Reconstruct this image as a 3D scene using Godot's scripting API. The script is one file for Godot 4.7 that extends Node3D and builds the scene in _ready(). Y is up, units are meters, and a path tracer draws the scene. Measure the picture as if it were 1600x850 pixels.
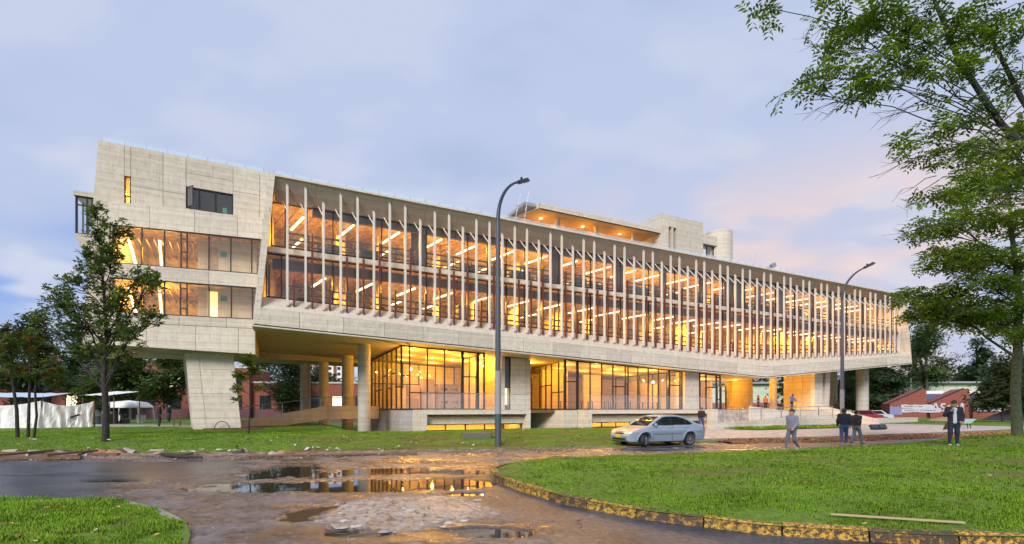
extends Node3D

const BO := Vector3(-15.0, 0.0, -30.0)      # the corner of the building that its own axes start from
const BROT := 0.45560                        # how far the building is turned
const EYE := 1.7
const GLASS_Z := -1.0
const WARM := Color(1.0, 0.715, 0.22)

# ------------------------------------------------------------------ mesh helper
class G:
	var v := PackedVector3Array()
	var n := PackedVector3Array()
	var c := PackedColorArray()
	var col := Color(1, 1, 1)
	var colored := false

	func tri(a: Vector3, b: Vector3, d: Vector3) -> void:
		var q := (b - a).cross(d - a).normalized()
		v.append(a); v.append(d); v.append(b)
		n.append(q); n.append(q); n.append(q)
		if colored:
			c.append(col); c.append(col); c.append(col)

	func stri(a: Vector3, b: Vector3, d: Vector3, na: Vector3, nb: Vector3, nd: Vector3) -> void:
		v.append(a); v.append(d); v.append(b)
		n.append(na); n.append(nd); n.append(nb)
		if colored:
			c.append(col); c.append(col); c.append(col)

	func quad(a: Vector3, b: Vector3, d: Vector3, e: Vector3) -> void:
		tri(a, b, d)
		tri(a, d, e)

	func hexa(p: Array) -> void:
		quad(p[3], p[2], p[1], p[0])
		quad(p[4], p[5], p[6], p[7])
		for i in 4:
			var j := (i + 1) % 4
			quad(p[i], p[j], p[j + 4], p[i + 4])

	func box(lo: Vector3, hi: Vector3) -> void:
		hexa([Vector3(lo.x, lo.y, hi.z), Vector3(hi.x, lo.y, hi.z), Vector3(hi.x, lo.y, lo.z), Vector3(lo.x, lo.y, lo.z),
			Vector3(lo.x, hi.y, hi.z), Vector3(hi.x, hi.y, hi.z), Vector3(hi.x, hi.y, lo.z), Vector3(lo.x, hi.y, lo.z)])

	func obox(t: Transform3D, s: Vector3) -> void:
		var h := s * 0.5
		var p := []
		for y in [-h.y, h.y]:
			p.append(t * Vector3(-h.x, y, h.z)); p.append(t * Vector3(h.x, y, h.z))
			p.append(t * Vector3(h.x, y, -h.z)); p.append(t * Vector3(-h.x, y, -h.z))
		hexa(p)

	func bar(a: Vector3, b: Vector3, w: float, h: float) -> void:
		var d := b - a
		var z := d.normalized()
		var up := Vector3.UP if absf(z.y) < 0.95 else Vector3.RIGHT
		var x := up.cross(z).normalized()
		obox(Transform3D(Basis(x, z.cross(x), z), (a + b) * 0.5), Vector3(w, h, d.length()))

	# outline in x and y (counter-clockwise seen from +z), from z0 to z1
	func prism(poly: PackedVector2Array, z0: float, z1: float, t := Transform3D()) -> void:
		var area := 0.0
		for i in poly.size():
			area += poly[i].cross(poly[(i + 1) % poly.size()])
		var p := poly.duplicate()
		if area < 0.0:
			p.reverse()
		var ix := Geometry2D.triangulate_polygon(p)
		for k in range(0, ix.size(), 3):
			var a := p[ix[k]]; var b := p[ix[k + 1]]; var d := p[ix[k + 2]]
			if (b - a).cross(d - a) < 0.0:
				var s := b; b = d; d = s
			tri(t * Vector3(a.x, a.y, z1), t * Vector3(b.x, b.y, z1), t * Vector3(d.x, d.y, z1))
			tri(t * Vector3(a.x, a.y, z0), t * Vector3(d.x, d.y, z0), t * Vector3(b.x, b.y, z0))
		for i in p.size():
			var a := p[i]; var b := p[(i + 1) % p.size()]
			quad(t * Vector3(a.x, a.y, z0), t * Vector3(b.x, b.y, z0), t * Vector3(b.x, b.y, z1), t * Vector3(a.x, a.y, z1))

	func tube(pts: Array, radii: Array, sides := 6) -> void:
		var rings := []
		var norms := []
		var prev := Vector3.ZERO
		for i in pts.size():
			var d: Vector3 = (pts[mini(i + 1, pts.size() - 1)] - pts[maxi(i - 1, 0)]).normalized()
			if prev == Vector3.ZERO:
				prev = d.cross(Vector3(0.13, 0.21, 0.97)).normalized()
				if prev.length() < 0.5:
					prev = Vector3.RIGHT
			prev = (prev - d * prev.dot(d)).normalized()
			var o := d.cross(prev)
			var ring := []
			var nr := []
			for k in sides:
				var a := TAU * k / sides
				var q := prev * cos(a) + o * sin(a)
				nr.append(q)
				ring.append(pts[i] + q * radii[i])
			rings.append(ring)
			norms.append(nr)
		for i in pts.size() - 1:
			for k in sides:
				var m := (k + 1) % sides
				stri(rings[i][k], rings[i][m], rings[i + 1][m], norms[i][k], norms[i][m], norms[i + 1][m])
				stri(rings[i][k], rings[i + 1][m], rings[i + 1][k], norms[i][k], norms[i + 1][m], norms[i + 1][k])
		var last := pts.size() - 1
		for k in range(1, sides - 1):
			tri(rings[0][0], rings[0][k + 1], rings[0][k])
			tri(rings[last][0], rings[last][k], rings[last][k + 1])

	func cyl(a: Vector3, b: Vector3, r: float, sides := 10) -> void:
		tube([a, b], [r, r], sides)

	# profile of (radius, height) turned round the y axis of t
	func lathe(prof: Array, t := Transform3D(), sides := 16) -> void:
		for i in prof.size() - 1:
			var p: Vector2 = prof[i]
			var q: Vector2 = prof[i + 1]
			var e := (q - p).normalized()
			var nn := Vector2(e.y, -e.x)
			for k in sides:
				var a := TAU * k / sides; var b := TAU * (k + 1) / sides
				var ca := Vector3(cos(a), 0, -sin(a)); var cb := Vector3(cos(b), 0, -sin(b))
				var na := (t.basis * (ca * nn.x + Vector3.UP * nn.y)).normalized(); var nb := (t.basis * (cb * nn.x + Vector3.UP * nn.y)).normalized()
				var p0 := t * (ca * p.x + Vector3.UP * p.y); var p1 := t * (cb * p.x + Vector3.UP * p.y)
				var q0 := t * (ca * q.x + Vector3.UP * q.y); var q1 := t * (cb * q.x + Vector3.UP * q.y)
				if p.x > 1e-5:
					stri(p0, p1, q1, na, nb, nb)
				if q.x > 1e-5:
					stri(p0, q1, q0, na, nb, na)

	func mesh() -> ArrayMesh:
		var a := []
		a.resize(Mesh.ARRAY_MAX)
		a[Mesh.ARRAY_VERTEX] = v
		a[Mesh.ARRAY_NORMAL] = n
		if colored:
			a[Mesh.ARRAY_COLOR] = c
		var m := ArrayMesh.new()
		m.add_surface_from_arrays(Mesh.PRIMITIVE_TRIANGLES, a)
		return m

# ------------------------------------------------------------------ objects
var taken := {}

func numbered(called: String, parent: Node) -> String:
	var key := str(parent.get_instance_id()) + called
	taken[key] = taken.get(key, -1) + 1
	return called if taken[key] == 0 else "%s_%03d" % [called, taken[key]]

func put(called: String, shape, m: Material, parent: Node = self) -> MeshInstance3D:
	var o := MeshInstance3D.new()
	o.name = numbered(called, parent)
	o.mesh = shape.mesh() if shape is G else shape
	o.material_override = m
	parent.add_child(o, true)
	return o

func group(called: String, parent: Node = self, at := Vector3.ZERO, turn := 0.0) -> Node3D:
	var o := Node3D.new()
	o.name = numbered(called, parent)
	parent.add_child(o, true)
	o.position = at
	o.rotation.y = turn
	return o

func tag(o: Node, label: String, category: String, kin := "") -> Node:
	o.set_meta("label", label)
	o.set_meta("category", category)
	if kin:
		o.set_meta("group", kin)
	return o

func thing(called: String, label: String, category: String, at := Vector3.ZERO, turn := 0.0, kin := "") -> Node3D:
	var o := group(called, self, at, turn)
	tag(o, label, category, kin)
	return o

func struct(called: String, shape, m: Material, parent: Node = self) -> MeshInstance3D:
	var o := put(called, shape, m, parent)
	o.set_meta("kind", "structure")
	return o

func copy_of(o: Node3D, called: String, at: Vector3, turn: float, label: String, kin: String) -> Node3D:
	var r: Node3D = o.duplicate()
	r.name = numbered(called, self)
	add_child(r, true)
	r.position = at
	r.rotation.y = turn
	r.set_meta("label", label)
	r.set_meta("group", kin)
	return r

func scatter(called: String, shape: Mesh, m: Material, where: Array, tints: Array, parent: Node = self) -> MultiMeshInstance3D:
	var mm := MultiMesh.new()
	mm.transform_format = MultiMesh.TRANSFORM_3D
	mm.use_colors = tints.size() > 0
	mm.mesh = shape
	mm.instance_count = where.size()
	for i in where.size():
		mm.set_instance_transform(i, where[i])
		if tints.size():
			mm.set_instance_color(i, tints[i])
	var o := MultiMeshInstance3D.new()
	o.name = numbered(called, parent)
	o.multimesh = mm
	o.material_override = m
	parent.add_child(o, true)
	return o

# ------------------------------------------------------------------ numbers
var rng := RandomNumberGenerator.new()
var noise := FastNoiseLite.new()
var fine := FastNoiseLite.new()

func rnd(a: float, b: float) -> float:
	return rng.randf_range(a, b)

func lerp_table(t: Array, x: float) -> float:
	if x <= t[0].x:
		return t[0].y
	for i in t.size() - 1:
		if x <= t[i + 1].x:
			return lerpf(t[i].y, t[i + 1].y, (x - t[i].x) / (t[i + 1].x - t[i].x))
	return t[t.size() - 1].y

func W(x: float, z: float, y := 0.0) -> Vector3:          # z metres in front of the camera
	return Vector3(x, y, -z)

func to_building(x: float, z: float) -> Vector2:
	var a := x - BO.x
	var b := -z - BO.z
	return Vector2(a * cos(BROT) - b * sin(BROT), a * sin(BROT) + b * cos(BROT))

func from_building(p: Vector3) -> Vector3:
	return BO + Vector3(p.x * cos(BROT) + p.z * sin(BROT), p.y, -p.x * sin(BROT) + p.z * cos(BROT))

func inside(poly: Array, p: Vector2) -> bool:
	var r := false
	var j := poly.size() - 1
	for i in poly.size():
		var a: Vector2 = poly[i]
		var b: Vector2 = poly[j]
		if (a.y > p.y) != (b.y > p.y) and p.x < (b.x - a.x) * (p.y - a.y) / (b.y - a.y) + a.x:
			r = not r
		j = i
	return r

func edge_distance(poly: Array, p: Vector2) -> float:
	var best := 1e9
	for i in poly.size():
		var q := Geometry2D.get_closest_point_to_segment(p, poly[i], poly[(i + 1) % poly.size()])
		best = minf(best, q.distance_to(p))
	return best

func smooth_path(pts: Array, step: float) -> Array:         # Catmull-Rom through the points, evenly cut
	var c := Curve2D.new()
	for i in pts.size():
		var t: Vector2 = (pts[mini(i + 1, pts.size() - 1)] - pts[maxi(i - 1, 0)]) / 6.0
		c.add_point(pts[i], -t, t)
	var l := c.get_baked_length()
	var k := int(ceil(l / step))
	var r := []
	for i in k + 1:
		r.append(c.sample_baked(l * i / k))
	return r

# ------------------------------------------------------------------ materials
var mats := {}

func M(called: String, lin: Color, rough := 0.8, metal := 0.0) -> StandardMaterial3D:
	if mats.has(called):
		return mats[called]
	var m := StandardMaterial3D.new()
	m.resource_name = called
	m.albedo_color = lin.linear_to_srgb()
	m.roughness = rough
	m.metallic = metal
	mats[called] = m
	return m

func tri_tex(m: StandardMaterial3D, t: Texture2D, per_m: float, in_world := false) -> StandardMaterial3D:
	m.albedo_texture = t
	m.uv1_triplanar = true
	m.uv1_world_triplanar = in_world
	m.uv1_scale = Vector3.ONE * per_m
	return m

func glow(called: String, lin: Color, energy: float) -> StandardMaterial3D:
	var m := M(called, Color(0.8, 0.8, 0.8), 0.5)
	m.emission_enabled = true
	m.emission = lin.linear_to_srgb()
	m.emission_energy_multiplier = energy
	return m

func glass(called: String, tint: Color, alpha: float, spec := 0.5) -> StandardMaterial3D:
	var m := M(called, tint, 0.02)
	m.transparency = BaseMaterial3D.TRANSPARENCY_ALPHA
	m.albedo_color.a = alpha
	m.metallic_specular = spec
	m.cull_mode = BaseMaterial3D.CULL_DISABLED
	return m

func picture(w: int, h: int, f: Callable) -> ImageTexture:
	var im := Image.create(w, h, false, Image.FORMAT_RGB8)
	for y in h:
		for x in w:
			im.set_pixel(x, y, f.call(x, y))
	return ImageTexture.create_from_image(im)

func wrap_noise(nz: FastNoiseLite, x: float, y: float, w: float, h: float, sx: float, sy: float) -> float:
	# noise that repeats without a seam, by blending two copies at the edges
	var u := x / w; var t := y / h
	var a := nz.get_noise_2d(x * sx, y * sy); var b := nz.get_noise_2d((x - w) * sx, y * sy)
	var c := nz.get_noise_2d(x * sx, (y - h) * sy); var d := nz.get_noise_2d((x - w) * sx, (y - h) * sy)
	return lerpf(lerpf(a, b, u), lerpf(c, d, u), t) * 1.3

func grey(g: float) -> Color:
	var k := clampf(g, 0.0, 1.0)
	return Color(k, k, k)

func make_materials() -> void:
	noise.seed = 7
	noise.frequency = 1.0
	noise.fractal_octaves = 4
	fine.seed = 19
	fine.frequency = 1.0
	fine.fractal_octaves = 2
	# board-marked concrete: boards 12 cm high, tie holes, faint stains
	var tone := []
	rng.seed = 5
	for i in 32:
		tone.append(rnd(-0.045, 0.045))
	var concrete_map := picture(512, 512, func(x: int, y: int) -> Color:
		var row := y / 16
		var g: float = 0.96 + 0.8 * tone[row]
		g += 0.05 * wrap_noise(noise, x, y, 512, 512, 0.006, 0.09)
		g += 0.07 * wrap_noise(noise, x, y, 512, 512, 0.012, 0.011)
		g += 0.05 * fine.get_noise_2d(x * 0.4, y * 0.4)
		g -= 0.16 * maxf(0.0, wrap_noise(noise, x, y, 512, 512, 0.045, 0.004) - 0.12)
		if y % 16 == 0:
			g -= 0.07
		var dx := absf((x % 171) - 85.0)
		var dy := absf((y % 171) - 85.0)
		if dx * dx + dy * dy < 14.0:
			g -= 0.45
		return Color(clampf(g, 0, 1), clampf(g * 0.985, 0, 1), clampf(g * 0.955, 0, 1)))
	var rough_map := picture(256, 256, func(x: int, y: int) -> Color:
		return grey(0.85 + 0.3 * wrap_noise(noise, x, y, 256, 256, 0.03, 0.03) + 0.12 * fine.get_noise_2d(x * 0.9, y * 0.9)))
	for i in 4:
		var k: float = [1.0, 0.9, 1.05, 0.96][i]
		tri_tex(M("concrete_%d" % i, Color(0.65, 0.6, 0.53) * k, 0.85), concrete_map, 0.3)
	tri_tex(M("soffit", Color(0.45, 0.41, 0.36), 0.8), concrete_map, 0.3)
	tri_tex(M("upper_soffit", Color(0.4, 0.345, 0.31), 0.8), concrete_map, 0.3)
	tri_tex(M("column", Color(0.5, 0.48, 0.44), 0.8), concrete_map, 0.22)
	tri_tex(M("plinth", Color(0.42, 0.4, 0.42), 0.8), concrete_map, 0.3)
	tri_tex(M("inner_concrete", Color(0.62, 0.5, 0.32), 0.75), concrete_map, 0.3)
	tri_tex(M("paving", Color(0.56, 0.52, 0.5), 0.6), rough_map, 0.23)
	M("cream", Color(0.62, 0.58, 0.52), 0.5)
	M("rust", Color(0.11, 0.026, 0.016), 0.55)
	M("frame", Color(0.01, 0.01, 0.013), 0.45)
	M("bronze", Color(0.018, 0.012, 0.011), 0.5)
	M("steel", Color(0.5, 0.5, 0.52), 0.35, 0.9)
	M("spandrel", Color(0.06, 0.042, 0.032), 0.6)
	M("grey_cupboard", Color(0.16, 0.14, 0.13), 0.6)
	M("roofing", Color(0.3, 0.3, 0.31), 0.9)
	var wood_map := picture(256, 256, func(x: int, y: int) -> Color:
		var g := 0.86 + 0.18 * wrap_noise(noise, x, y, 256, 256, 0.012, 0.15) + 0.08 * fine.get_noise_2d(x * 0.1, y * 0.9)
		return Color(clampf(g, 0, 1), clampf(g * 0.95, 0, 1), clampf(g * 0.86, 0, 1)))
	tri_tex(M("wood", Color(0.6, 0.44, 0.22), 0.6), wood_map, 0.6)
	tri_tex(M("old_wood", Color(0.2, 0.12, 0.085), 0.8), wood_map, 1.2)
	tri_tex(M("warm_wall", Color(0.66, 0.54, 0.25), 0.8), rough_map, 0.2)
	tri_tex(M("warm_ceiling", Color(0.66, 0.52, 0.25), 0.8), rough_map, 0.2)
	tri_tex(M("carpet", Color(0.2, 0.13, 0.08), 0.9), rough_map, 0.4)
	M("dark_panel", Color(0.03, 0.025, 0.025), 0.6)
	glass("window_glass", Color(0.9, 0.95, 1.0), 0.06, 0.62)
	glass("rail_glass", Color(0.75, 0.85, 0.85), 0.1, 0.5)
	glass("roof_glass", Color(0.55, 0.75, 0.9), 0.35, 0.5)
	glow("tube_glow", Color(1.0, 0.78, 0.42), 2.0)
	glow("spot_glow", Color(1.0, 0.78, 0.42), 2.0)
	tri_tex(M("brick", Color(0.36, 0.105, 0.075), 0.85), rough_map, 0.5)
	tri_tex(M("brick_dark", Color(0.2, 0.09, 0.11), 0.85), rough_map, 0.5)
	M("lamp_paint", Color(0.02, 0.03, 0.05), 0.45)
	M("white_cloth", Color(0.72, 0.71, 0.7), 0.9)
	M("white_paint", Color(0.75, 0.75, 0.75), 0.6)
	M("cardboard", Color(0.42, 0.26, 0.13), 0.85)
	M("rubber", Color(0.012, 0.012, 0.014), 0.7)
	M("leaf_litter", Color(1, 1, 1), 0.9)
	mats["leaf_litter"].vertex_color_use_as_albedo = true
	# ground surfaces, tinted per vertex
	var speck := picture(512, 512, func(x: int, y: int) -> Color:
		var g := 0.84 + 0.22 * wrap_noise(noise, x, y, 512, 512, 0.02, 0.02) + 0.26 * fine.get_noise_2d(x * 0.35, y * 0.35) + 0.1 * fine.get_noise_2d(x * 0.9 + 77, y * 0.9)
		return grey(g))
	var speck_h := picture(512, 512, func(x: int, y: int) -> Color:
		return grey(0.5 + 0.4 * wrap_noise(noise, x, y, 512, 512, 0.05, 0.05) + 0.3 * fine.get_noise_2d(x * 0.5, y * 0.5)))
	for d in [["mud", 0.58, 1.2], ["wet_mud", 0.24, 0.6], ["wet_asphalt", 0.26, 0.3], ["asphalt", 0.5, 0.5], ["soil", 0.9, 1.6]]:
		var m := tri_tex(M(d[0], Color(1, 1, 1), d[1]), speck, 0.9, true)
		m.vertex_color_use_as_albedo = true
		m.heightmap_enabled = true
		m.heightmap_texture = speck_h
		m.heightmap_scale = d[2]
		m.metallic_specular = 0.4
	mats["mud"].roughness_texture = rough_map
	mats["asphalt"].roughness_texture = rough_map
	var green := tri_tex(M("lawn", Color(0.135, 0.25, 0.012), 0.95), speck, 0.5, true)
	green.vertex_color_use_as_albedo = true
	var blade := M("grass_blade", Color(1, 1, 1), 0.7)
	blade.vertex_color_use_as_albedo = true
	blade.backlight_enabled = true
	blade.backlight = Color(0.5, 0.55, 0.2)
	blade.cull_mode = BaseMaterial3D.CULL_DISABLED
	var leaf := M("leaf", Color(1, 1, 1), 0.5)
	leaf.vertex_color_use_as_albedo = true
	leaf.backlight_enabled = true
	leaf.backlight = Color(0.8, 0.9, 0.4)
	leaf.cull_mode = BaseMaterial3D.CULL_DISABLED
	var bark_map := picture(256, 256, func(x: int, y: int) -> Color:
		var g := 0.75 + 0.5 * wrap_noise(noise, x, y, 256, 256, 0.08, 0.02) + 0.2 * fine.get_noise_2d(x * 0.5, y * 0.15)
		return grey(g))
	tri_tex(M("bark", Color(0.06, 0.05, 0.05), 0.9), bark_map, 1.0, true)
	tri_tex(M("moss_bark", Color(0.13, 0.16, 0.09), 0.95), bark_map, 1.4, true)
	tri_tex(M("dark_bark", Color(0.05, 0.055, 0.055), 0.9), bark_map, 1.2, true)
	tri_tex(M("pale_bark", Color(0.2, 0.2, 0.16), 0.95), bark_map, 1.0, true)
	var paint := picture(512, 512, func(x: int, y: int) -> Color:
		var g := wrap_noise(noise, x, y, 512, 512, 0.02, 0.028) + 0.55 * wrap_noise(fine, x, y, 512, 512, 0.09, 0.09)
		var dirt := Color(0.15, 0.12, 0.1).lerp(Color(0.32, 0.26, 0.21), clampf(0.5 + fine.get_noise_2d(x * 0.3, y * 0.3), 0, 1))
		return dirt.lerp(Color(0.80, 0.63, 0.2), smoothstep(-0.04, 0.2, g + 0.03)))
	tri_tex(M("kerb_yellow", Color(1, 1, 1), 0.75), paint, 1.1, true)
	var paint_2 := picture(256, 256, func(x: int, y: int) -> Color:
		var g := wrap_noise(noise, x, y, 256, 256, 0.03, 0.04) + 0.5 * wrap_noise(fine, x, y, 256, 256, 0.12, 0.12)
		var dirt := Color(0.17, 0.14, 0.12).lerp(Color(0.36, 0.3, 0.25), clampf(0.5 + fine.get_noise_2d(x * 0.3, y * 0.3), 0, 1))
		return dirt.lerp(Color(0.72, 0.53, 0.13), smoothstep(0.1, 0.3, g - 0.12)))
	tri_tex(M("kerb_worn", Color(1, 1, 1), 0.75), paint_2, 0.8, true)
	tri_tex(M("kerb_grey", Color(0.36, 0.33, 0.31), 0.8), rough_map, 0.8, true)
	var water := M("puddle", Color(0.035, 0.028, 0.022), 0.03)
	water.metallic_specular = 0.75
	var brown := M("muddy_water", Color(0.10, 0.065, 0.042), 0.08)
	brown.metallic_specular = 0.5

# ------------------------------------------------------------------ sky, sun, camera
func srgb(r: float, g: float, b: float) -> Color:
	return Color(r / 255.0, g / 255.0, b / 255.0).srgb_to_linear()

func make_sky() -> PanoramaSkyMaterial:
	var big := FastNoiseLite.new()
	big.seed = 31
	big.frequency = 1.0
	big.fractal_octaves = 5
	big.fractal_gain = 0.45
	var w := 1536
	var h := 768
	var im := Image.create(w, h, false, Image.FORMAT_RGBF)
	var blue_hi := srgb(158, 184, 236)
	var blue_lo := srgb(142, 180, 240)
	var veil := srgb(196, 208, 236)
	var white := srgb(222, 226, 240)
	var grey_c := srgb(164, 180, 218)
	var pink := srgb(250, 222, 214)
	for y in h:
		var el := (0.5 - (y + 0.5) / h) * PI
		for x in w:
			var az := wrapf((x + 0.5) / w * TAU, -PI, PI)      # 0 straight ahead
			var c: Color
			if el < -0.03:
				c = Color(0.16, 0.17, 0.14)
			else:
				var d := Vector3(sin(az) * cos(el), maxf(sin(el), 0.0), -cos(az) * cos(el))
				var k := 1.0 / (d.y + 0.22)
				var p := Vector3(d.x * k * 1.0, d.z * k * 1.7, 3.0)
				var f := big.get_noise_3dv(p * 0.75) * 0.5 + 0.5
				var f2 := big.get_noise_3dv(p * 1.9 + Vector3(9, 3, 1)) * 0.5 + 0.5
				var f3 := big.get_noise_3dv(Vector3(d.x * 1.3, d.y * 2.2, d.z * 1.3) + Vector3(4, 8, 2)) * 0.5 + 0.5
				c = blue_lo.lerp(blue_hi, smoothstep(0.0, 0.5, el))
				var low := 1.0 - smoothstep(0.12, 0.55, el)
				var cover := smoothstep(0.28, 0.62, f + 0.28 * (1.0 - low) + 0.10 * f3)
				c = c.lerp(veil, cover * 0.9)
				c = c.lerp(white, smoothstep(0.46, 0.68, f2) * (0.30 + 0.5 * low))
				c = c.lerp(grey_c, smoothstep(0.5, 0.75, 1.0 - f2) * smoothstep(0.45, 0.7, f3) * 0.4)
				# the afterglow of the sunset low on the right
				var side := absf(wrapf(az - 0.68, -PI, PI))
				var dusk := (1.0 - smoothstep(0.2, 0.8, side)) * (1.0 - smoothstep(0.27, 0.5, el))
				c = c.lerp(pink, dusk * (0.15 + 0.6 * smoothstep(0.36, 0.58, big.get_noise_3dv(Vector3(d.x * 3.0, d.y * 9.0, d.z * 3.0)) * 0.5 + 0.5)))
			im.set_pixel(x, y, c)
	var s := PanoramaSkyMaterial.new()
	s.panorama = ImageTexture.create_from_image(im)
	return s

func setup_view() -> void:
	var cam := Camera3D.new()
	cam.name = "camera"
	add_child(cam)
	cam.position = Vector3(0, EYE, 0)
	cam.keep_aspect = Camera3D.KEEP_HEIGHT
	cam.set_frustum(850.0 / 760.0 * 0.1, Vector2(0, 215.0 / 760.0 * 0.1), 0.1, 4000.0)
	cam.current = true
	var e := Environment.new()
	e.background_mode = Environment.BG_SKY
	e.sky = Sky.new()
	e.sky.sky_material = make_sky()
	e.background_energy_multiplier = 0.39
	e.tonemap_mode = Environment.TONE_MAPPER_LINEAR
	e.tonemap_exposure = 2.5
	e.sdfgi_enabled = true
	e.ssao_enabled = true
	e.ssil_enabled = true
	var we := WorldEnvironment.new()
	we.name = "environment"
	we.environment = e
	add_child(we)
	var sun := DirectionalLight3D.new()
	sun.name = "sun"
	sun.light_energy = 0.48
	sun.light_color = Color(1.0, 0.97, 0.94)
	sun.light_angular_distance = 22.0
	sun.shadow_enabled = true
	sun.rotation_degrees = Vector3(-33, -20, 0)
	add_child(sun)

# ------------------------------------------------------------------ ground
const FAR_EDGE := [Vector2(-90, 15.2), Vector2(-40, 16.0), Vector2(-17.5, 16.6), Vector2(-9, 17.2), Vector2(-4.8, 18.2), Vector2(0, 19.6), Vector2(4.24, 21.5), Vector2(9.87, 25.0), Vector2(17.7, 26.9), Vector2(29.75, 32.3), Vector2(50, 42), Vector2(90, 62), Vector2(160, 90)]
var island := []        # the round lawn on the right, as seen from above (x, z)
var corner := []        # the lawn at the near left
var plaza := []
var puddles := []

class Depth:                # how far inside (+) or outside (-) an outline a point lies, looked up on a grid
	var lo: Vector2
	var step: float
	var nx: int
	var nz: int
	var a := PackedFloat32Array()

	func at(x: float, z: float) -> float:
		var u := clampf((x - lo.x) / step, 0.0, nx - 1.001)
		var v := clampf((z - lo.y) / step, 0.0, nz - 1.001)
		var i := int(u)
		var j := int(v)
		u -= i
		v -= j
		var k := j * nx + i
		return lerpf(lerpf(a[k], a[k + 1], u), lerpf(a[k + nx], a[k + nx + 1], u), v)

func depth_of(poly: Array, lo: Vector2, hi: Vector2, step: float) -> Depth:
	var d := Depth.new()
	d.lo = lo
	d.step = step
	d.nx = int((hi.x - lo.x) / step) + 2
	d.nz = int((hi.y - lo.y) / step) + 2
	for j in d.nz:
		for i in d.nx:
			var p := lo + Vector2(i, j) * step
			d.a.append(edge_distance(poly, p) * (1.0 if inside(poly, p) else -1.0))
	return d

var island_d: Depth
var corner_d: Depth
var plaza_d: Depth

func far_edge(x: float) -> float:
	return lerp_table(FAR_EDGE, x)

func lawn_h(x: float, z: float) -> float:
	var d := z - far_edge(x)
	var p := to_building(x, z)
	var h := 0.02 + 0.42 * smoothstep(0.5, 6.0, d)
	h += 0.05 * noise.get_noise_2d(x * 0.25, z * 0.25) * smoothstep(0.4, 3.0, d)
	var by_wall := smoothstep(4.0, 6.5, p.x) * (1.0 - smoothstep(1.2, 5.5, p.y))
	h = lerpf(h, -0.3, by_wall * (1.0 - smoothstep(46.0, 60.0, p.x)))
	var right := smoothstep(20.0, 23.5, p.x)
	h = lerpf(h, 0.1 + 0.15 * smoothstep(56.0, 70.0, p.x), right)
	return h

func island_h(x: float, z: float) -> float:
	var d := maxf(0.0, island_d.at(x, z))
	var h := 0.15 + 0.16 * smoothstep(0.0, 3.0, d) + 0.035 * noise.get_noise_2d(x * 0.35, z * 0.35)
	return h + 0.35 * exp(-(Vector2(x, z) - Vector2(20.9, 20.0)).length_squared() / 8.0) * smoothstep(0.0, 1.0, d)

func corner_h(x: float, z: float) -> float:
	var d := maxf(0.0, corner_d.at(x, z))
	return 0.05 + 0.1 * smoothstep(0.0, 1.5, d) + 0.05 * noise.get_noise_2d(x * 0.6, z * 0.6)

func puddle_depth(x: float, z: float) -> float:
	var m := 0.0
	for q in puddles:
		var dx: float = (x - q[0]) / q[2]
		var dz: float = (z - q[1]) / q[3]
		var r := dx * dx + dz * dz
		if r < 4.0:
			m = maxf(m, (1.0 - smoothstep(0.35, 1.7, r + 0.75 * noise.get_noise_2d(x * 0.9, z * 1.6) + 0.5 * noise.get_noise_2d(x * 2.4 + 8, z * 4.0))) * q[4])
	return m

func rough_patch(x: float, z: float) -> float:           # the broken pale patch in the middle of the road
	var dx := (x + 1.75) / 1.5
	var dz := (z - 8.15) / 1.35
	return 1.0 - smoothstep(0.55, 1.15, dx * dx + dz * dz + 0.35 * noise.get_noise_2d(x * 1.1, z * 1.1))

func muddy(x: float, z: float) -> float:                 # 1 where mud covers the asphalt
	var left := smoothstep(-9.6, -6.2, x + 1.4 * noise.get_noise_2d(x * 0.3, z * 0.5) + 0.12 * (z - 12.0))
	if z > 15.8:
		left = 1.0
	var d := absf(island_d.at(x, z))
	var right := smoothstep(1.2, 2.6, d + 0.9 * noise.get_noise_2d(x * 0.45, z * 0.45)) if z < 13.0 else 1.0
	var near := smoothstep(5.2, 7.2, z - 0.25 * x + 1.2 * noise.get_noise_2d(x * 0.5 + 9, z * 0.5))
	var car := 1.0 - (1.0 - smoothstep(0.5, 1.6, absf(z - 21.6 - 0.25 * (x - 7.0)))) * smoothstep(3.5, 5.5, x) * 0.9
	return clampf(left * right * lerpf(0.2, 1.0, near) * car, 0.0, 1.0)

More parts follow.
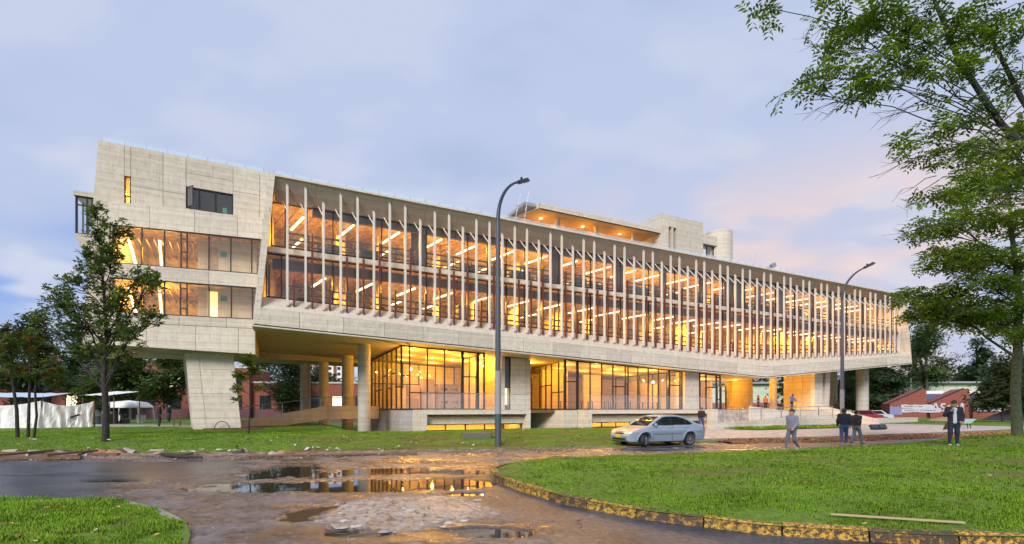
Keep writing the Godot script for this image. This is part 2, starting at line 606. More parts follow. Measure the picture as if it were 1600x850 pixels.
func grid_sheet(xs: PackedFloat32Array, zs: PackedFloat32Array, keep: Callable, vertex: Callable, pick := -1) -> ArrayMesh:
	# vertex returns [height, colour, which surface]; pick keeps only the cells of one surface
	var nx := xs.size()
	var nz := zs.size()
	var pos := PackedVector3Array()
	var cols := PackedColorArray()
	var kind := PackedInt32Array()
	pos.resize(nx * nz); cols.resize(nx * nz); kind.resize(nx * nz)
	for j in nz:
		for i in nx:
			var r: Array = vertex.call(xs[i], zs[j])
			pos[j * nx + i] = Vector3(xs[i], r[0], -zs[j])
			cols[j * nx + i] = r[1]
			kind[j * nx + i] = r[2]
	var nor := PackedVector3Array()
	nor.resize(nx * nz)
	for j in nz:
		for i in nx:
			var a := pos[j * nx + mini(i + 1, nx - 1)] - pos[j * nx + maxi(i - 1, 0)]
			var b := pos[mini(j + 1, nz - 1) * nx + i] - pos[maxi(j - 1, 0) * nx + i]
			nor[j * nx + i] = a.cross(b).normalized()
	var out := []
	for want in ([0, 1, 2, 3] if pick < 0 else [pick]):
		var ix := PackedInt32Array()
		for j in nz - 1:
			for i in nx - 1:
				var a := j * nx + i
				if not keep.call((xs[i] + xs[i + 1]) * 0.5, (zs[j] + zs[j + 1]) * 0.5):
					continue
				if kind[a] != want:
					continue
				ix.append(a); ix.append(a + nx); ix.append(a + 1)
				ix.append(a + 1); ix.append(a + nx); ix.append(a + nx + 1)
		out.append(ix)
	var m := ArrayMesh.new()
	for ix in out:
		if ix.size() == 0:
			continue
		var a := []
		a.resize(Mesh.ARRAY_MAX)
		a[Mesh.ARRAY_VERTEX] = pos
		a[Mesh.ARRAY_NORMAL] = nor
		a[Mesh.ARRAY_COLOR] = cols
		a[Mesh.ARRAY_INDEX] = ix
		m.add_surface_from_arrays(Mesh.PRIMITIVE_TRIANGLES, a)
	return m

func steps(list: Array) -> PackedFloat32Array:             # [from, to, step], ...
	var r := PackedFloat32Array()
	for s in list:
		var x: float = s[0]
		while x < s[1] - 1e-4:
			r.append(x)
			x += s[2]
	r.append(list[list.size() - 1][1])
	return r

func outline_sheet(poly: Array, step: float, height: Callable, tint: Callable) -> ArrayMesh:
	# a triangulated sheet over an outline, with inner points
	var pts := PackedVector2Array(poly)
	var lo := Vector2(1e9, 1e9)
	var hi := -lo
	for p in poly:
		lo = lo.min(p); hi = hi.max(p)
	var y := lo.y + step * 0.5
	while y < hi.y:
		var x := lo.x + step * 0.5
		while x < hi.x:
			var q := Vector2(x + rnd(-0.2, 0.2) * step, y + rnd(-0.2, 0.2) * step)
			if inside(poly, q) and edge_distance(poly, q) > step * 0.45:
				pts.append(q)
			x += step
		y += step
	var ix := Geometry2D.triangulate_delaunay(pts)
	var g := G.new()
	g.colored = true
	var pos := []
	var nor := []
	var cols := []
	for p in pts:
		var e := 0.15
		var h: float = height.call(p.x, p.y)
		pos.append(Vector3(p.x, h, -p.y))
		var hx: float = height.call(p.x + e, p.y)
		var hz: float = height.call(p.x, p.y + e)
		nor.append(Vector3(-(hx - h) / e, 1.0, (hz - h) / e).normalized())
		cols.append(tint.call(p.x, p.y))
	for k in range(0, ix.size(), 3):
		var a := ix[k]; var b := ix[k + 1]; var d := ix[k + 2]
		if not inside(poly, (pts[a] + pts[b] + pts[d]) / 3.0):
			continue
		if (pts[b] - pts[a]).cross(pts[d] - pts[a]) < 0.0:
			var s := b; b = d; d = s
		for i in [a, d, b]:
			g.v.append(pos[i]); g.n.append(nor[i]); g.c.append(cols[i])
	return g.mesh()

func worn(x: float, z: float) -> float:                   # 1 where the turf is worn to the soil
	var m := noise.get_noise_2d(x * 0.33 + 71, z * 0.75 + 5) + 0.5 * noise.get_noise_2d(x * 1.7, z * 2.6 + 40)
	m += 0.55 * exp(-pow((x - 10.3) / 1.5, 2.0) - pow((z - 10.2) / 0.5, 2.0)) + 0.45 * exp(-pow((x - 5.2) / 1.3, 2.0) - pow((z - 10.6) / 0.35, 2.0)) + 0.4 * exp(-pow((x - 13.5) / 2.5, 2.0) - pow((z - 13.5) / 0.8, 2.0))
	return smoothstep(0.30, 0.5, m)

func grass_tint(x: float, z: float) -> Color:
	var w := worn(x, z) * 0.85
	if w > 0.0:
		return green_tint(x, z).lerp(Color(0.95, 0.42, 2.4), w)
	return green_tint(x, z)

func green_tint(x: float, z: float) -> Color:
	var k := 1.0 + 0.35 * noise.get_noise_2d(x * 0.5, z * 0.5) + 0.25 * noise.get_noise_2d(x * 2.0, z * 2.0)
	return Color(k * (1.0 + 0.2 * noise.get_noise_2d(x * 0.3 + 50, z * 0.3)), k, k * 0.9)

func tuft(blades: int, height: float, spread: float, seed_of: int) -> ArrayMesh:
	var g := G.new()
	var r := RandomNumberGenerator.new()
	r.seed = seed_of
	for i in blades:
		var a := r.randf() * TAU
		var o := Vector3(r.randf_range(-1, 1), 0, r.randf_range(-1, 1)) * spread
		var lean := Vector3(cos(a), 0, sin(a)) * height * r.randf_range(0.15, 0.8)
		var side := Vector3(-sin(a), 0, cos(a)) * height * r.randf_range(0.06, 0.1)
		var h := height * r.randf_range(0.5, 1.1)
		var mid := o + lean * 0.35 + Vector3.UP * h * 0.6
		g.tri(o - side, o + side, mid + side * 0.6)
		g.tri(o - side, mid + side * 0.6, mid - side * 0.6)
		g.tri(mid - side * 0.6, mid + side * 0.6, o + lean + Vector3.UP * h)
	for i in g.n.size():
		g.n[i] = (g.n[i] * 0.25 + Vector3.UP).normalized()
	return g.mesh()

func sow(called: String, parent: Node, poly: Array, height: Callable, density: Callable, lo: Vector2, hi: Vector2, cell: float, blades: ArrayMesh, keep: Callable) -> void:
	var where := []
	var tints := []
	var y := lo.y
	while y < hi.y:
		var x := lo.x
		while x < hi.x:
			var many: float = density.call(x, y) * cell * cell
			var k := int(many) + (1 if rng.randf() < many - int(many) else 0)
			for i in k:
				var px := x + rng.randf() * cell
				var pz := y + rng.randf() * cell
				if absf(px) > pz * 1.2 + 2.5 or not keep.call(px, pz):
					continue
				if rng.randf() < worn(px, pz) * 0.92:
					continue
				if poly.size() and not inside(poly, Vector2(px, pz)):
					continue
				var s := rnd(0.7, 1.3) * (1.0 + 0.5 * noise.get_noise_2d(px * 0.8, pz * 0.8)) * (1.0 + maxf(0.0, minf(pz, 20.0) - 9.0) * 0.04)
				var b := Basis(Vector3.UP, rng.randf() * TAU).scaled(Vector3(s, s * rnd(0.7, 1.2), s))
				where.append(Transform3D(b, Vector3(px, height.call(px, pz) - 0.006, -pz)))
				var t := 1.0 + 0.45 * noise.get_noise_2d(px * 0.4, pz * 0.4) + 0.2 * noise.get_noise_2d(px * 2.5, pz * 2.5)
				var dry := clampf(noise.get_noise_2d(px * 0.7 + 31, pz * 0.7) * 1.6 - 0.3, 0.0, 1.0) * 0.4 + (0.5 if rng.randf() < 0.06 else 0.0)
				tints.append(Color(0.18, 0.335, 0.008).lerp(Color(0.27, 0.25, 0.04), dry) * t * rnd(0.75, 1.25))
			x += cell
		y += cell
	var o := scatter(called, blades, mats["grass_blade"], where, tints, parent)
	o.set_meta("kind", "stuff")
	if parent == self:
		tag(o, "bright green grass blades covering the lawns", "grass")

func kerb_line(root: Node3D, path: Array, length: float, width: float, top: float, kinds: Array, called: String) -> void:
	# stones along a path of (x, z); the path is the outer foot of the kerb, the stones lie to its left
	var at := 0
	var i := 0
	var per := maxi(1, int(round(length / path[0].distance_to(path[1]))))
	while i < path.size() - 1:
		var j := mini(i + per, path.size() - 1)
		var g := G.new()
		var tilt := rnd(-0.022, 0.022)
		var lift := rnd(-0.018, 0.014)
		var inner := []
		var outer := []
		for k in range(i, j + 1):
			var d: Vector2 = (path[mini(k + 1, path.size() - 1)] - path[maxi(k - 1, 0)]).normalized()
			var nrm := Vector2(-d.y, d.x)
			var p: Vector2 = path[k]
			if k == i:
				p += d * 0.012
			if k == j:
				p -= d * 0.012
			outer.append(p)
			inner.append(p + nrm * width)
		var bev := 0.025
		var m := outer.size()
		for k in m:
			pass
		var prof := func(k: int) -> Array:
			var a: Vector2 = outer[k]; var b: Vector2 = inner[k]
			var d := (b - a).normalized()
			var y := top + lift + tilt * (float(k) / m - 0.5)
			var a1: Vector2 = a + d * 0.02
			var a2: Vector2 = a + d * (0.02 + bev)
			return [W(a.x, a.y, -0.05), W(a1.x, a1.y, y - bev), W(a2.x, a2.y, y), W(b.x, b.y, y - 0.004), W(b.x, b.y, -0.05)]
		for k in m - 1:
			var a: Array = prof.call(k)
			var b: Array = prof.call(k + 1)
			for q in 4:
				g.quad(a[q], a[q + 1], b[q + 1], b[q])
		for e in [0, m - 1]:
			var a: Array = prof.call(e)
			g.tri(a[0], a[1], a[4]); g.tri(a[1], a[3], a[4]); g.tri(a[1], a[2], a[3])
		put(called, g, mats[kinds[at % kinds.size()]], root)
		at += 1
		i = j

func build_ground() -> void:
	rng.seed = 11
	# where things lie, seen from above
	var foot := smooth_path([Vector2(7.5, 17.6), Vector2(4.7, 16.9), Vector2(2.6, 16.2), Vector2(1.04, 15.4), Vector2(-0.15, 14.2), Vector2(-0.6, 12.8), Vector2(-0.42, 11.5), Vector2(0.1, 10.15), Vector2(0.86, 8.75), Vector2(1.94, 7.5), Vector2(3.4, 6.55), Vector2(4.86, 6.12), Vector2(7.5, 5.75), Vector2(12, 5.5), Vector2(20, 5.5)], 0.25)
	island = foot.duplicate()
	island.append_array([Vector2(44, 7), Vector2(44, 35), Vector2(34, 30.5), Vector2(25.7, 26), Vector2(20.4, 23.4), Vector2(14.9, 20.9), Vector2(9.2, 18.4)])
	var rim := smooth_path([Vector2(-40, 8.8), Vector2(-20, 9.15), Vector2(-9.7, 9.2), Vector2(-8.4, 9.1), Vector2(-6.9, 8.8), Vector2(-5.95, 8.2), Vector2(-4.95, 7.35), Vector2(-4.3, 6.5), Vector2(-3.75, 5.6), Vector2(-3.2, 4.4), Vector2(-2.9, 3.0)], 0.25)
	corner = rim.duplicate()
	corner.append_array([Vector2(-40, 3.0)])
	island_d = depth_of(island, Vector2(-3, 4), Vector2(46, 36), 0.3)
	corner_d = depth_of(corner, Vector2(-42, 2), Vector2(-1.5, 11), 0.3)
	puddles = [
		[-5.3, 10.7, 1.9, 0.65, 1.0], [-3.3, 10.95, 1.7, 0.9, 1.0], [-1.7, 11.2, 1.3, 0.85, 1.0], [-6.3, 13.4, 1.0, 1.5, 0.85], [-5.0, 12.7, 0.9, 0.6, 0.9], [-3.3, 13.6, 1.5, 0.8, 0.95], [-1.5, 13.3, 1.1, 0.6, 0.85],
		[-3.25, 7.95, 0.42, 0.62, 1.0], [-1.0, 9.75, 0.4, 0.22, 0.9], [-2.15, 6.7, 0.5, 0.2, 0.9], [-0.25, 6.75, 0.6, 0.3, 0.7], [5.4, 20.6, 2.2, 0.35, 0.8], [8.0, 21.9, 1.6, 0.4, 0.8], [-12.0, 12.6, 1.0, 0.3, 0.6], [-9.6, 11.6, 0.7, 0.22, 0.6], [-2.6, 15.6, 1.4, 0.3, 0.7]]
	# one sheet out to the horizon
	var base := G.new()
	base.colored = true
	base.col = Color(0.9, 0.9, 0.8)
	base.quad(Vector3(-3000, -0.45, 200), Vector3(3000, -0.45, 200), Vector3(3000, -0.45, -3500), Vector3(-3000, -0.45, -3500))
	struct("ground", base, mats["lawn"])
	# the wet road
	var xs := steps([[-60, -20, 1.0], [-20, -9, 0.14], [-9, 3, 0.07], [3, 12, 0.12], [12, 30, 0.3], [30, 120, 2.0]])
	var zs := steps([[1.5, 5, 0.25], [5, 9, 0.055], [9, 16, 0.085], [16, 24, 0.14], [24, 36, 0.4], [36, 80, 2.0]])
	var mud_a := Color(0.088, 0.077, 0.085)
	var mud_b := Color(0.255, 0.234, 0.246)
	var tar := Color(0.05, 0.054, 0.07)
	var tar_b := Color(0.125, 0.128, 0.15)
	var pale := Color(0.52, 0.48, 0.44)
	var cell := FastNoiseLite.new()
	cell.noise_type = FastNoiseLite.TYPE_CELLULAR
	cell.cellular_return_type = FastNoiseLite.RETURN_DISTANCE2_SUB
	cell.frequency = 1.0
	cell.seed = 4
	var cell_v := FastNoiseLite.new()
	cell_v.noise_type = FastNoiseLite.TYPE_CELLULAR
	cell_v.cellular_return_type = FastNoiseLite.RETURN_CELL_VALUE
	cell_v.frequency = 1.0
	cell_v.seed = 4
	var road_vertex := func(x: float, z: float) -> Array:
		if absf(x) > z * 1.18 + 1.5 or z > far_edge(x) + 1.2:
			return [0.0, mud_a, 0]
		var dirty := muddy(x, z)
		var big := noise.get_noise_2d(x * 0.6, z * 0.9)
		var small := noise.get_noise_2d(x * 3.1, z * 3.1)
		var grit := fine.get_noise_2d(x * 9.0, z * 9.0)
		var c := tar.lerp(tar_b, clampf(0.5 + big + 0.5 * grit, 0, 1))
		c = c.lerp(mud_a.lerp(mud_b, clampf(0.45 + 0.9 * big + 0.7 * small + 0.5 * grit, 0, 1)), smoothstep(0.15, 0.75, dirty + 0.4 * small))
		c = c.lerp(Color(0.42, 0.27, 0.1), smoothstep(0.2, 0.42, noise.get_noise_2d(x * 0.8 + 40, z * 1.2)) * dirty * 0.28)  # golden patches: sand, with the warm reflection of the windows painted in
		var h := 0.012 + dirty * (0.014 * big + 0.02 * small + 0.012 * grit) + (0.002 - 0.0015 * (1.0 - dirty)) * grit
		# long ruts along the road
		h -= 0.009 * dirty * maxf(0.0, sin(z * 4.2 - x * 0.35 + 2.0 * big)) * smoothstep(10.0, 12.0, z)
		var rp := rough_patch(x, z)
		if rp > 0.0:
			var wx := x * 2.6 + 0.7 * small
			var wz := z * 2.6 + 0.7 * big
			var crack := cell.get_noise_2d(wx, wz) + 1.0
			var lump := cell_v.get_noise_2d(wx, wz)
			var q := smoothstep(0.05, 0.22, crack)
			h += rp * (0.006 + 0.012 * q + 0.01 * lump * q + 0.01 * grit)
			c = c.lerp(pale.lerp(Color(0.33, 0.27, 0.23), clampf(0.3 - 0.7 * lump + 0.5 * small, 0, 1)), rp * q * 0.95).lerp(Color(0.07, 0.05, 0.045), rp * (1.0 - q) * 0.7)
		var wet := puddle_depth(x, z) * (1.0 - 0.8 * rp)
		h -= 0.055 * wet
		c = c * (1.0 - 0.45 * smoothstep(0.0, 0.5, wet))
		var sort := 0
		if dirty + 0.3 * small < 0.4:
			sort = 3 if x < -4.0 else 1
		elif wet > 0.08 or (big + 0.5 * noise.get_noise_2d(x * 0.35 + 7, z * 2.2) < -0.1 and rp < 0.2):
			sort = 2
			c = c * 0.8
		return [h, c, sort]
	var road_keep := func(x: float, z: float) -> bool:
		if z > far_edge(x) + 0.8 or absf(x) > z * 1.25 + 30.0:
			return false
		return true
	var keep_2 := func(x: float, z: float) -> bool:
		return road_keep.call(x, z) and island_d.at(x, z) < 0.6 and corner_d.at(x, z) < 0.6
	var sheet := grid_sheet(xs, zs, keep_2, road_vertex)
	var road := MeshInstance3D.new()
	road.name = "road"
	road.mesh = sheet
	add_child(road)
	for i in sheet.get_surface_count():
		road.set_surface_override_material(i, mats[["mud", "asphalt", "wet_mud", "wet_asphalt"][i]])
	road.set_meta("kind", "structure")
	# standing water: level sheets that the hollows of the road come up through
	for q in puddles:
		var g := G.new()
		var n_ := 20
		for k in n_:
			var a := TAU * k / n_; var b := TAU * (k + 1) / n_
			g.tri(W(q[0], q[1], -0.014), W(q[0] + cos(a) * q[2] * 1.75, q[1] + sin(a) * q[3] * 1.75, -0.014), W(q[0] + cos(b) * q[2] * 1.75, q[1] + sin(b) * q[3] * 1.75, -0.014))
		var lift: float = -0.0015 * (puddles.find(q) % 7)
		for i in g.v.size():
			g.v[i].y += lift
		struct("puddle", g, mats["muddy_water"] if q[0] < -3.1 and q[1] < 9.0 else mats["puddle"])
	# lawns
	var tint := func(x: float, z: float) -> Color: return grass_tint(x, z)
	var lx := steps([[-160, -60, 10], [-60, -24, 3], [-24, 12, 0.6], [12, 60, 1.5], [60, 260, 10]])
	var ld := steps([[0, 3, 0.3], [3, 8, 0.6], [8, 24, 1.5], [24, 60, 4], [60, 300, 20]])
	var lawn_g := G.new()
	lawn_g.colored = true
	var soil := Color(1.1, 0.45, 2.2)
	var lv := func(x: float, d: float) -> Array:
		var z := far_edge(x) + d
		var c := grass_tint(x, z)
		var bare := smoothstep(-0.06, 0.12, noise.get_noise_2d(x * 0.35 + 13, d * 1.0))
		if x > -9.0 and d > 1.0 and d < 7.0 and x < 6.0:
			c = c.lerp(soil * 0.9, bare * 0.85)
		return [Vector3(x, lawn_h(x, z), -z), c]
	var rows := []
	for d in ld:
		var r := []
		for x in lx:
			r.append(lv.call(x, d))
		rows.append(r)
	for j in ld.size() - 1:
		for i in lx.size() - 1:
			var a: Array = rows[j][i]; var b: Array = rows[j][i + 1]; var c2: Array = rows[j + 1][i + 1]; var d2: Array = rows[j + 1][i]
			var nn: Vector3 = (b[0] - a[0]).cross(d2[0] - a[0]).normalized()
			for t in [[a, c2, b], [a, d2, c2]]:
				for u in t:
					lawn_g.v.append(u[0]); lawn_g.n.append(nn); lawn_g.c.append(u[1])
	struct("lawn", lawn_g, mats["lawn"])
	struct("lawn", outline_sheet(island, 0.8, island_h, tint), mats["lawn"])
	struct("lawn", outline_sheet(corner, 0.6, corner_h, tint), mats["lawn"])
	# kerbs
	var kerb := group("kerb")
	kerb.set_meta("kind", "structure")
	kerb_line(kerb, foot, 1.0, 0.17, 0.17, ["kerb_yellow", "kerb_worn", "kerb_yellow", "kerb_yellow", "kerb_worn"], "kerb_stone")
	var kerb2 := group("kerb")
	kerb2.set_meta("kind", "structure")
	rim.reverse()
	kerb_line(kerb2, rim, 2.0, 0.16, 0.055, ["kerb_grey"], "kerb_stone")
	# plaza and its kerb
	var kp := smooth_path([Vector2(8.6, 24.9), Vector2(9.9, 25.7), Vector2(12.5, 26.4), Vector2(17.7, 27.9), Vector2(23, 30.4), Vector2(29.75, 33.4), Vector2(44, 41), Vector2(56, 49)], 0.5)
	plaza = kp.duplicate()
	plaza.append_array([Vector2(55, 53), Vector2(47, 53.5), Vector2(40, 52.5)])
	for q in [Vector3(60, 0, 1.0), Vector3(38, 0, 1.2), Vector3(24.0, 0, 1.6), Vector3(23.0, 0, 9.0)]:
		var p := from_building(q)
		plaza.append(Vector2(p.x, -p.z))
	plaza_d = depth_of(plaza, Vector2(4, 22), Vector2(66, 70), 0.8)
	struct("pavement", outline_sheet(plaza, 2.5, func(_x: float, _z: float) -> float: return 0.148, func(_x: float, _z: float) -> Color: return Color.WHITE), mats["paving"])
	var kerb3 := group("kerb")
	kerb3.set_meta("kind", "structure")
	kerb_line(kerb3, kp, 1.0, 0.18, 0.15, ["kerb_grey"], "kerb_stone")
	# bark mulch and rubble along the road before the plaza
	var mp := smooth_path([Vector2(10.6, 25.4), Vector2(13, 26.0), Vector2(17.9, 27.3), Vector2(23.3, 29.8), Vector2(30, 32.7), Vector2(44, 40.2)], 0.3)
	var mg := G.new()
	mg.colored = true
	var chips := []
	var chip_t := []
	for k in mp.size() - 1:
		var d: Vector2 = (mp[k + 1] - mp[k]).normalized()
		var nr := Vector2(d.y, -d.x)
		for s in 7:
			var f := func(p: Vector2, u: float) -> Vector3:
				return W(p.x, p.y, 0.17 * sin(u * PI) * (0.6 + noise.get_noise_2d(p.x, p.y) + 0.5 * noise.get_noise_2d(p.x * 3, p.y * 3)) + 0.012)
			var u0 := s / 7.0; var u1 := (s + 1) / 7.0
			var w_ := 1.5
			mg.col = Color(0.3, 0.14, 0.06).lerp(Color(0.16, 0.09, 0.055), rng.randf())
			mg.quad(f.call(mp[k] + nr * u1 * w_, u1), f.call(mp[k + 1] + nr * u1 * w_, u1), f.call(mp[k + 1] + nr * u0 * w_, u0), f.call(mp[k] + nr * u0 * w_, u0))
		for s in 26:
			var u := rng.randf()
			var p: Vector2 = mp[k] + d * rng.randf() * 0.3 + nr * (u * 1.7 - 0.1)
			var b := Basis.from_euler(Vector3(rnd(-0.8, 0.8), rnd(0, TAU), rnd(-0.8, 0.8))).scaled(Vector3.ONE * rnd(0.5, 1.7))
			chips.append(Transform3D(b, W(p.x, p.y, 0.16 * sin(clampf(u, 0, 1) * PI) * (0.6 + noise.get_noise_2d(p.x, p.y)) + 0.03)))
			chip_t.append(Color(0.42, 0.17, 0.05).lerp(Color(0.2, 0.12, 0.08), rng.randf()) * rnd(0.6, 1.4))
	struct("mulch_strip", mg, mats["soil"])
	var chip := G.new()
	chip.box(Vector3(-0.05, -0.012, -0.02), Vector3(0.05, 0.012, 0.02))
	var co := scatter("bark_chips", chip.mesh(), mats["leaf_litter"], chips, chip_t)
	co.set_meta("kind", "stuff")
	tag(co, "orange brown bark chips heaped between road and plaza kerb", "bark chips")
	# dirt verge between the road and the far lawn on the left
	var vg := G.new()
	vg.colored = true
	var vx := steps([[-60, -22, 1.5], [-22, 4, 0.16], [4, 8, 0.4]])
	var vd := steps([[-0.7, 2.0, 0.13]])
	var vrow := []
	for d in vd:
		var r := []
		for x in vx:
			var z := far_edge(x) + d
			var wide := 1.0 - smoothstep(-4.0, 3.0, x)
			var dd := (d + 0.5) / (0.9 + 1.6 * wide)
			var hump := sin(clampf(dd, 0, 1) * PI)
			var hh := -0.03 + hump * (0.07 + 0.06 * wide) + hump * (0.07 * noise.get_noise_2d(x * 1.1, z * 1.4) + 0.05 * noise.get_noise_2d(x * 3.5, z * 3.5))
			var n1 := clampf(0.5 + noise.get_noise_2d(x * 0.8 + 5, z * 2.0) + 0.5 * fine.get_noise_2d(x * 5, z * 5), 0, 1)
			var c := Color(0.15, 0.095, 0.075).lerp(Color(0.42, 0.32, 0.25), n1 * (1.0 - 0.6 * smoothstep(0.5, 0.9, dd)))
			if dd > 0.62:
				c = c.lerp(Color(0.06, 0.038, 0.035), 0.75)
			c = c.lerp(Color(0.45, 0.2, 0.03), (1.0 - smoothstep(0.2, 1.0, Vector2((x + 12.3) / 1.0, (d - 0.75) / 0.35).length())) * 0.8)
			r.append([Vector3(x, hh, -z), c])
		vrow.append(r)
	for j in vd.size() - 1:
		for i in vx.size() - 1:
			vg.col = vrow[j][i][1]
			vg.quad(vrow[j][i][0], vrow[j][i + 1][0], vrow[j + 1][i + 1][0], vrow[j + 1][i][0])
	struct("dirt_verge", vg, mats["soil"])
	# grass
	var t1 := tuft(12, 0.036, 0.05, 3)
	var near := func(x: float, z: float) -> float: return 520.0 if z < 8.5 else (230.0 if z < 12.0 else (120.0 if z < 17.0 else 60.0))
	sow("grass", self, [], island_h, near, Vector2(-1, 5.3), Vector2(30, 30), 0.5, t1, func(x: float, z: float) -> bool: return island_d.at(x, z) > 0.1)
	sow("grass", self, [], corner_h, near, Vector2(-14, 3), Vector2(-2.8, 9.3), 0.5, tuft(11, 0.06, 0.05, 4), func(x: float, z: float) -> bool: return corner_d.at(x, z) > 0.1)
	var far_keep := func(x: float, z: float) -> bool:
		var d := z - far_edge(x)
		var wide := 1.0 - smoothstep(-4.0, 3.0, x)
		if d < 0.5 + 1.15 * wide + 0.5 * noise.get_noise_2d(x, z):
			return false
		if plaza_d.at(x, z) > 0.0:
			return false
		var p := to_building(x, z)
		if p.x > 4.0 and p.y < 0.8:
			return false
		var bare := noise.get_noise_2d(x * 0.35 + 13, d * 1.0)
		return not (x > -9.0 and x < 5.0 and d < 7.0 and bare > 0.0 and rng.randf() < 0.85)
	sow("grass", self, [], lawn_h, func(x: float, z: float) -> float: return 55.0 if z < 27.0 else 22.0, Vector2(-30, 16), Vector2(14, 36), 0.6, tuft(14, 0.04, 0.1, 6), far_keep)
	sow("grass", self, [], lawn_h, func(x: float, z: float) -> float: return 9.0, Vector2(20, 40), Vector2(60, 66), 1.0, tuft(12, 0.06, 0.16, 8), far_keep)
	# broken flat pieces of pale concrete lying in the mud
	var shard := G.new()
	var top_ring := []
	for k in 7:
		var a := TAU * k / 7.0
		top_ring.append(Vector3(cos(a) * [1.0, 0.8, 1.1, 0.7, 0.95, 1.15, 0.75][k], 0.0, -sin(a) * [0.7, 1.0, 0.8, 1.1, 0.6, 0.9, 1.0][k]))
	for k in 7:
		var p0: Vector3 = top_ring[k]; var p1: Vector3 = top_ring[(k + 1) % 7]
		shard.tri(Vector3(0, 0.12, 0), p0 * 0.86 + Vector3(0, 0.1, 0), p1 * 0.86 + Vector3(0, 0.1, 0))
		shard.quad(p0 - Vector3(0, 0.3, 0), p1 - Vector3(0, 0.3, 0), p1 * 0.86 + Vector3(0, 0.1, 0), p0 * 0.86 + Vector3(0, 0.1, 0))
	var shw := []
	var sht := []
	for i in 5200:
		var q := Vector2(rnd(-4.2, 0.7), rnd(6.2, 10.2))
		if rng.randf() > rough_patch(q.x, q.y) * 1.1 or puddle_depth(q.x, q.y) > 0.5:
			continue
		var s := rnd(0.015, 0.05) if rng.randf() < 0.8 else rnd(0.05, 0.12)
		shw.append(Transform3D(Basis.from_euler(Vector3(rnd(-0.16, 0.16), rnd(0, TAU), rnd(-0.16, 0.16))).scaled(Vector3(s, s * rnd(0.25, 0.6), s * rnd(0.6, 1.0))), W(q.x, q.y, 0.012 + 0.012 * rng.randf())))
		sht.append(Color(0.5, 0.46, 0.42).lerp(Color(0.2, 0.165, 0.15), pow(rng.randf(), 1.2)) * rnd(0.85, 1.1))
	var sho := scatter("broken_concrete", shard.mesh(), mats["leaf_litter"], shw, sht)
	sho.set_meta("kind", "stuff")
	tag(sho, "pale broken concrete pieces lying in the middle of the muddy road", "rubble")
	# scraps of litter on verge and lawn
	var scr := G.new()
	scr.tri(Vector3(-0.05, 0.01, 0.02), Vector3(0.05, 0.0, 0.04), Vector3(0.03, 0.04, -0.03))
	scr.tri(Vector3(-0.05, 0.01, 0.02), Vector3(0.03, 0.04, -0.03), Vector3(-0.04, 0.02, -0.05))
	var scw := []
	var sct := []
	for i in 130:
		var q := Vector2(rnd(-24, 9), 0.0)
		q.y = far_edge(q.x) + rnd(0.2, 5.0)
		scw.append(Transform3D(Basis.from_euler(Vector3(rnd(-0.3, 0.3), rnd(0, TAU), 0)).scaled(Vector3.ONE * rnd(0.5, 1.6)), W(q.x, q.y, lawn_h(q.x, q.y) + 0.07)))
		sct.append([Color(0.6, 0.62, 0.62), Color(0.45, 0.4, 0.33), Color(0.25, 0.4, 0.42), Color(0.16, 0.12, 0.1)][i % 4])
	var sco := scatter("litter_scraps", scr.mesh(), mats["leaf_litter"], scw, sct)
	sco.set_meta("kind", "stuff")
	tag(sco, "small pale scraps of litter strewn over the verge and far lawn", "litter")
	# fallen leaves and stones
	var lf := G.new()
	lf.tri(Vector3(-0.05, 0.004, 0), Vector3(0, 0.012, 0.025), Vector3(0.05, 0.004, 0))
	lf.tri(Vector3(-0.05, 0.004, 0), Vector3(0.05, 0.004, 0), Vector3(0, 0.012, -0.025))
	var lw := []
	var lt := []
	for i in 420:
		var q := Vector2(rnd(-10, 16), rnd(5, 19))
		var y := 0.03
		if island_d.at(q.x, q.y) > 0.0:
			y = island_h(q.x, q.y) + 0.05
			if rng.randf() < 0.5:
				continue
		elif corner_d.at(q.x, q.y) > 0.0:
			y = corner_h(q.x, q.y) + 0.06
		elif island_d.at(q.x, q.y) < -1.0 and rng.randf() < 0.8:
			continue
		lw.append(Transform3D(Basis.from_euler(Vector3(rnd(-0.3, 0.3), rnd(0, TAU), rnd(-0.3, 0.3))).scaled(Vector3.ONE * rnd(0.5, 1.2)), W(q.x, q.y, y)))
		lt.append([Color(0.42, 0.22, 0.05), Color(0.3, 0.14, 0.05), Color(0.45, 0.42, 0.3), Color(0.5, 0.36, 0.06)][i % 4])
	var fl := scatter("fallen_leaves", lf.mesh(), mats["leaf_litter"], lw, lt)
	fl.set_meta("kind", "stuff")
	tag(fl, "yellow and brown fallen leaves strewn on road and lawns", "leaves")
	var st := G.new()
	st.lathe([Vector2(0, -0.03), Vector2(0.05, -0.015), Vector2(0.045, 0.02), Vector2(0.0, 0.035)], Transform3D.IDENTITY, 6)
	var sw := []
	var s_t := []
	for i in 4600:
		var q := Vector2(rnd(-9, 1.5), rnd(5.5, 12)) if i < 1500 else Vector2(rnd(-22, 4), 0)
		if i >= 1500:
			q.y = far_edge(q.x) + rnd(-1.2, 1.6)
		if island_d.at(q.x, q.y) > 0.0 or corner_d.at(q.x, q.y) > 0.0 or (i < 1500 and puddle_depth(q.x, q.y) > 0.15):
			continue
		if i < 1500 and rng.randf() > 0.2 + rough_patch(q.x, q.y):
			continue
		var s := rnd(0.1, 0.35) if rng.randf() < 0.93 else rnd(0.35, 0.7)
		var y := 0.015 + 0.03 * rough_patch(q.x, q.y)
		if i >= 1500:
			s *= 1.3
			y = 0.07
		sw.append(Transform3D(Basis.from_euler(Vector3(rnd(0, 3), rnd(0, 6), 0)).scaled(Vector3(s, s * 0.8, s * rnd(0.7, 1.3))), W(q.x, q.y, y)))
		s_t.append(Color(0.4, 0.33, 0.27).lerp(Color(0.12, 0.08, 0.065), rng.randf()))
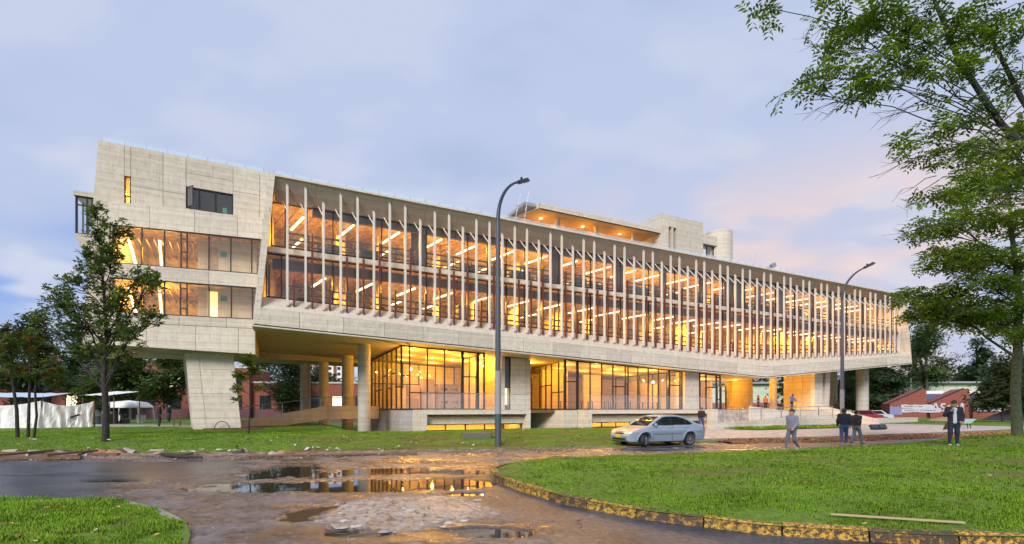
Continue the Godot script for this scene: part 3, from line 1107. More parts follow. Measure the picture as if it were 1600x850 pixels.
	var so := scatter("pebbles", st.mesh(), mats["leaf_litter"], sw, s_t)
	so.set_meta("kind", "stuff")
	tag(so, "small stones and broken bits scattered over the muddy road", "pebbles")

# ------------------------------------------------------------------ the building, in its own axes (x along the front, z towards the road)
const HB := [Vector2(-0.87, 6.84), Vector2(46.0, 5.0), Vector2(73.99, 7.63)]        # lower edge of the front
const GB := [Vector2(-0.87, 8.86), Vector2(46.0, 7.5), Vector2(73.99, 9.45)]        # foot of the lower windows
const GT := [Vector2(0.0, 14.95), Vector2(74.0, 15.45)]                               # head of the upper windows
const ROOF := 16.33
var bld: Node3D

func hb(x: float) -> float: return lerp_table(HB, x)
func gb(x: float) -> float: return lerp_table(GB, x)
func gt(x: float) -> float: return lerp_table(GT, x)
func sill_top(x: float) -> float: return hb(x) + 1.12
func x_left(y: float) -> float: return lerpf(-0.87, 0.0, (y - 6.84) / (16.33 - 6.84))
func x_right(y: float) -> float: return lerpf(73.99, 72.5, (y - 7.63) / (16.33 - 7.63))

func conc() -> Material:
	return mats["concrete_%d" % (rng.randi() % 4)]

# one cast panel: the four corners of its face (counter-clockwise seen from outside), shrunk by half a joint, with thickness
func panel(a: Vector3, b: Vector3, c: Vector3, d: Vector3, thick: float, called := "concrete_panel", m: Material = null, parent: Node = null, gap := 0.012) -> void:
	var nrm := (b - a).cross(d - a).normalized()
	var u := (b - a).normalized() * gap
	var w := (d - a).normalized() * gap
	var p := [a + u + w, b - u + w, c - u - w, d + u - w]
	var g := G.new()
	g.quad(p[0], p[1], p[2], p[3])
	for i in 4:
		var j := (i + 1) % 4
		g.quad(p[i] - nrm * thick, p[j] - nrm * thick, p[j], p[i])
	g.quad(p[3] - nrm * thick, p[2] - nrm * thick, p[1] - nrm * thick, p[0] - nrm * thick)
	put(called, g, m if m else conc(), parent if parent else bld)

func poly_panel(poly: Array, z: float, thick: float, t := Transform3D()) -> void:
	var g := G.new()
	var mid := Vector2.ZERO
	for q in poly:
		mid += q / poly.size()
	var p := PackedVector2Array()
	for q in poly:
		p.append(q + Vector2(signf(mid.x - q.x), signf(mid.y - q.y)) * 0.011)
	g.prism(p, z - thick, z, t)
	put("concrete_panel", g, conc(), bld)

func lit(at: Vector3, energy: float, size := 0.1) -> void:
	var l := OmniLight3D.new()
	l.name = numbered("lamp", bld)
	l.light_color = WARM
	l.light_energy = energy
	l.light_size = size
	l.omni_range = 60.0
	l.omni_attenuation = 2.0
	l.shadow_enabled = true
	l.position = at
	bld.add_child(l)

func downlight(at: Vector3, energy: float) -> void:
	var g := G.new()
	g.cyl(at, at + Vector3(0, 0.03, 0), 0.1, 10)
	put("ceiling_light", g, mats["spot_glow"], bld)
	lit(at + Vector3(0, -0.5, 0), energy)

func area(at: Vector3, size: Vector2, energy: float, basis_of: Basis) -> void:
	var l := AreaLight3D.new()
	l.name = numbered("lamp", bld)
	l.area_size = size
	l.light_color = WARM
	l.light_energy = energy
	l.shadow_enabled = true
	l.transform = Transform3D(basis_of, at)
	bld.add_child(l)

# a glazed frame in a plane z of t: outer outline rectangle or slanted quad, mullions at xs, panes as sub-parts
func glazing(called: String, bottom: Callable, top: Callable, xs: Array, z: float, t: Transform3D, transoms := [], wide := 0.07, m := "frame", thick_at := []) -> MeshInstance3D:
	var g := G.new()
	var n := xs.size()
	for i in n:
		var w: float = wide * (2.6 if i in thick_at else 1.0)
		var x: float = xs[i]
		g.hexa([t * Vector3(x - w / 2, bottom.call(x), z + 0.06), t * Vector3(x + w / 2, bottom.call(x), z + 0.06), t * Vector3(x + w / 2, bottom.call(x), z - 0.06), t * Vector3(x - w / 2, bottom.call(x), z - 0.06),
			t * Vector3(x - w / 2, top.call(x), z + 0.06), t * Vector3(x + w / 2, top.call(x), z + 0.06), t * Vector3(x + w / 2, top.call(x), z - 0.06), t * Vector3(x - w / 2, top.call(x), z - 0.06)])
	for i in n - 1:
		var a: float = xs[i] + wide / 2; var b: float = xs[i + 1] - wide / 2
		var levels := [[bottom, 0.0], [top, -wide]]
		for q in levels:
			var f: Callable = q[0]
			var o: float = q[1]
			g.hexa([t * Vector3(a, f.call(a) + o, z + 0.055), t * Vector3(b, f.call(b) + o, z + 0.055), t * Vector3(b, f.call(b) + o, z - 0.055), t * Vector3(a, f.call(a) + o, z - 0.055),
				t * Vector3(a, f.call(a) + o + wide, z + 0.055), t * Vector3(b, f.call(b) + o + wide, z + 0.055), t * Vector3(b, f.call(b) + o + wide, z - 0.055), t * Vector3(a, f.call(a) + o + wide, z - 0.055)])
	for q in transoms:      # [first bay, last bay, height]
		for i in range(q[0], q[1] + 1):
			if i >= n - 1:
				break
			var a: float = xs[i] + wide / 2; var b: float = xs[i + 1] - wide / 2
			var lo := Vector3(a, q[2] - wide / 2, z - 0.05); var hi := Vector3(b, q[2] + wide / 2, z + 0.05)
			g.hexa([t * Vector3(lo.x, lo.y, hi.z), t * Vector3(hi.x, lo.y, hi.z), t * Vector3(hi.x, lo.y, lo.z), t * Vector3(lo.x, lo.y, lo.z), t * Vector3(lo.x, hi.y, hi.z), t * Vector3(hi.x, hi.y, hi.z), t * Vector3(hi.x, hi.y, lo.z), t * Vector3(lo.x, hi.y, lo.z)])
	var o := put(called, g, mats[m], bld)
	for i in n - 1:
		var a: float = xs[i] + wide / 2; var b: float = xs[i + 1] - wide / 2
		var p := G.new()
		p.quad(t * Vector3(a, bottom.call(a), z), t * Vector3(b, bottom.call(b), z), t * Vector3(b, top.call(b), z), t * Vector3(a, top.call(a), z))
		put("pane", p, mats["window_glass"], o)
	return o

func tube_light(at: Vector3, dir: Vector3, length: float, energy: float) -> void:
	var g := G.new()
	g.bar(at - dir * length / 2, at + dir * length / 2, 0.13, 0.07)
	put("ceiling_light", g, mats["tube_glow"], bld)
	if energy > 0.0:
		var z := dir
		var y := Vector3.UP
		# an area light shines along its -z: turn that downwards
		var bz := Vector3.UP
		var by := z
		var bx := by.cross(bz).normalized()
		area(at + Vector3(0, -0.09, 0), Vector2(0.13, length), energy, Basis(bx, by, bz))

func build_front() -> void:
	# lower band of cast panels, the sloping sill above it, a shadow line and the lip of the soffit
	var x := -0.87
	var cuts := [-0.87]
	x = 1.74
	while x < 72.5:
		cuts.append(x)
		x += 2.66
	cuts.append(73.99)
	for i in cuts.size() - 1:
		var a: float = cuts[i]; var b: float = cuts[i + 1]
		var ta := a; var tb := b
		if i == 0: ta = x_left(sill_top(a))
		if i == cuts.size() - 2: tb = x_right(sill_top(b))
		var pieces := [[a, b]]
		if a < 46.0 and b > 46.0:
			pieces = [[a, 46.0], [46.0, b]]
		for q in pieces:
			var qa: float = ta if q[0] == a else q[0]
			var qb: float = tb if q[1] == b else q[1]
			panel(Vector3(q[0], hb(q[0]) + 0.09, 0), Vector3(q[1], hb(q[1]) + 0.09, 0), Vector3(qb, sill_top(q[1]), 0), Vector3(qa, sill_top(q[0]), 0), 0.2)
	var sc := [x_left(8.4) + 0.3]
	x = 1.2
	while x < 72.0:
		sc.append(x)
		x += 2.66
	sc.append(x_right(9.0) - 0.3)
	for i in sc.size() - 1:
		var a: float = sc[i]; var b: float = sc[i + 1]
		panel(Vector3(a, sill_top(a), -0.004), Vector3(b, sill_top(b), -0.004), Vector3(b, gb(b) - 0.02, GLASS_Z + 0.07), Vector3(a, gb(a) - 0.02, GLASS_Z + 0.07), 0.12, "sill_panel", mats["concrete_1"], bld, 0.006)
	var lip := G.new()
	var dark := G.new()
	for q in [[-0.87, 46.0], [46.0, 73.99]]:
		var a: float = q[0]; var b: float = q[1]
		lip.hexa([Vector3(a, hb(a) - 0.06, 0.0), Vector3(b, hb(b) - 0.06, 0.0), Vector3(b, hb(b) - 0.06, -0.3), Vector3(a, hb(a) - 0.06, -0.3), Vector3(a, hb(a) + 0.03, 0.0), Vector3(b, hb(b) + 0.03, 0.0), Vector3(b, hb(b) + 0.03, -0.3), Vector3(a, hb(a) + 0.03, -0.3)])
		dark.hexa([Vector3(a, hb(a) + 0.031, -0.08), Vector3(b, hb(b) + 0.031, -0.08), Vector3(b, hb(b) + 0.031, -0.3), Vector3(a, hb(a) + 0.031, -0.3), Vector3(a, hb(a) + 0.12, -0.08), Vector3(b, hb(b) + 0.12, -0.08), Vector3(b, hb(b) + 0.12, -0.3), Vector3(a, hb(a) + 0.12, -0.3)])
	put("soffit_lip", lip, mats["concrete_0"], bld)
	put("shadow_gap", dark, mats["bronze"], bld)
	# soffit, in strips as cast
	var sx := [-0.87]
	x = 3.0
	while x < 45.0:
		sx.append(x)
		x += 3.9
	sx.append(46.0)
	x = 49.9
	while x < 72.0:
		sx.append(x)
		x += 3.9
	sx.append(73.99)
	for i in sx.size() - 1:
		var a: float = sx[i]; var b: float = sx[i + 1]
		for zz in [[-0.3, -7.5], [-7.5, -15.0]]:
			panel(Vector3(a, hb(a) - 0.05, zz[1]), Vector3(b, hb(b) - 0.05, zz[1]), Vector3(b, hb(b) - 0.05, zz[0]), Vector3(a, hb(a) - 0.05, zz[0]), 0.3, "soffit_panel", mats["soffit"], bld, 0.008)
	var back := G.new()
	back.hexa([Vector3(-12, 6.25, -14.6), Vector3(16, 6.1, -14.6), Vector3(16, 6.1, -19), Vector3(-12, 6.25, -19), Vector3(-12, 7.2, -14.6), Vector3(16, 6.9, -14.6), Vector3(16, 6.9, -19), Vector3(-12, 7.2, -19)])
	put("rear_beam", back, mats["soffit"], bld)
	# roof edge and the upper sloping soffit
	var re := G.new()
	re.box(Vector3(-0.02, ROOF - 0.13, -1.3), Vector3(72.52, ROOF, 0.0))
	put("roof_edge", re, mats["concrete_0"], bld)
	x = 0.32
	var k := 0
	while x < 72.0:
		var b := minf(x + 2.42, 72.2)
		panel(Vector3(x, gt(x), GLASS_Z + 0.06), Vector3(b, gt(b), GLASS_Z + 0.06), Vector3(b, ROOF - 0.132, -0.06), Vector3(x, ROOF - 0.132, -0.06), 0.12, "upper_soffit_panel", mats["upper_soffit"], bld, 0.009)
		x = b
		k += 1
	# end frames
	var ends := G.new()
	ends.prism(PackedVector2Array([Vector2(-0.9, 6.78), Vector2(-0.5, 6.78 + 0.6), Vector2(0.34, ROOF - 0.14), Vector2(-0.03, ROOF - 0.005)]), -3.25, 0.006)
	put("end_frame", ends, mats["concrete_2"], bld)
	ends = G.new()
	ends.prism(PackedVector2Array([Vector2(74.02, 7.6), Vector2(73.62, 8.2), Vector2(72.15, ROOF - 0.14), Vector2(72.54, ROOF - 0.005)]), -1.25, 0.006)
	put("end_frame", ends, mats["concrete_2"], bld)
	# the floor band between the two storeys of windows
	x = -0.1
	while x < 73.0:
		var b := minf(x + 5.32, 73.05)
		var a1 := maxf(x, x_left(11.9) + 0.36)
		panel(Vector3(a1, 11.68, -0.84), Vector3(b, 11.68, -0.84), Vector3(b, 12.05, -0.84), Vector3(a1, 12.05, -0.84), 0.34, "floor_band", mats["concrete_0"], bld, 0.006)
		x = b
	# windows: two storeys
	var xs := []
	var bay := 1.605
	x = 0.62
	while x < 72.0:
		xs.append(x)
		x += bay
	var per := 5
	for s in 2:
		var i := 0
		while i < xs.size() - 1:
			var row: Array = xs.slice(i, mini(i + per + 1, xs.size()))
			row = row.duplicate()
			if i == 0:
				row[0] = x_left(13.4 if s else 10.2) + 0.42
				row.insert(1, 0.95 if s else 0.72)
			if s == 1:
				glazing("upper_window", func(_x: float) -> float: return 12.1, func(q: float) -> float: return gt(q) - 0.01, row, GLASS_Z, Transform3D(), [], 0.075, "frame")
			else:
				glazing("lower_window", func(q: float) -> float: return gb(q), func(_x: float) -> float: return 11.64, row, GLASS_Z, Transform3D(), [], 0.075, "frame")
			i += per
	# handrails just behind the glass
	x = 0.9
	k = 0
	while x < 71.5:
		var b := minf(x + 4.28, 72.0)
		for s in 2:
			var g := G.new()
			for hgt in ([0.28, 0.62, 1.02] if s else [0.42, 0.9]):
				var ya: float = 12.1 + hgt if s else gb(x) + hgt
				var yb: float = 12.1 + hgt if s else gb(b) + hgt
				g.bar(Vector3(x, ya, -1.14), Vector3(b - 0.03, yb, -1.14), 0.06, 0.12 if hgt > 0.3 else 0.1)
			for q in 3:
				var xx: float = lerpf(x, b, q / 3.0)
				var y0: float = 12.1 if s else gb(xx)
				g.box(Vector3(xx, y0, -1.17), Vector3(xx + 0.08, y0 + (1.02 if s else 0.9), -1.11))
			put("handrail", g, mats["bronze"], bld)
		x = b
		k += 1
	# sun fins of cream metal in front, and shorter rust ones between them
	var rust_tops := [9.95, 13.05, 9.95, 11.85, 11.85, 13.05]
	for i in 67:
		var fx := 1.04 + 1.07 * i
		var yb := lerp_table([Vector2(0, 8.3), Vector2(46, 6.92), Vector2(74, 9.05)], fx)
		var yt := 15.12 if i % 3 == 2 else 15.86
		var g := G.new()
		g.hexa([Vector3(fx - 0.07, yb, -0.22), Vector3(fx + 0.07, yb, -0.22), Vector3(fx + 0.07, yb, -0.37), Vector3(fx - 0.07, yb, -0.37), Vector3(fx - 0.07, yt + 0.1, -0.22), Vector3(fx + 0.07, yt - 0.06, -0.22), Vector3(fx + 0.07, yt - 0.06, -0.37), Vector3(fx - 0.07, yt + 0.1, -0.37)])
		put("sun_fin", g, mats["cream"], bld)
		var s := G.new()
		s.bar(Vector3(fx - 0.05, 14.38, -0.36), Vector3(fx - 0.28, 15.12, -0.9), 0.045, 0.07)
		put("fin_strut", s, mats["cream"], bld)
		if i < 66:
			var r := G.new()
			var rx := fx + 0.4
			var ry := lerp_table([Vector2(0, 8.3), Vector2(46, 6.92), Vector2(74, 9.05)], rx) + 0.02
			var rt: float = rust_tops[i % 6]
			r.box(Vector3(rx - 0.058, ry, -0.44), Vector3(rx + 0.058, rt, -0.3))
			put("rust_fin", r, mats["rust"], bld)

func build_upper_rooms() -> void:
	var dir := Vector3(-0.22, 0, -0.976).normalized()
	# slabs, walls and roof
	var g := G.new()
	g.prism(PackedVector2Array([Vector2(-0.3, gb(0) - 0.4), Vector2(46, 7.1), Vector2(73.6, gb(73) - 0.4), Vector2(73.6, gb(73) - 0.03), Vector2(46, 7.47), Vector2(-0.3, gb(0) - 0.03)]), -14.9, -1.12)
	put("floor_slab", g, mats["carpet"], bld)
	g = G.new()
	g.box(Vector3(-0.1, 11.66, -14.9), Vector3(73.0, 12.08, -1.18))
	put("floor_slab", g, mats["warm_ceiling"], bld)
	g = G.new()
	g.box(Vector3(0.0, 15.55, -14.9), Vector3(72.4, 15.7, -1.25))
	put("ceiling", g, mats["warm_ceiling"], bld)
	g = G.new()
	g.box(Vector3(-0.3, 6.9, -10.4), Vector3(73.6, 15.6, -10.1))
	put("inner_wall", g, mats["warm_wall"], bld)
	g = G.new()
	g.box(Vector3(72.2, 7.9, -14.9), Vector3(72.5, 15.6, -1.3))
	put("end_wall", g, mats["concrete_1"], bld)
	g = G.new()
	g.prism(PackedVector2Array([Vector2(x_left(7.5) + 0.06, 7.5), Vector2(x_left(7.5) + 0.36, 7.5), Vector2(x_left(15.6) + 0.36, 15.6), Vector2(x_left(15.6) + 0.06, 15.6)]), -14.9, -1.3)
	put("end_wall", g, mats["warm_wall"], bld)
	g = G.new()
	g.box(Vector3(-0.35, 6.6, -15.3), Vector3(72.5, ROOF, -14.95))
	put("rear_wall", g, mats["concrete_1"], bld)
	g = G.new()
	g.box(Vector3(-0.02, ROOF - 0.12, -15.3), Vector3(72.5, ROOF - 0.002, -1.31))
	put("roof", g, mats["roofing"], bld)
	# the dark beam inside the head of the lower windows
	g = G.new()
	g.box(Vector3(0.2, 10.98, -2.35), Vector3(72.2, 11.64, -2.1))
	put("beam", g, mats["spandrel"], bld)
	# a dark beam painting the shade into the upper window heads, and dark cupboards under their rails
	g = G.new()
	g.prism(PackedVector2Array([Vector2(2.6, gt(2.6) - 0.42), Vector2(72.0, gt(72.0) - 0.5), Vector2(72.0, 15.6), Vector2(2.6, 15.6)]), -1.6, -1.35)
	put("beam", g, mats["spandrel"], bld)
	rng.seed = 33
	var cx := 0.7
	while cx < 70.0:
		var cw := rnd(0.9, 2.3)
		if rng.randf() < 0.62:
			var cb := G.new()
			cb.box(Vector3(cx, 12.1, -1.7), Vector3(cx + cw, 12.1 + rnd(0.55, 1.0), -1.3))
			put("cupboard", cb, mats[["dark_panel", "spandrel", "dark_panel", "grey_cupboard"][rng.randi() % 4]], bld)
		if rng.randf() < 0.3:
			var cb := G.new()
			cb.box(Vector3(cx, gb(cx), -2.0), Vector3(cx + cw * 0.6, gb(cx) + rnd(0.7, 1.6), -1.5))
			put("cupboard", cb, mats[["dark_panel", "spandrel", "grey_cupboard"][rng.randi() % 3]], bld)
		cx += cw + rnd(0.1, 1.2)
	# wooden ceiling slats
	for s in 2:
		var slats := G.new()
		var y: float = 15.32 if s else 11.3
		var x := 0.6
		while x < 72.0:
			if int(x / 4.3) % 3 == 0:
				slats.bar(Vector3(x + 0.6, y, -2.5), Vector3(x + 0.6, y, -2.5) + dir * 7.2, 0.06, 0.16)
			x += 0.62
		var o := put("ceiling_slats", slats, mats["wood"], bld)
		o.set_meta("kind", "stuff")
	# hanging tube lights
	rng.seed = 21
	var x := 1.6
	var k := 0
	while x < 71.5:
		for s in 2:
			var y: float = 14.72 if s else 10.75
			var at := Vector3(x + (0.0 if s else 1.3) + rnd(-0.25, 0.25), y, -3.7)
			tube_light(at, dir, 3.0, (27.0 if s else 38.0) * rnd(0.6, 1.3))
			if rng.randf() < 0.6:
				tube_light(at + dir * 4.6 + Vector3(1.2, 0, 0), dir, 2.6, 0.0)
		x += 3.21
		k += 1
	# round columns, doors and cupboards in the depth of the rooms
	x = 5.0
	while x < 72.0:
		for s in 2:
			var c := G.new()
			c.cyl(Vector3(x, (12.0 if s else 7.2), -6.2), Vector3(x, (15.6 if s else 11.7), -6.2), 0.33, 14)
			put("inner_column", c, mats["inner_concrete"], bld)
		x += 7.6
	x = 2.0
	while x < 70.0:
		for s in 2:
			var d := G.new()
			var y: float = 12.05 if s else gb(x) - 0.03
			d.box(Vector3(x, y, -10.1), Vector3(x + 1.0, y + 2.2, -10.04))
			put("inner_door", d, mats[["dark_panel", "wood", "dark_panel"][rng.randi() % 3]], bld)
			if rng.randf() < 0.6:
				var p := G.new()
				p.box(Vector3(x + 2.4, y, -9.8), Vector3(x + 2.55, y + 3.4, -4.2))
				put("partition", p, mats["warm_wall"], bld)
		x += rnd(2.6, 4.6)
	# dark curtains or blank bays in the upper storey
	for q in [[9.3, 10.4], [21.0, 22.2], [27.6, 29.0], [33.1, 34.0], [38.2, 39.3], [41.8, 44.8], [46.4, 47.4], [50.2, 51.5], [55.5, 56.6], [59.0, 60.6], [66.0, 67.2]]:
		var d := G.new()
		d.box(Vector3(q[0], 12.1, -1.75), Vector3(q[1], 15.3, -1.7))
		put("screen_panel", d, mats["dark_panel"], bld)

func roof_rail(a: Vector3, b: Vector3) -> void:
	var n := int(round(a.distance_to(b) / 1.07))
	for i in n + 1:
		var p := a.lerp(b, float(i) / n)
		var g := G.new()
		g.box(p + Vector3(-0.013, 0, -0.02), p + Vector3(0.013, 0.28, 0.02))
		put("roof_rail_post", g, mats["steel"], bld)
		if i < n:
			var q := a.lerp(b, float(i + 1) / n)
			var w := G.new()
			w.quad(p + Vector3(0.02, 0.02, 0), q + Vector3(-0.02, 0.02, 0), q + Vector3(-0.02, 0.27, 0), p + Vector3(0.02, 0.27, 0))
			put("roof_rail_pane", w, mats["roof_glass"], bld)

func build_west_block() -> void:
	# the upper storey of the left block
	var z := -3.3
	var yb := 13.9
	var xl := func(y: float) -> float: return lerpf(-9.8, -9.12, (y - 7.0) / 10.77)
	poly_panel([Vector2(-9.12, 17.77), Vector2(xl.call(yb), yb), Vector2(-7.87, yb), Vector2(-7.87, 17.77)], z, 0.3)
	poly_panel([Vector2(-7.87, 15.88), Vector2(-7.55, 15.88), Vector2(-7.55, 17.77), Vector2(-7.87, 17.77)], z, 0.3)
	for q in [[-7.55, -5.93, 15.35, 17.77], [-7.55, -5.93, yb, 15.35], [-5.93, -4.73, 15.35, 17.77], [-5.93, -4.73, yb, 15.35], [-4.73, -2.13, 15.88, 16.75], [-4.73, -2.13, 16.75, 17.77], [-4.73, -2.13, yb, 14.5], [-2.13, -0.57, 16.1, 17.77], [-2.13, -0.57, yb, 16.1], [-0.57, 0.3, yb, 17.77]]:
		poly_panel([Vector2(q[0], q[2]), Vector2(q[1], q[2]), Vector2(q[1], q[3]), Vector2(q[0], q[3])], z, 0.3)
	poly_panel([Vector2(xl.call(yb), yb), Vector2(xl.call(5.5), 5.5), Vector2(-8.3, 5.5), Vector2(-8.3, yb)], z, 0.3)
	var flat := Transform3D()
	glazing("upper_window", func(_x: float) -> float: return 14.5, func(_x: float) -> float: return 15.88, [-4.7, -4.05, -3.15, -2.16], z - 0.12, flat, [], 0.06)
	glazing("slit_window", func(_x: float) -> float: return yb, func(_x: float) -> float: return 15.88, [-7.84, -7.58], z - 0.12, flat, [[0, 0, 14.7]], 0.05)
	var sash := G.new()
	var hinge := Transform3D(Basis(Vector3.UP, -0.9), Vector3(-4.66, 14.55, z))
	for q in [[Vector3(0, 0, 0), Vector3(0.05, 1.28, 0.04)], [Vector3(0.58, 0, 0), Vector3(0.63, 1.28, 0.04)], [Vector3(0.05, 0, 0), Vector3(0.58, 0.05, 0.04)], [Vector3(0.05, 1.23, 0), Vector3(0.58, 1.28, 0.04)]]:
		sash.obox(hinge * Transform3D(Basis(), (q[0] + q[1]) / 2), q[1] - q[0])
	var so := put("open_sash", sash, mats["frame"], bld)
	var sp := G.new()
	sp.quad(hinge * Vector3(0.05, 0.05, 0.02), hinge * Vector3(0.58, 0.05, 0.02), hinge * Vector3(0.58, 1.23, 0.02), hinge * Vector3(0.05, 1.23, 0.02))
	put("pane", sp, mats["window_glass"], so)
	var sign_board := G.new()
	sign_board.box(Vector3(-2.75, 14.62, z - 0.32), Vector3(-2.5, 15.0, z - 0.3))
	put("green_sign", sign_board, M("sign_green", Color(0.02, 0.2, 0.11), 0.5), bld)
	# roof, end wall, rear and rooms
	var g := G.new()
	g.box(Vector3(-9.1, 17.6, -13.0), Vector3(0.3, 17.74, z - 0.31))
	put("roof", g, mats["roofing"], bld)
	g = G.new()
	g.prism(PackedVector2Array([Vector2(-9.1, 17.76), Vector2(xl.call(5.5) + 0.02, 5.5), Vector2(xl.call(5.5) + 0.3, 5.5), Vector2(-8.8, 17.76)]), -13.0, z - 0.305)
	put("end_wall", g, mats["concrete_0"], bld)
	g = G.new()
	g.box(Vector3(-9.1, 7.0, -13.3), Vector3(0.3, 17.7, -13.01))
	put("rear_wall", g, mats["concrete_1"], bld)
	g = G.new()
	g.box(Vector3(0.05, 7.2, -13.0), Vector3(0.28, 17.7, z - 0.31))
	put("end_wall", g, mats["concrete_1"], bld)
	g = G.new()
	g.box(Vector3(-8.8, yb - 0.35, -13.0), Vector3(0.04, yb, z - 0.31))
	put("floor_slab", g, mats["warm_ceiling"], bld)
	g = G.new()
	g.box(Vector3(-8.8, yb, -6.6), Vector3(0.04, 17.6, -6.5))
	put("inner_wall", g, M("grey_wall", Color(0.25, 0.24, 0.24), 0.8), bld)
	lit(Vector3(-7.6, 15.5, -5.5), 5.0, 0.1)
	g = G.new()
	g.box(Vector3(-6.9, yb, -6.5), Vector3(-6.8, 17.6, z - 0.31))
	put("inner_wall", g, mats["warm_wall"], bld)
	g = G.new()
	g.cyl(Vector3(-7.6, 15.46, -5.5), Vector3(-7.6, 15.54, -5.5), 0.12, 10)
	put("ceiling_light", g, mats["spot_glow"], bld)
	# the bay that juts out on the left
	g = G.new()
	g.box(Vector3(-10.72, 14.83, -7.4), Vector3(-9.3, 15.1, -4.9))
	put("bay_roof", g, mats["concrete_1"], bld)
	g = G.new()
	g.hexa([Vector3(-10.45, 11.75, -5.0), Vector3(-9.35, 11.75, -5.0), Vector3(-9.35, 11.75, -7.3), Vector3(-10.45, 11.75, -7.3), Vector3(-10.7, 12.5, -4.92), Vector3(-9.35, 12.5, -4.92), Vector3(-9.35, 12.5, -7.38), Vector3(-10.7, 12.5, -7.38)])
	put("bay_base", g, mats["concrete_1"], bld)
	glazing("bay_window", func(_x: float) -> float: return 12.5, func(_x: float) -> float: return 14.83, [-10.62, -10.1, -9.85, -9.5], -5.05, flat, [[0, 2, 14.3]], 0.06)
	g = G.new()
	for q in [-5.1, -6.2, -7.2]:
		g.box(Vector3(-10.66, 12.5, q - 0.06), Vector3(-10.56, 14.83, q))
	put("bay_posts", g, mats["frame"], bld)
	# the two lower storeys, turned a little
	var t := Transform3D(Basis(Vector3.UP, -0.13602), Vector3(-8.53, 0, -2.84))
	var w := 8.25
	for q in [[0.0, 2.06], [2.06, 4.43], [4.43, 6.79], [6.79, w]]:
		poly_panel([Vector2(q[0], 12.69), Vector2(q[1], 12.69), Vector2(q[1], 14.07), Vector2(q[0], 14.07)], 0.0, 0.3, t)
	for q in [[0.0, 2.4], [2.4, 5.2], [5.2, w]]:
		poly_panel([Vector2(q[0], 9.55), Vector2(q[1], 9.55), Vector2(q[1], 10.42), Vector2(q[0], 10.42)], 0.0, 0.3, t)
	for q in [[0.0, 1.2], [1.2, 3.61], [3.61, 6.17], [6.17, w]]:
		poly_panel([Vector2(q[0], 6.9), Vector2(q[1], 6.9), Vector2(q[1], 7.49), Vector2(q[0], 7.49)], 0.012, 0.3, t)
	for q in [[0.0, 1.9], [1.9, 4.49], [4.49, 6.84], [6.84, 7.8]]:
		var b0: float = 5.54 - 0.037 * q[0]
		var b1: float = 5.54 - 0.037 * q[1]
		poly_panel([Vector2(q[0], b0), Vector2(q[1], b1), Vector2(q[1], 6.9), Vector2(q[0], 6.9)], 0.0, 0.3, t)
	glazing("strip_window", func(_x: float) -> float: return 10.42, func(_x: float) -> float: return 12.69, [0.06, 0.22, 1.65, 2.81, 3.68, 4.0, 5.19, 6.4, 7.59, w - 0.02], -0.1, t, [[4, 4, 12.27], [4, 4, 11.45]], 0.055)
	glazing("strip_window", func(_x: float) -> float: return 7.49, func(_x: float) -> float: return 9.55, [0.06, 0.22, 1.65, 2.81, 3.65, 4.0, 5.19, 6.43, 7.63, w - 0.02], -0.1, t, [[4, 4, 9.2], [4, 4, 7.95]], 0.055)
	g = G.new()
	g.obox(t * Transform3D(Basis(), Vector3(w / 2, 13.9, -3.2)), Vector3(w, 0.3, 5.7))
	g.obox(t * Transform3D(Basis(), Vector3(w / 2, 10.0, -3.2)), Vector3(w, 0.8, 5.7))
	put("floor_slab", g, mats["warm_ceiling"], bld)
	g = G.new()
	g.obox(t * Transform3D(Basis(), Vector3(w / 2 - 0.3, 7.13, -3.4)), Vector3(w - 0.3, 0.5, 6.1))
	put("floor_slab", g, mats["warm_ceiling"], bld)
	g = G.new()
	g.hexa([Vector3(-8.6, 5.53, -3.16), Vector3(-0.86, 5.25, -2.1), Vector3(-0.86, 6.3, -14.6), Vector3(-9.75, 6.3, -14.6), Vector3(-8.6, 6.86, -3.16), Vector3(-0.86, 6.86, -2.1), Vector3(-0.86, 6.86, -14.6), Vector3(-9.75, 6.86, -14.6)])
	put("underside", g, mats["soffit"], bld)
	g = G.new()
	g.obox(t * Transform3D(Basis(), Vector3(w / 2, 10.4, -5.9)), Vector3(w, 6.6, 0.2))
	put("inner_wall", g, mats["warm_wall"], bld)
	g = G.new()
	g.obox(t * Transform3D(Basis(), Vector3(0.03, 9.8, -3.1)), Vector3(0.1, 8.4, 5.4))
	put("end_wall", g, mats["concrete_1"], bld)
	g = G.new()
	g.obox(t * Transform3D(Basis(), Vector3(w - 0.05, 10.45, -3.1)), Vector3(0.1, 7.0, 5.4))
	put("end_wall", g, mats["inner_concrete"], bld)
	# a concrete wall shows close behind the glass on the right of both strips
	for y in [[7.49, 9.6], [10.4, 12.75]]:
		g = G.new()
		g.obox(t * Transform3D(Basis(), Vector3(5.95, (y[0] + y[1]) / 2, -1.5)), Vector3(3.4, y[1] - y[0], 0.2))
		put("inner_wall", g, mats["inner_concrete"], bld)
		g = G.new()
		g.obox(t * Transform3D(Basis(), Vector3(5.1, y[0] + 0.95, -1.385)), Vector3(0.55, 1.9, 0.03))
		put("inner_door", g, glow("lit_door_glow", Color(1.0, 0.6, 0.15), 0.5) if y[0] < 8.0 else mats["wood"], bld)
		g = G.new()
		g.obox(t * Transform3D(Basis(), Vector3(5.72, y[0] + 1.5, -1.385)), Vector3(0.36, 0.34, 0.02))
		put("green_sign", g, mats["sign_green"], bld)
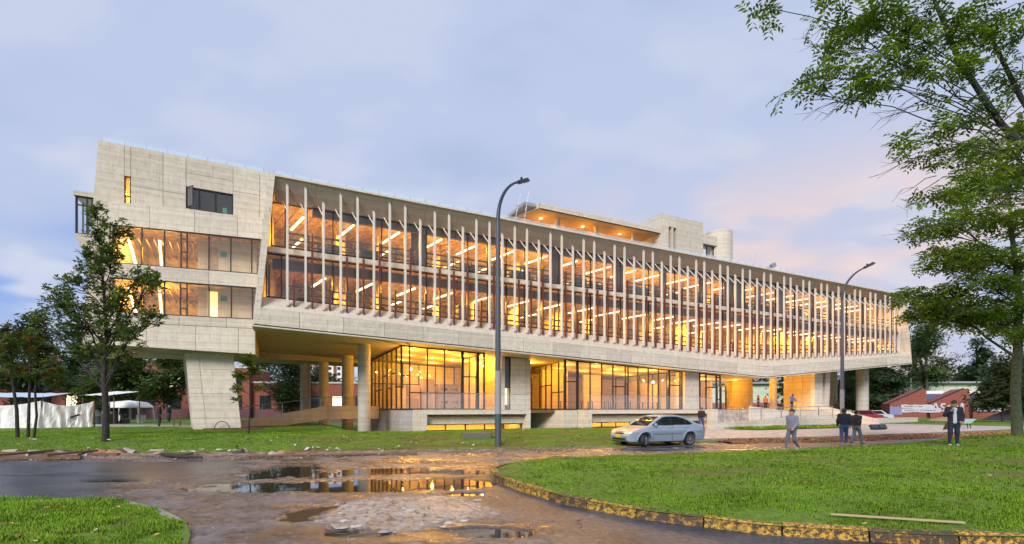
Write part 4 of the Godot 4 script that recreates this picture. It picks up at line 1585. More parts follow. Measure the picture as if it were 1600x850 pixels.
	for s in 2:
		var slats := G.new()
		var y: float = 12.45 if s else 9.35
		for i in 9:
			var p := Vector3(0.6 + i * 0.42, y, -1.3)
			slats.bar(t * p, t * (p + Vector3(-0.9, 0, -4.4)), 0.05, 0.14)
		var o := put("ceiling_slats", slats, mats["wood"], bld)
		o.set_meta("kind", "stuff")
		for i in 2:
			var p0 := Vector3([0.55, 2.2][i], y - 0.1, -1.2)
			var p1 := p0 + Vector3([-0.1, -0.35][i], -1.35, -1.5)
			g = G.new()
			g.bar(t * p0, t * p1, 0.12, 0.08)
			put("hanging_light", g, mats["tube_glow"], bld)
			lit(t * ((p0 + p1) / 2 + Vector3(0.35, 0, 0.1)), 2.2, 0.3)
	roof_rail(Vector3(-8.95, 17.76, -3.4), Vector3(-0.35, 17.76, -3.4))
	# the leaning concrete leg that carries it
	var f := func(u: float, y: float, d: float) -> Vector3: return t * Vector3(u, y, d)
	var core := G.new()
	core.hexa([f.call(4.16, -0.2, -1.03), f.call(6.9, -0.2, -1.03), f.call(5.6, -0.2, -6.0), f.call(2.7, -0.2, -6.0), f.call(3.62, 5.5, -1.03), f.call(6.34, 5.4, -1.03), f.call(5.05, 5.4, -6.0), f.call(2.1, 5.5, -6.0)])
	put("leg", core, mats["concrete_1"], bld)
	var ux := [0.0, 0.27, 1.0]
	var uy := [0.0, 0.24, 0.52, 0.80, 1.0]
	for i in 2:
		for j in 4:
			var cn := []
			for q in [[ux[i], uy[j]], [ux[i + 1], uy[j]], [ux[i + 1], uy[j + 1]], [ux[i], uy[j + 1]]]:
				var y: float = lerpf(-0.2, 5.42, q[1])
				cn.append(f.call(lerpf(lerpf(4.17, 6.89, q[0]), lerpf(3.63, 6.33, q[0]), q[1]), y, -1.0))
			panel(cn[0], cn[1], cn[2], cn[3], 0.026)

func build_ground_floor() -> void:
	var under := func(x: float) -> float: return hb(x) - 0.06
	var floor_y := 1.7
	# glass hall on the left
	glazing("hall_window", func(_x: float) -> float: return floor_y, under, [8.66, 9.25, 10.58, 11.92, 13.36, 14.64, 15.2], -1.9, Transform3D(), [[0, 0, 4.2], [1, 3, 2.95], [4, 4, 4.25]], 0.08, "frame", [4, 5])
	var side := Transform3D(Basis(Vector3.UP, PI / 2), Vector3(8.66, 0, 0))       # its x runs to -z
	glazing("hall_window", func(_x: float) -> float: return floor_y, func(_x: float) -> float: return hb(8.66) - 0.06, [1.98, 3.6, 5.3, 7.0, 8.7, 10.4, 12.2, 14.2], 0.0, side, [[0, 0, 3.4], [1, 1, 4.5], [2, 2, 3.4], [3, 3, 4.5], [4, 5, 3.4]], 0.08)
	var side2 := Transform3D(Basis(Vector3.UP, PI / 2), Vector3(15.2, 0, 0))
	glazing("hall_window", func(_x: float) -> float: return floor_y, func(_x: float) -> float: return hb(15.2) - 0.06, [1.98, 3.6, 5.2, 6.8], 0.0, side2, [], 0.08)
	glazing("hall_window", func(_x: float) -> float: return floor_y, under, [8.75, 10.2, 11.7, 13.3, 15.0, 17.0], -14.2, Transform3D(), [[0, 4, 4.2]], 0.08)
	# glass hall on the right
	glazing("hall_window", func(_x: float) -> float: return floor_y, under, [22.14, 23.35, 24.66, 25.87, 27.08, 28.44, 28.75, 29.88, 31.09, 32.31, 33.59, 34.96, 35.25], -1.0, Transform3D(), [[0, 0, 4.05], [4, 4, 3.75], [5, 5, 4.0], [10, 10, 4.0]], 0.08, "frame", [0, 1, 10])
	var skew := Transform3D(Basis(Vector3.UP, 1.41), Vector3(22.14, 0, -1.08))
	glazing("hall_window", func(_x: float) -> float: return floor_y, func(_x: float) -> float: return hb(23) - 0.08, [0.08, 1.3, 3.0, 4.4, 6.0, 8.4], 0.0, skew, [[0, 1, 3.2], [2, 3, 3.9]], 0.08)
	var side3 := Transform3D(Basis(Vector3.UP, PI / 2), Vector3(35.25, 0, 0))
	glazing("hall_window", func(_x: float) -> float: return floor_y, func(_x: float) -> float: return hb(35.3) - 0.06, [1.08, 3.0, 5.0, 7.0, 9.0, 11.0], 0.0, side3, [], 0.08)
	# floors, rear walls, inner walls
	var g := G.new()
	g.box(Vector3(8.55, 1.42, -14.8), Vector3(22.0, 1.69, -1.82))
	g.box(Vector3(22.0, 1.42, -14.8), Vector3(36.0, 1.69, -0.92))
	put("floor_slab", g, mats["carpet"], bld)
	g = G.new()
	g.box(Vector3(15.9, 1.7, -14.8), Vector3(46.0, 7.0, -14.5))
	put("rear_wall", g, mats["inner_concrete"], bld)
	g = G.new()
	g.box(Vector3(8.6, 1.7, -14.75), Vector3(16.0, 6.4, -14.4))
	put("rear_wall", g, mats["inner_concrete"], bld)
	for q in [[24.5, 27.5, -9.0], [30.5, 33.0, -10.5]]:
		g = G.new()
		g.box(Vector3(q[0], 1.7, q[2] - 0.3), Vector3(q[1], hb(q[0]) - 0.1, q[2]))
		put("inner_wall", g, mats["inner_concrete"], bld)
	g = G.new()
	g.box(Vector3(9.6, 1.7, -10.2), Vector3(12.4, 3.6, -10.0))
	put("inner_wall", g, mats["inner_concrete"], bld)
	# pier between the halls with its slot window, and the lit wall beside it
	for q in [[-0.4, 0.85], [0.85, 4.6], [4.6, 5.98]]:
		panel(Vector3(17.87, q[0], -2.6), Vector3(19.25 if q[0] > 0.8 else 19.72, q[0], -2.6), Vector3(19.25 if q[0] > 0.8 else 19.72, q[1], -2.6), Vector3(17.87, q[1], -2.6), 0.4)
	for q in [[0.85, 3.1], [3.1, 5.95]]:
		panel(Vector3(19.25, q[0], -2.6), Vector3(19.72, q[0], -2.6), Vector3(19.72, q[1], -2.6), Vector3(19.25, q[1], -2.6), 0.4)
	g = G.new()
	g.box(Vector3(17.9, -0.4, -12.0), Vector3(19.7, 6.0, -3.01))
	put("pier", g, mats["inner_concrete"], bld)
	glazing("slot_window", func(_x: float) -> float: return 1.7, func(_x: float) -> float: return 6.0, [17.36, 17.85], -2.8, Transform3D(), [[0, 0, 3.55]], 0.06)
	g = G.new()
	g.box(Vector3(17.38, 3.58, -2.98), Vector3(17.84, 6.05, -2.92))
	put("dark_panel", g, mats["dark_panel"], bld)
	g = G.new()
	g.box(Vector3(17.38, 2.1, -3.3), Vector3(17.84, 3.5, -3.26))
	put("slot_light", g, glow("slot_glow", Color(1.0, 0.85, 0.5), 0.55), bld)
	for i in 3:
		for j in 2:
			var z0: float = -2.62 - i * 3.1
			var y0: float = [1.7, 4.0, 6.2][j]
			var y1: float = [1.7, 4.0, 6.2][j + 1]
			panel(Vector3(17.0, y0, z0 - 3.1), Vector3(17.0, y0, z0), Vector3(17.0, y1, z0), Vector3(17.0, y1, z0 - 3.1), 0.3, "concrete_panel", mats["inner_concrete"])
	g = G.new()
	g.box(Vector3(17.02, 1.7, -2.92), Vector3(17.33, 6.1, -2.6))
	put("jamb", g, mats["concrete_0"], bld)
	# plinths below the glass
	for q in [[8.5, 9.3]]:
		panel(Vector3(8.5, -0.4, -1.78), Vector3(9.5, -0.4, -1.78), Vector3(9.5, 1.66, -1.78), Vector3(8.5, 1.66, -1.78), 0.3, "plinth_panel", mats["plinth"])
	for i in 4:
		panel(Vector3(8.5, -0.4, -1.8 - (i + 1) * 3.0), Vector3(8.5, -0.4, -1.8 - i * 3.0), Vector3(8.5, 1.66, -1.8 - i * 3.0), Vector3(8.5, 1.66, -1.8 - (i + 1) * 3.0), 0.3, "plinth_panel", mats["plinth"])
	for q in [[19.9, 21.9, -4.2, -0.9]]:
		panel(Vector3(20.2, -0.5, -6.0), Vector3(21.95, -0.5, -0.86), Vector3(21.95, 1.66, -0.86), Vector3(20.2, 1.66, -6.0), 0.3, "plinth_panel", mats["concrete_1"])
	panel(Vector3(21.95, -0.5, -0.84), Vector3(23.25, -0.5, -0.84), Vector3(23.25, 1.66, -0.84), Vector3(21.95, 1.66, -0.84), 0.3, "plinth_panel", mats["concrete_3"])
	# terraces: slab, end walls, the set-back beam, basement windows, glass railing
	for q in [[9.45, 17.95, -1.8, true], [23.3, 37.5, -0.9, false]]:
		var a: float = q[0]; var b: float = q[1]; var zb: float = q[2]
		g = G.new()
		g.box(Vector3(a, 1.36, zb), Vector3(b, 1.695, 0.72))
		put("terrace_slab", g, mats["concrete_2"], bld)
		for e in ([a, b - 0.36] if q[3] else [a]):
			g = G.new()
			g.box(Vector3(e, -0.6, -1.78), Vector3(e + 0.36, 1.355, 0.70))
			put("terrace_end_wall", g, mats["concrete_2"], bld)
		g = G.new()
		g.box(Vector3(a + 0.37, 0.66, -0.5), Vector3(b - 0.37, 1.13, 0.2))
		put("terrace_beam", g, mats["concrete_2"], bld)
		g = G.new()
		g.box(Vector3(a + 0.37, 1.15, -0.9), Vector3(b - 0.37, 1.355, -0.6))
		put("terrace_beam", g, mats["soffit"], bld)
		var xs := []
		var n := int(round((b - a - 0.8) / 1.42))
		for i in n + 1:
			xs.append(lerpf(a + 0.42, b - 0.42, float(i) / n))
		glazing("basement_window", func(_x: float) -> float: return -0.6, func(_x: float) -> float: return 0.66, xs, -0.1, Transform3D(), [[0, n - 1, 0.2]], 0.07, "frame")
		g = G.new()
		g.box(Vector3(a + 0.3, -0.9, -4.3), Vector3(b - 0.3, 1.36, -4.1))
		put("basement_wall", g, M("basement_paint", Color(0.75, 0.62, 0.36), 0.8), bld)
		g = G.new()
		g.box(Vector3(a + 0.3, -1.0, -4.1), Vector3(b - 0.3, -0.85, -0.5))
		put("basement_floor", g, mats["basement_paint"], bld)
		var lx := a + 1.6
		while lx < b - 1.0:
			g = G.new()
			g.bar(Vector3(lx - 0.6, 1.2, -2.2), Vector3(lx + 0.6, 1.2, -2.2), 0.12, 0.06)
			put("ceiling_light", g, mats["tube_glow"], bld)
			area(Vector3(lx, 1.12, -2.2), Vector2(1.2, 0.12), 7.0, Basis(Vector3.RIGHT, Vector3(0, 0, -1), Vector3.UP))
			lx += 2.8
		# railing
		var rn := int(round((b - a) / 2.1))
		for i in rn:
			var x0 := lerpf(a + 0.05, b - 0.05, float(i) / rn); var x1 := lerpf(a + 0.05, b - 0.05, float(i + 1) / rn)
			g = G.new()
			g.quad(Vector3(x0 + 0.01, 1.7, 0.66), Vector3(x1 - 0.01, 1.7, 0.66), Vector3(x1 - 0.01, 2.84, 0.66), Vector3(x0 + 0.01, 2.84, 0.66))
			put("railing_pane", g, mats["rail_glass"], bld)
		g = G.new()
		g.box(Vector3(a + 0.04, 2.84, 0.63), Vector3(b - 0.04, 2.88, 0.69))
		put("railing_top", g, mats["steel"], bld)
	# entrance: pier, vestibule glass, platform, walls
	panel(Vector3(35.64, 1.7, -1.0), Vector3(37.5, 1.7, -1.0), Vector3(37.5, hb(37.5) - 0.07, -1.0), Vector3(35.64, hb(35.6) - 0.07, -1.0), 1.2)
	glazing("vestibule_window", func(_x: float) -> float: return 1.7, under, [37.58, 38.42, 39.83, 40.37], -1.0, Transform3D(), [[0, 0, 4.9], [1, 1, 3.9], [2, 2, 4.9], [2, 2, 2.7]], 0.1)
	var side4 := Transform3D(Basis(Vector3.UP, PI / 2), Vector3(37.58, 0, 0))
	glazing("vestibule_window", func(_x: float) -> float: return 1.7, func(_x: float) -> float: return hb(37.6) - 0.06, [1.1, 3.0, 5.0], 0.0, side4, [], 0.08)
	glazing("vestibule_window", func(_x: float) -> float: return 1.7, func(_x: float) -> float: return 4.6, [46.9, 47.5, 48.3], -7.0, Transform3D(), [[0, 1, 3.9]], 0.1)
	g = G.new()
	g.box(Vector3(36.2, 1.25, -14.8), Vector3(58.5, 1.65, -0.95))
	g.box(Vector3(37.52, -0.5, -0.95), Vector3(58.5, 1.65, 1.3))
	put("entrance_platform", g, mats["paving"], bld)
	for q in [[46.0, 46.3, -14.0, -7.2], [53.0, 56.2, -10.6, -10.0], [56.4, 56.9, -14.0, -10.0], [41.0, 46.0, -10.3, -10.0]]:
		g = G.new()
		g.box(Vector3(q[0], 1.65, q[2]), Vector3(q[1], hb(q[0]) - 0.08, q[3]))
		put("entrance_wall", g, mats["inner_concrete"], bld)
	for j in 2:
		for i in 3:
			var z0: float = -1.9 - i * 1.2
			var y0: float = [1.65, 3.7][j]
			panel(Vector3(56.6, y0, z0 - 1.2), Vector3(56.6, y0, z0), Vector3(56.6, 3.7 if j == 0 else hb(56.6) - 0.1, z0), Vector3(56.6, 3.7 if j == 0 else hb(56.6) - 0.1, z0 - 1.2), 0.4, "concrete_panel", mats["inner_concrete"])
	for j in 2:
		panel(Vector3(56.4, [0.2, 4.2][j], -1.6), Vector3(58.0, [0.2, 4.2][j], -1.6), Vector3(58.0, [4.2, hb(57) - 0.1][j], -1.6), Vector3(56.55, [4.2, hb(57) - 0.1][j], -1.6), 0.5)
	panel(Vector3(58.4, 0.2, -1.7), Vector3(59.3, 0.2, -1.7), Vector3(59.7, hb(59.3) - 0.08, -1.7), Vector3(58.8, hb(58.4) - 0.08, -1.7), 0.5)
	g = G.new()
	g.box(Vector3(58.05, 0.2, -2.4), Vector3(58.4, hb(58) - 0.1, -2.2))
	put("dark_panel", g, mats["dark_panel"], bld)
	# columns
	for q in [[6.3, -3.7, 0.46], [6.2, -11.9, 0.5], [4.5, -15.6, 0.45], [3.0, -17.0, 0.46], [54.0, -5.0, 0.4], [68.6, -3.0, 0.7], [70.6, -8.0, 0.66]]:
		g = G.new()
		var top: float = hb(q[0]) - 0.04 if q[1] > -14.9 else 6.3
		var cuts := [-0.5, 1.4 if q[0] > 20 else 0.6, 3.9, top]
		for i in 3:
			if cuts[i + 1] <= cuts[i]:
				continue
			g.lathe([Vector2(q[2] - 0.012, cuts[i]), Vector2(q[2], cuts[i] + 0.012), Vector2(q[2], cuts[i + 1] - 0.012), Vector2(q[2] - 0.012, cuts[i + 1])], Transform3D(Basis(), Vector3(q[0], 0, q[1])), 24)
		put("column", g, mats["column"], bld)
	# down lights set in the soffit and in the halls
	for q in [[10.0, -4.0], [12.4, -3.6], [14.4, -4.6], [10.4, -7.6], [12.8, -8.0], [14.8, -8.4], [11.0, -11.5], [14.0, -12.0], [24.2, -4.0], [27.0, -3.4], [29.8, -4.2], [32.4, -3.6], [25.5, -7.4], [28.8, -7.8], [31.6, -7.4], [34.0, -7.8]]:
		downlight(Vector3(q[0], hb(q[0]) - 0.1, q[1]), 2.3)
	for q in [[16.2, -4.6], [16.2, -8.0], [20.9, -4.8], [39.5, -4.0], [43.0, -5.5], [46.5, -4.2], [50.0, -6.0], [49.0, -9.5], [53.5, -7.6], [44.5, -12.6], [54.8, -12.0], [52.0, -2.6]]:
		downlight(Vector3(q[0], hb(q[0]) - 0.1, q[1]), 3.4)
	# two bright wall lamps
	for q in [Vector3(9.5, 4.75, -2.6), Vector3(32.6, 4.3, -2.0)]:
		g = G.new()
		g.lathe([Vector2(0, -0.13), Vector2(0.1, -0.08), Vector2(0.13, 0), Vector2(0.1, 0.08), Vector2(0, 0.13)], Transform3D(Basis(), q), 10)
		put("wall_lamp", g, glow("lamp_glow", Color(1.0, 0.82, 0.5), 4.0), bld)
		lit(q, 4.0, 0.08)

func build_roof_top() -> void:
	# pavilion
	var g := G.new()
	g.prism(PackedVector2Array([Vector2(22.1, 5.0), Vector2(36.3, 5.0), Vector2(36.3, 13.5), Vector2(19.0, 13.5)]), 20.0, 20.14, Transform3D(Basis(Vector3.RIGHT, -PI / 2), Vector3(0, 0, 0)))
	put("pavilion_ceiling", g, M("pavilion_wood", Color(0.42, 0.25, 0.13), 0.7), bld)
	for q in [[22.02, 26.2], [26.28, 31.5], [31.58, 36.3]]:
		g = G.new()
		g.box(Vector3(q[0], 20.0, -5.2), Vector3(q[1], 20.48, -4.96))
		put("pavilion_fascia", g, mats["concrete_0"], bld)
	g = G.new()
	var a := Vector3(21.95, 20.0, -5.0); var b := Vector3(18.9, 20.0, -13.5)
	g.bar(a + Vector3(0, 0.24, 0), b + Vector3(0, 0.24, 0), 0.2, 0.48)
	put("pavilion_fascia", g, mats["concrete_1"], bld)
	g = G.new()
	g.box(Vector3(20.5, 20.145, -13.5), Vector3(36.3, 20.42, -5.25))
	put("pavilion_roof", g, mats["roofing"], bld)
	for q in [[24.8, -6.5], [29.3, -6.5], [34.0, -6.5], [24.8, -12], [29.3, -12]]:
		g = G.new()
		g.cyl(Vector3(q[0], 16.3, q[1]), Vector3(q[0], 20.02, q[1]), 0.24, 16)
		put("pavilion_column", g, mats["concrete_0"], bld)
	g = G.new()
	g.box(Vector3(27.5, 16.33, -13.4), Vector3(36.3, 20.0, -13.1))
	put("pavilion_wall", g, mats["inner_concrete"], bld)
	for q in [[23.2, -7.0], [25.6, -8.4], [28.0, -7.0], [30.4, -8.6], [32.6, -7.0], [22.6, -10], [27.0, -10.8], [34.6, -9.0]]:
		g = G.new()
		g.cyl(Vector3(q[0], 19.96, q[1]), Vector3(q[0], 19.995, q[1]), 0.16, 12)
		put("ceiling_light", g, mats["spot_glow"], bld)
		lit(Vector3(q[0], 19.0, q[1]), 0.9)
	# lift tower with two slots, and the round shaft
	for q in [[36.32, 37.45], [38.55, 40.6], [40.6, 42.42]]:
		panel(Vector3(q[0], 16.3, -5.0), Vector3(q[1], 16.3, -5.0), Vector3(q[1], 22.1, -5.0), Vector3(q[0], 22.1, -5.0), 0.4)
	panel(Vector3(37.45, 20.9, -5.0), Vector3(38.55, 20.9, -5.0), Vector3(38.55, 22.1, -5.0), Vector3(37.45, 22.1, -5.0), 0.4)
	g = G.new()
	g.box(Vector3(37.86, 16.3, -5.4), Vector3(38.14, 20.9, -5.02))
	put("slot_mullion", g, mats["concrete_1"], bld)
	g = G.new()
	g.box(Vector3(37.46, 16.3, -5.7), Vector3(38.54, 20.9, -5.5))
	put("dark_panel", g, mats["dark_panel"], bld)
	g = G.new()
	g.box(Vector3(36.5, 16.3, -9.0), Vector3(42.4, 22.05, -5.75))
	put("lift_tower", g, mats["concrete_1"], bld)
	for i in 2:
		panel(Vector3(36.32, 16.3, -5.0 - (i + 1) * 2.0), Vector3(36.32, 16.3, -5.0 - i * 2.0), Vector3(36.32, 22.1, -5.0 - i * 2.0), Vector3(36.32, 22.1, -5.0 - (i + 1) * 2.0), 0.17)
	g = G.new()
	g.lathe([Vector2(1.42, 16.3), Vector2(1.42, 21.85), Vector2(1.3, 21.85), Vector2(0.0, 21.8)], Transform3D(Basis(), Vector3(46.0, 0, -6.0)), 28)
	put("round_shaft", g, mats["concrete_0"], bld)
	g = G.new()
	g.box(Vector3(42.45, 20.0, -6.6), Vector3(44.8, 21.0, -5.2))
	put("shaft_bridge", g, mats["concrete_0"], bld)
	glazing("shaft_window", func(_x: float) -> float: return 18.2, func(_x: float) -> float: return 19.98, [42.5, 43.6, 44.6], -5.6, Transform3D(), [], 0.06)
	roof_rail(Vector3(0.3, ROOF, -0.15), Vector3(58.0, ROOF, -0.15))

func build_building() -> void:
	bld = thing("university_building", "long concrete and glass building with slanted ends and cream vertical fins, lit orange inside", "building", BO, BROT)
	rng.seed = 3
	build_front()
	build_upper_rooms()
	build_west_block()
	build_ground_floor()
	build_roof_top()

# ------------------------------------------------------------------ meshing of fields
func surface_nets(f: PackedFloat32Array, nx: int, ny: int, nz: int, o: Vector3, s: float) -> Array:
	var vert := PackedVector3Array()
	var norm := PackedVector3Array()
	var at := PackedInt32Array()
	at.resize(nx * ny * nz)
	at.fill(-1)
	var sx := 1
	var sy := nx
	var sz := nx * ny
	var corner_o := [0, sx, sy, sx + sy, sz, sx + sz, sy + sz, sx + sy + sz]
	for k in nz - 1:
		for j in ny - 1:
			for i in nx - 1:
				var b := i + j * sy + k * sz
				var neg := 0
				for q in 8:
					if f[b + corner_o[q]] < 0.0:
						neg += 1
				if neg == 0 or neg == 8:
					continue
				var p := Vector3.ZERO
				var n := 0
				for q in 8:
					for bit in 3:
						if q & (1 << bit):
							continue
						var q2 := q | (1 << bit)
						var fa: float = f[b + corner_o[q]]
						var fb: float = f[b + corner_o[q2]]
						if (fa < 0.0) != (fb < 0.0):
							var t := fa / (fa - fb)
							var v := Vector3(q & 1, (q >> 1) & 1, (q >> 2) & 1)
							v[bit] = t
							p += v
							n += 1
				p /= n
				var g := Vector3(f[b + 1] - f[b] + f[b + 1 + sy] - f[b + sy] + f[b + 1 + sz] - f[b + sz] + f[b + 1 + sy + sz] - f[b + sy + sz],
					f[b + sy] - f[b] + f[b + 1 + sy] - f[b + 1] + f[b + sy + sz] - f[b + sz] + f[b + 1 + sy + sz] - f[b + 1 + sz],
					f[b + sz] - f[b] + f[b + 1 + sz] - f[b + 1] + f[b + sy + sz] - f[b + sy] + f[b + 1 + sy + sz] - f[b + 1 + sy])
				at[b] = vert.size()
				vert.append(o + (Vector3(i, j, k) + p) * s)
				norm.append(g.normalized())
	var quads := []
	for k in range(1, nz - 1):
		for j in range(1, ny - 1):
			for i in range(1, nx - 1):
				var b := i + j * sy + k * sz
				var here := f[b] < 0.0
				if here != (f[b + sx] < 0.0):
					var q := [at[b - sy - sz], at[b - sz], at[b], at[b - sy]]
					if not here: q.reverse()
					quads.append(q)
				if here != (f[b + sy] < 0.0):
					var q := [at[b - sx - sz], at[b - sx], at[b], at[b - sz]]
					if not here: q.reverse()
					quads.append(q)
				if here != (f[b + sz] < 0.0):
					var q := [at[b - sx - sy], at[b - sy], at[b], at[b - sx]]
					if not here: q.reverse()
					quads.append(q)
	return [vert, norm, quads]

func add_quads(g: G, net: Array, which = null) -> void:
	var quads: Array = net[2] if which == null else which
	for q in quads:
		if q[0] < 0 or q[1] < 0 or q[2] < 0 or q[3] < 0:
			continue
		g.stri(net[0][q[0]], net[0][q[1]], net[0][q[2]], net[1][q[0]], net[1][q[1]], net[1][q[2]])
		g.stri(net[0][q[0]], net[0][q[2]], net[0][q[3]], net[1][q[0]], net[1][q[2]], net[1][q[3]])

# bones: [from, to, radius at from, radius at to]
func flesh(g: G, bones: Array, grow: float, s: float, soft := 26.0) -> void:
	var lo := Vector3(1e9, 1e9, 1e9)
	var hi := -lo
	for b in bones:
		var r: float = maxf(b[2], b[3]) + grow + 3.0 * s + 0.02
		lo = lo.min(b[0] - Vector3.ONE * r).min(b[1] - Vector3.ONE * r)
		hi = hi.max(b[0] + Vector3.ONE * r).max(b[1] + Vector3.ONE * r)
	var nx := int((hi.x - lo.x) / s) + 2
	var ny := int((hi.y - lo.y) / s) + 2
	var nz := int((hi.z - lo.z) / s) + 2
	var f := PackedFloat32Array()
	f.resize(nx * ny * nz)
	for b in bones:
		var a: Vector3 = b[0]
		var d: Vector3 = b[1] - a
		var ll := maxf(d.length_squared(), 1e-8)
		var r: float = maxf(b[2], b[3]) + grow + 0.09
		var inv := 1.0 / ll
		var ra: float = b[2] + grow
		var dr: float = b[3] - b[2]
		var kk := soft * 1.6
		var l: Vector3 = (a.min(b[1]) - Vector3.ONE * r - lo) / s
		var h: Vector3 = (a.max(b[1]) + Vector3.ONE * r - lo) / s
		for k in range(maxi(0, int(l.z)), mini(nz, int(h.z) + 2)):
			for j in range(maxi(0, int(l.y)), mini(ny, int(h.y) + 2)):
				var row := nx * (j + ny * k)
				for i in range(maxi(0, int(l.x)), mini(nx, int(h.x) + 2)):
					var p := lo + Vector3(i, j, k) * s - a
					var t := clampf(p.dot(d) * inv, 0.0, 1.0)
					var dist := (p - d * t).length() - ra - dr * t
					if dist < 0.09:
						f[row + i] += exp(-kk * dist)
	for i in f.size():
		f[i] = -log(maxf(f[i], 1e-6)) / (soft * 1.6)
	add_quads(g, surface_nets(f, nx, ny, nz, lo, s))

func skin_tone(k: int) -> Material:
	return M("skin_%d" % k, [Color(0.36, 0.2, 0.13), Color(0.26, 0.14, 0.09)][k % 2], 0.6)

# A figure 1.72 m tall, looking along +z. pose: joints that differ from standing; cloth: colours
func person(label: String, at: Vector3, turn: float, size: float, pose: Dictionary, cloth: Dictionary, kin := "", s := 0.024) -> Node3D:
	var j := {"hip": Vector3(0, 0.93, 0), "chest": Vector3(0, 1.28, 0.0), "neck": Vector3(0, 1.46, -0.01), "head": Vector3(0, 1.6, 0.02),
		"sl": Vector3(-0.185, 1.40, -0.01), "sr": Vector3(0.185, 1.40, -0.01), "el": Vector3(-0.25, 1.13, -0.03), "er": Vector3(0.25, 1.13, -0.03), "wl": Vector3(-0.26, 0.89, 0.05), "wr": Vector3(0.26, 0.89, 0.05),
		"hl": Vector3(-0.09, 0.9, 0), "hr": Vector3(0.09, 0.9, 0), "kl": Vector3(-0.1, 0.5, 0.02), "kr": Vector3(0.1, 0.5, 0.02), "al": Vector3(-0.1, 0.08, -0.02), "ar": Vector3(0.1, 0.08, -0.02)}
	for key in pose:
		j[key] = pose[key]
	var root := thing("person", label, "person", at, turn, kin)
	root.scale = Vector3.ONE * size
	var head: Vector3 = j["head"]
	var look: Vector3 = pose.get("look", Vector3(0, 0, 1)).normalized()
	var fwd := look
	var side := Vector3.UP.cross(fwd).normalized()
	var up := fwd.cross(side)
	var arms := [[j["sl"], j["el"], 0.052, 0.04], [j["el"], j["wl"], 0.042, 0.028], [j["sr"], j["er"], 0.052, 0.04], [j["er"], j["wr"], 0.042, 0.028]]
	var torso := [[j["hip"] + Vector3(-0.06, 0.02, 0), j["chest"] + Vector3(-0.075, 0.02, 0), 0.105, 0.105], [j["hip"] + Vector3(0.06, 0.02, 0), j["chest"] + Vector3(0.075, 0.02, 0), 0.105, 0.105], [j["sl"], j["sr"], 0.062, 0.062], [j["chest"], j["neck"], 0.1, 0.055]]
	var legs := [[j["hl"], j["kl"], 0.088, 0.056], [j["kl"], j["al"], 0.056, 0.038], [j["hr"], j["kr"], 0.088, 0.056], [j["kr"], j["ar"], 0.056, 0.038], [j["hip"] + Vector3(-0.06, -0.02, -0.01), j["hip"] + Vector3(0.06, -0.02, -0.01), 0.105, 0.105]]
	var skull := [[j["neck"], head - up * 0.06, 0.052, 0.05], [head + up * 0.03 - fwd * 0.02, head + up * 0.03 + fwd * 0.015, 0.088, 0.085], [head - up * 0.02 + fwd * 0.02, head - up * 0.085 + fwd * 0.055, 0.066, 0.035], [head + up * 0.01 + fwd * 0.095, head - up * 0.025 + fwd * 0.112, 0.012, 0.017], [head + side * 0.088, head + side * 0.09 - up * 0.03, 0.016, 0.01], [head - side * 0.088, head - side * 0.09 - up * 0.03, 0.016, 0.01]]
	var body := G.new()
	var hands := []
	for w in [["el", "wl"], ["er", "wr"]]:
		var d: Vector3 = (j[w[1]] - j[w[0]]).normalized()
		hands.append([j[w[1]], j[w[1]] + d * 0.075, 0.03, 0.036])
	flesh(body, torso + arms + legs + skull + hands, 0.0, s)
	for w in [["el", "wl", -1.0], ["er", "wr", 1.0]]:
		var d: Vector3 = (j[w[1]] - j[w[0]]).normalized()
		var b := d.cross(Vector3(0.3, 0.1, 1).normalized()).normalized()
		var n := b.cross(d)
		var palm: Vector3 = j[w[1]] + d * 0.085
		for k in 4:
			var root_at: Vector3 = palm + b * (k - 1.5) * 0.018
			var len_: float = [0.062, 0.072, 0.068, 0.052][k]
			body.tube([root_at, root_at + d * len_ * 0.55 + n * 0.006, root_at + d * len_ * 0.85 + n * 0.024], [0.0095, 0.0088, 0.0065], 6)
		body.tube([j[w[1]] + d * 0.035 - b * 0.03, j[w[1]] + d * 0.07 - b * 0.052 + n * 0.01, j[w[1]] + d * 0.095 - b * 0.055 + n * 0.022], [0.012, 0.0105, 0.008], 6)
	put("body", body, skin_tone(int(cloth.get("skin", 0))), root)
	for q in [-1.0, 1.0]:
		var e := G.new()
		e.lathe([Vector2(0, -0.011), Vector2(0.011, 0), Vector2(0, 0.011)], Transform3D(Basis(), head + up * 0.01 + fwd * 0.094 + side * 0.034 * q), 6)
		put("eye", e, mats["rubber"], root)
	var hair := G.new()
	flesh(hair, [[head + up * 0.055 - fwd * 0.035, head + up * 0.06 + fwd * 0.03, 0.085, 0.07], [head + up * 0.04 - fwd * 0.05, head - up * float(cloth.get("hair_long", 0.03)) - fwd * 0.06, 0.07, 0.05]], 0.012, s)
	put("hair", hair, M("hair_dark", Color(0.018, 0.014, 0.013), 0.6), root)
	var coat := G.new()
	flesh(coat, torso + arms, 0.02, s)
	put(cloth.get("top_name", "jacket"), coat, M("cloth_%s" % cloth["top"], cloth["top"], 0.85), root)
	var tr := G.new()
	flesh(tr, legs, 0.014, s)
	put("trousers", tr, M("cloth_%s" % cloth["legs"], cloth["legs"], 0.85), root)
	for q in ["l", "r"]:
		var a: Vector3 = j["a" + q]
		var sh := G.new()
		var toe: Vector3 = pose.get("toe", Vector3(0, 0, 1))
		flesh(sh, [[Vector3(a.x, a.y - 0.035, a.z) - toe * 0.03, Vector3(a.x, a.y - 0.045, a.z) + toe * 0.15, 0.04, 0.034]], 0.0, s * 0.8)
		put("shoe", sh, M("cloth_%s" % cloth.get("shoes", Color(0.02, 0.02, 0.02)), cloth.get("shoes", Color(0.02, 0.02, 0.02)), 0.7), root)
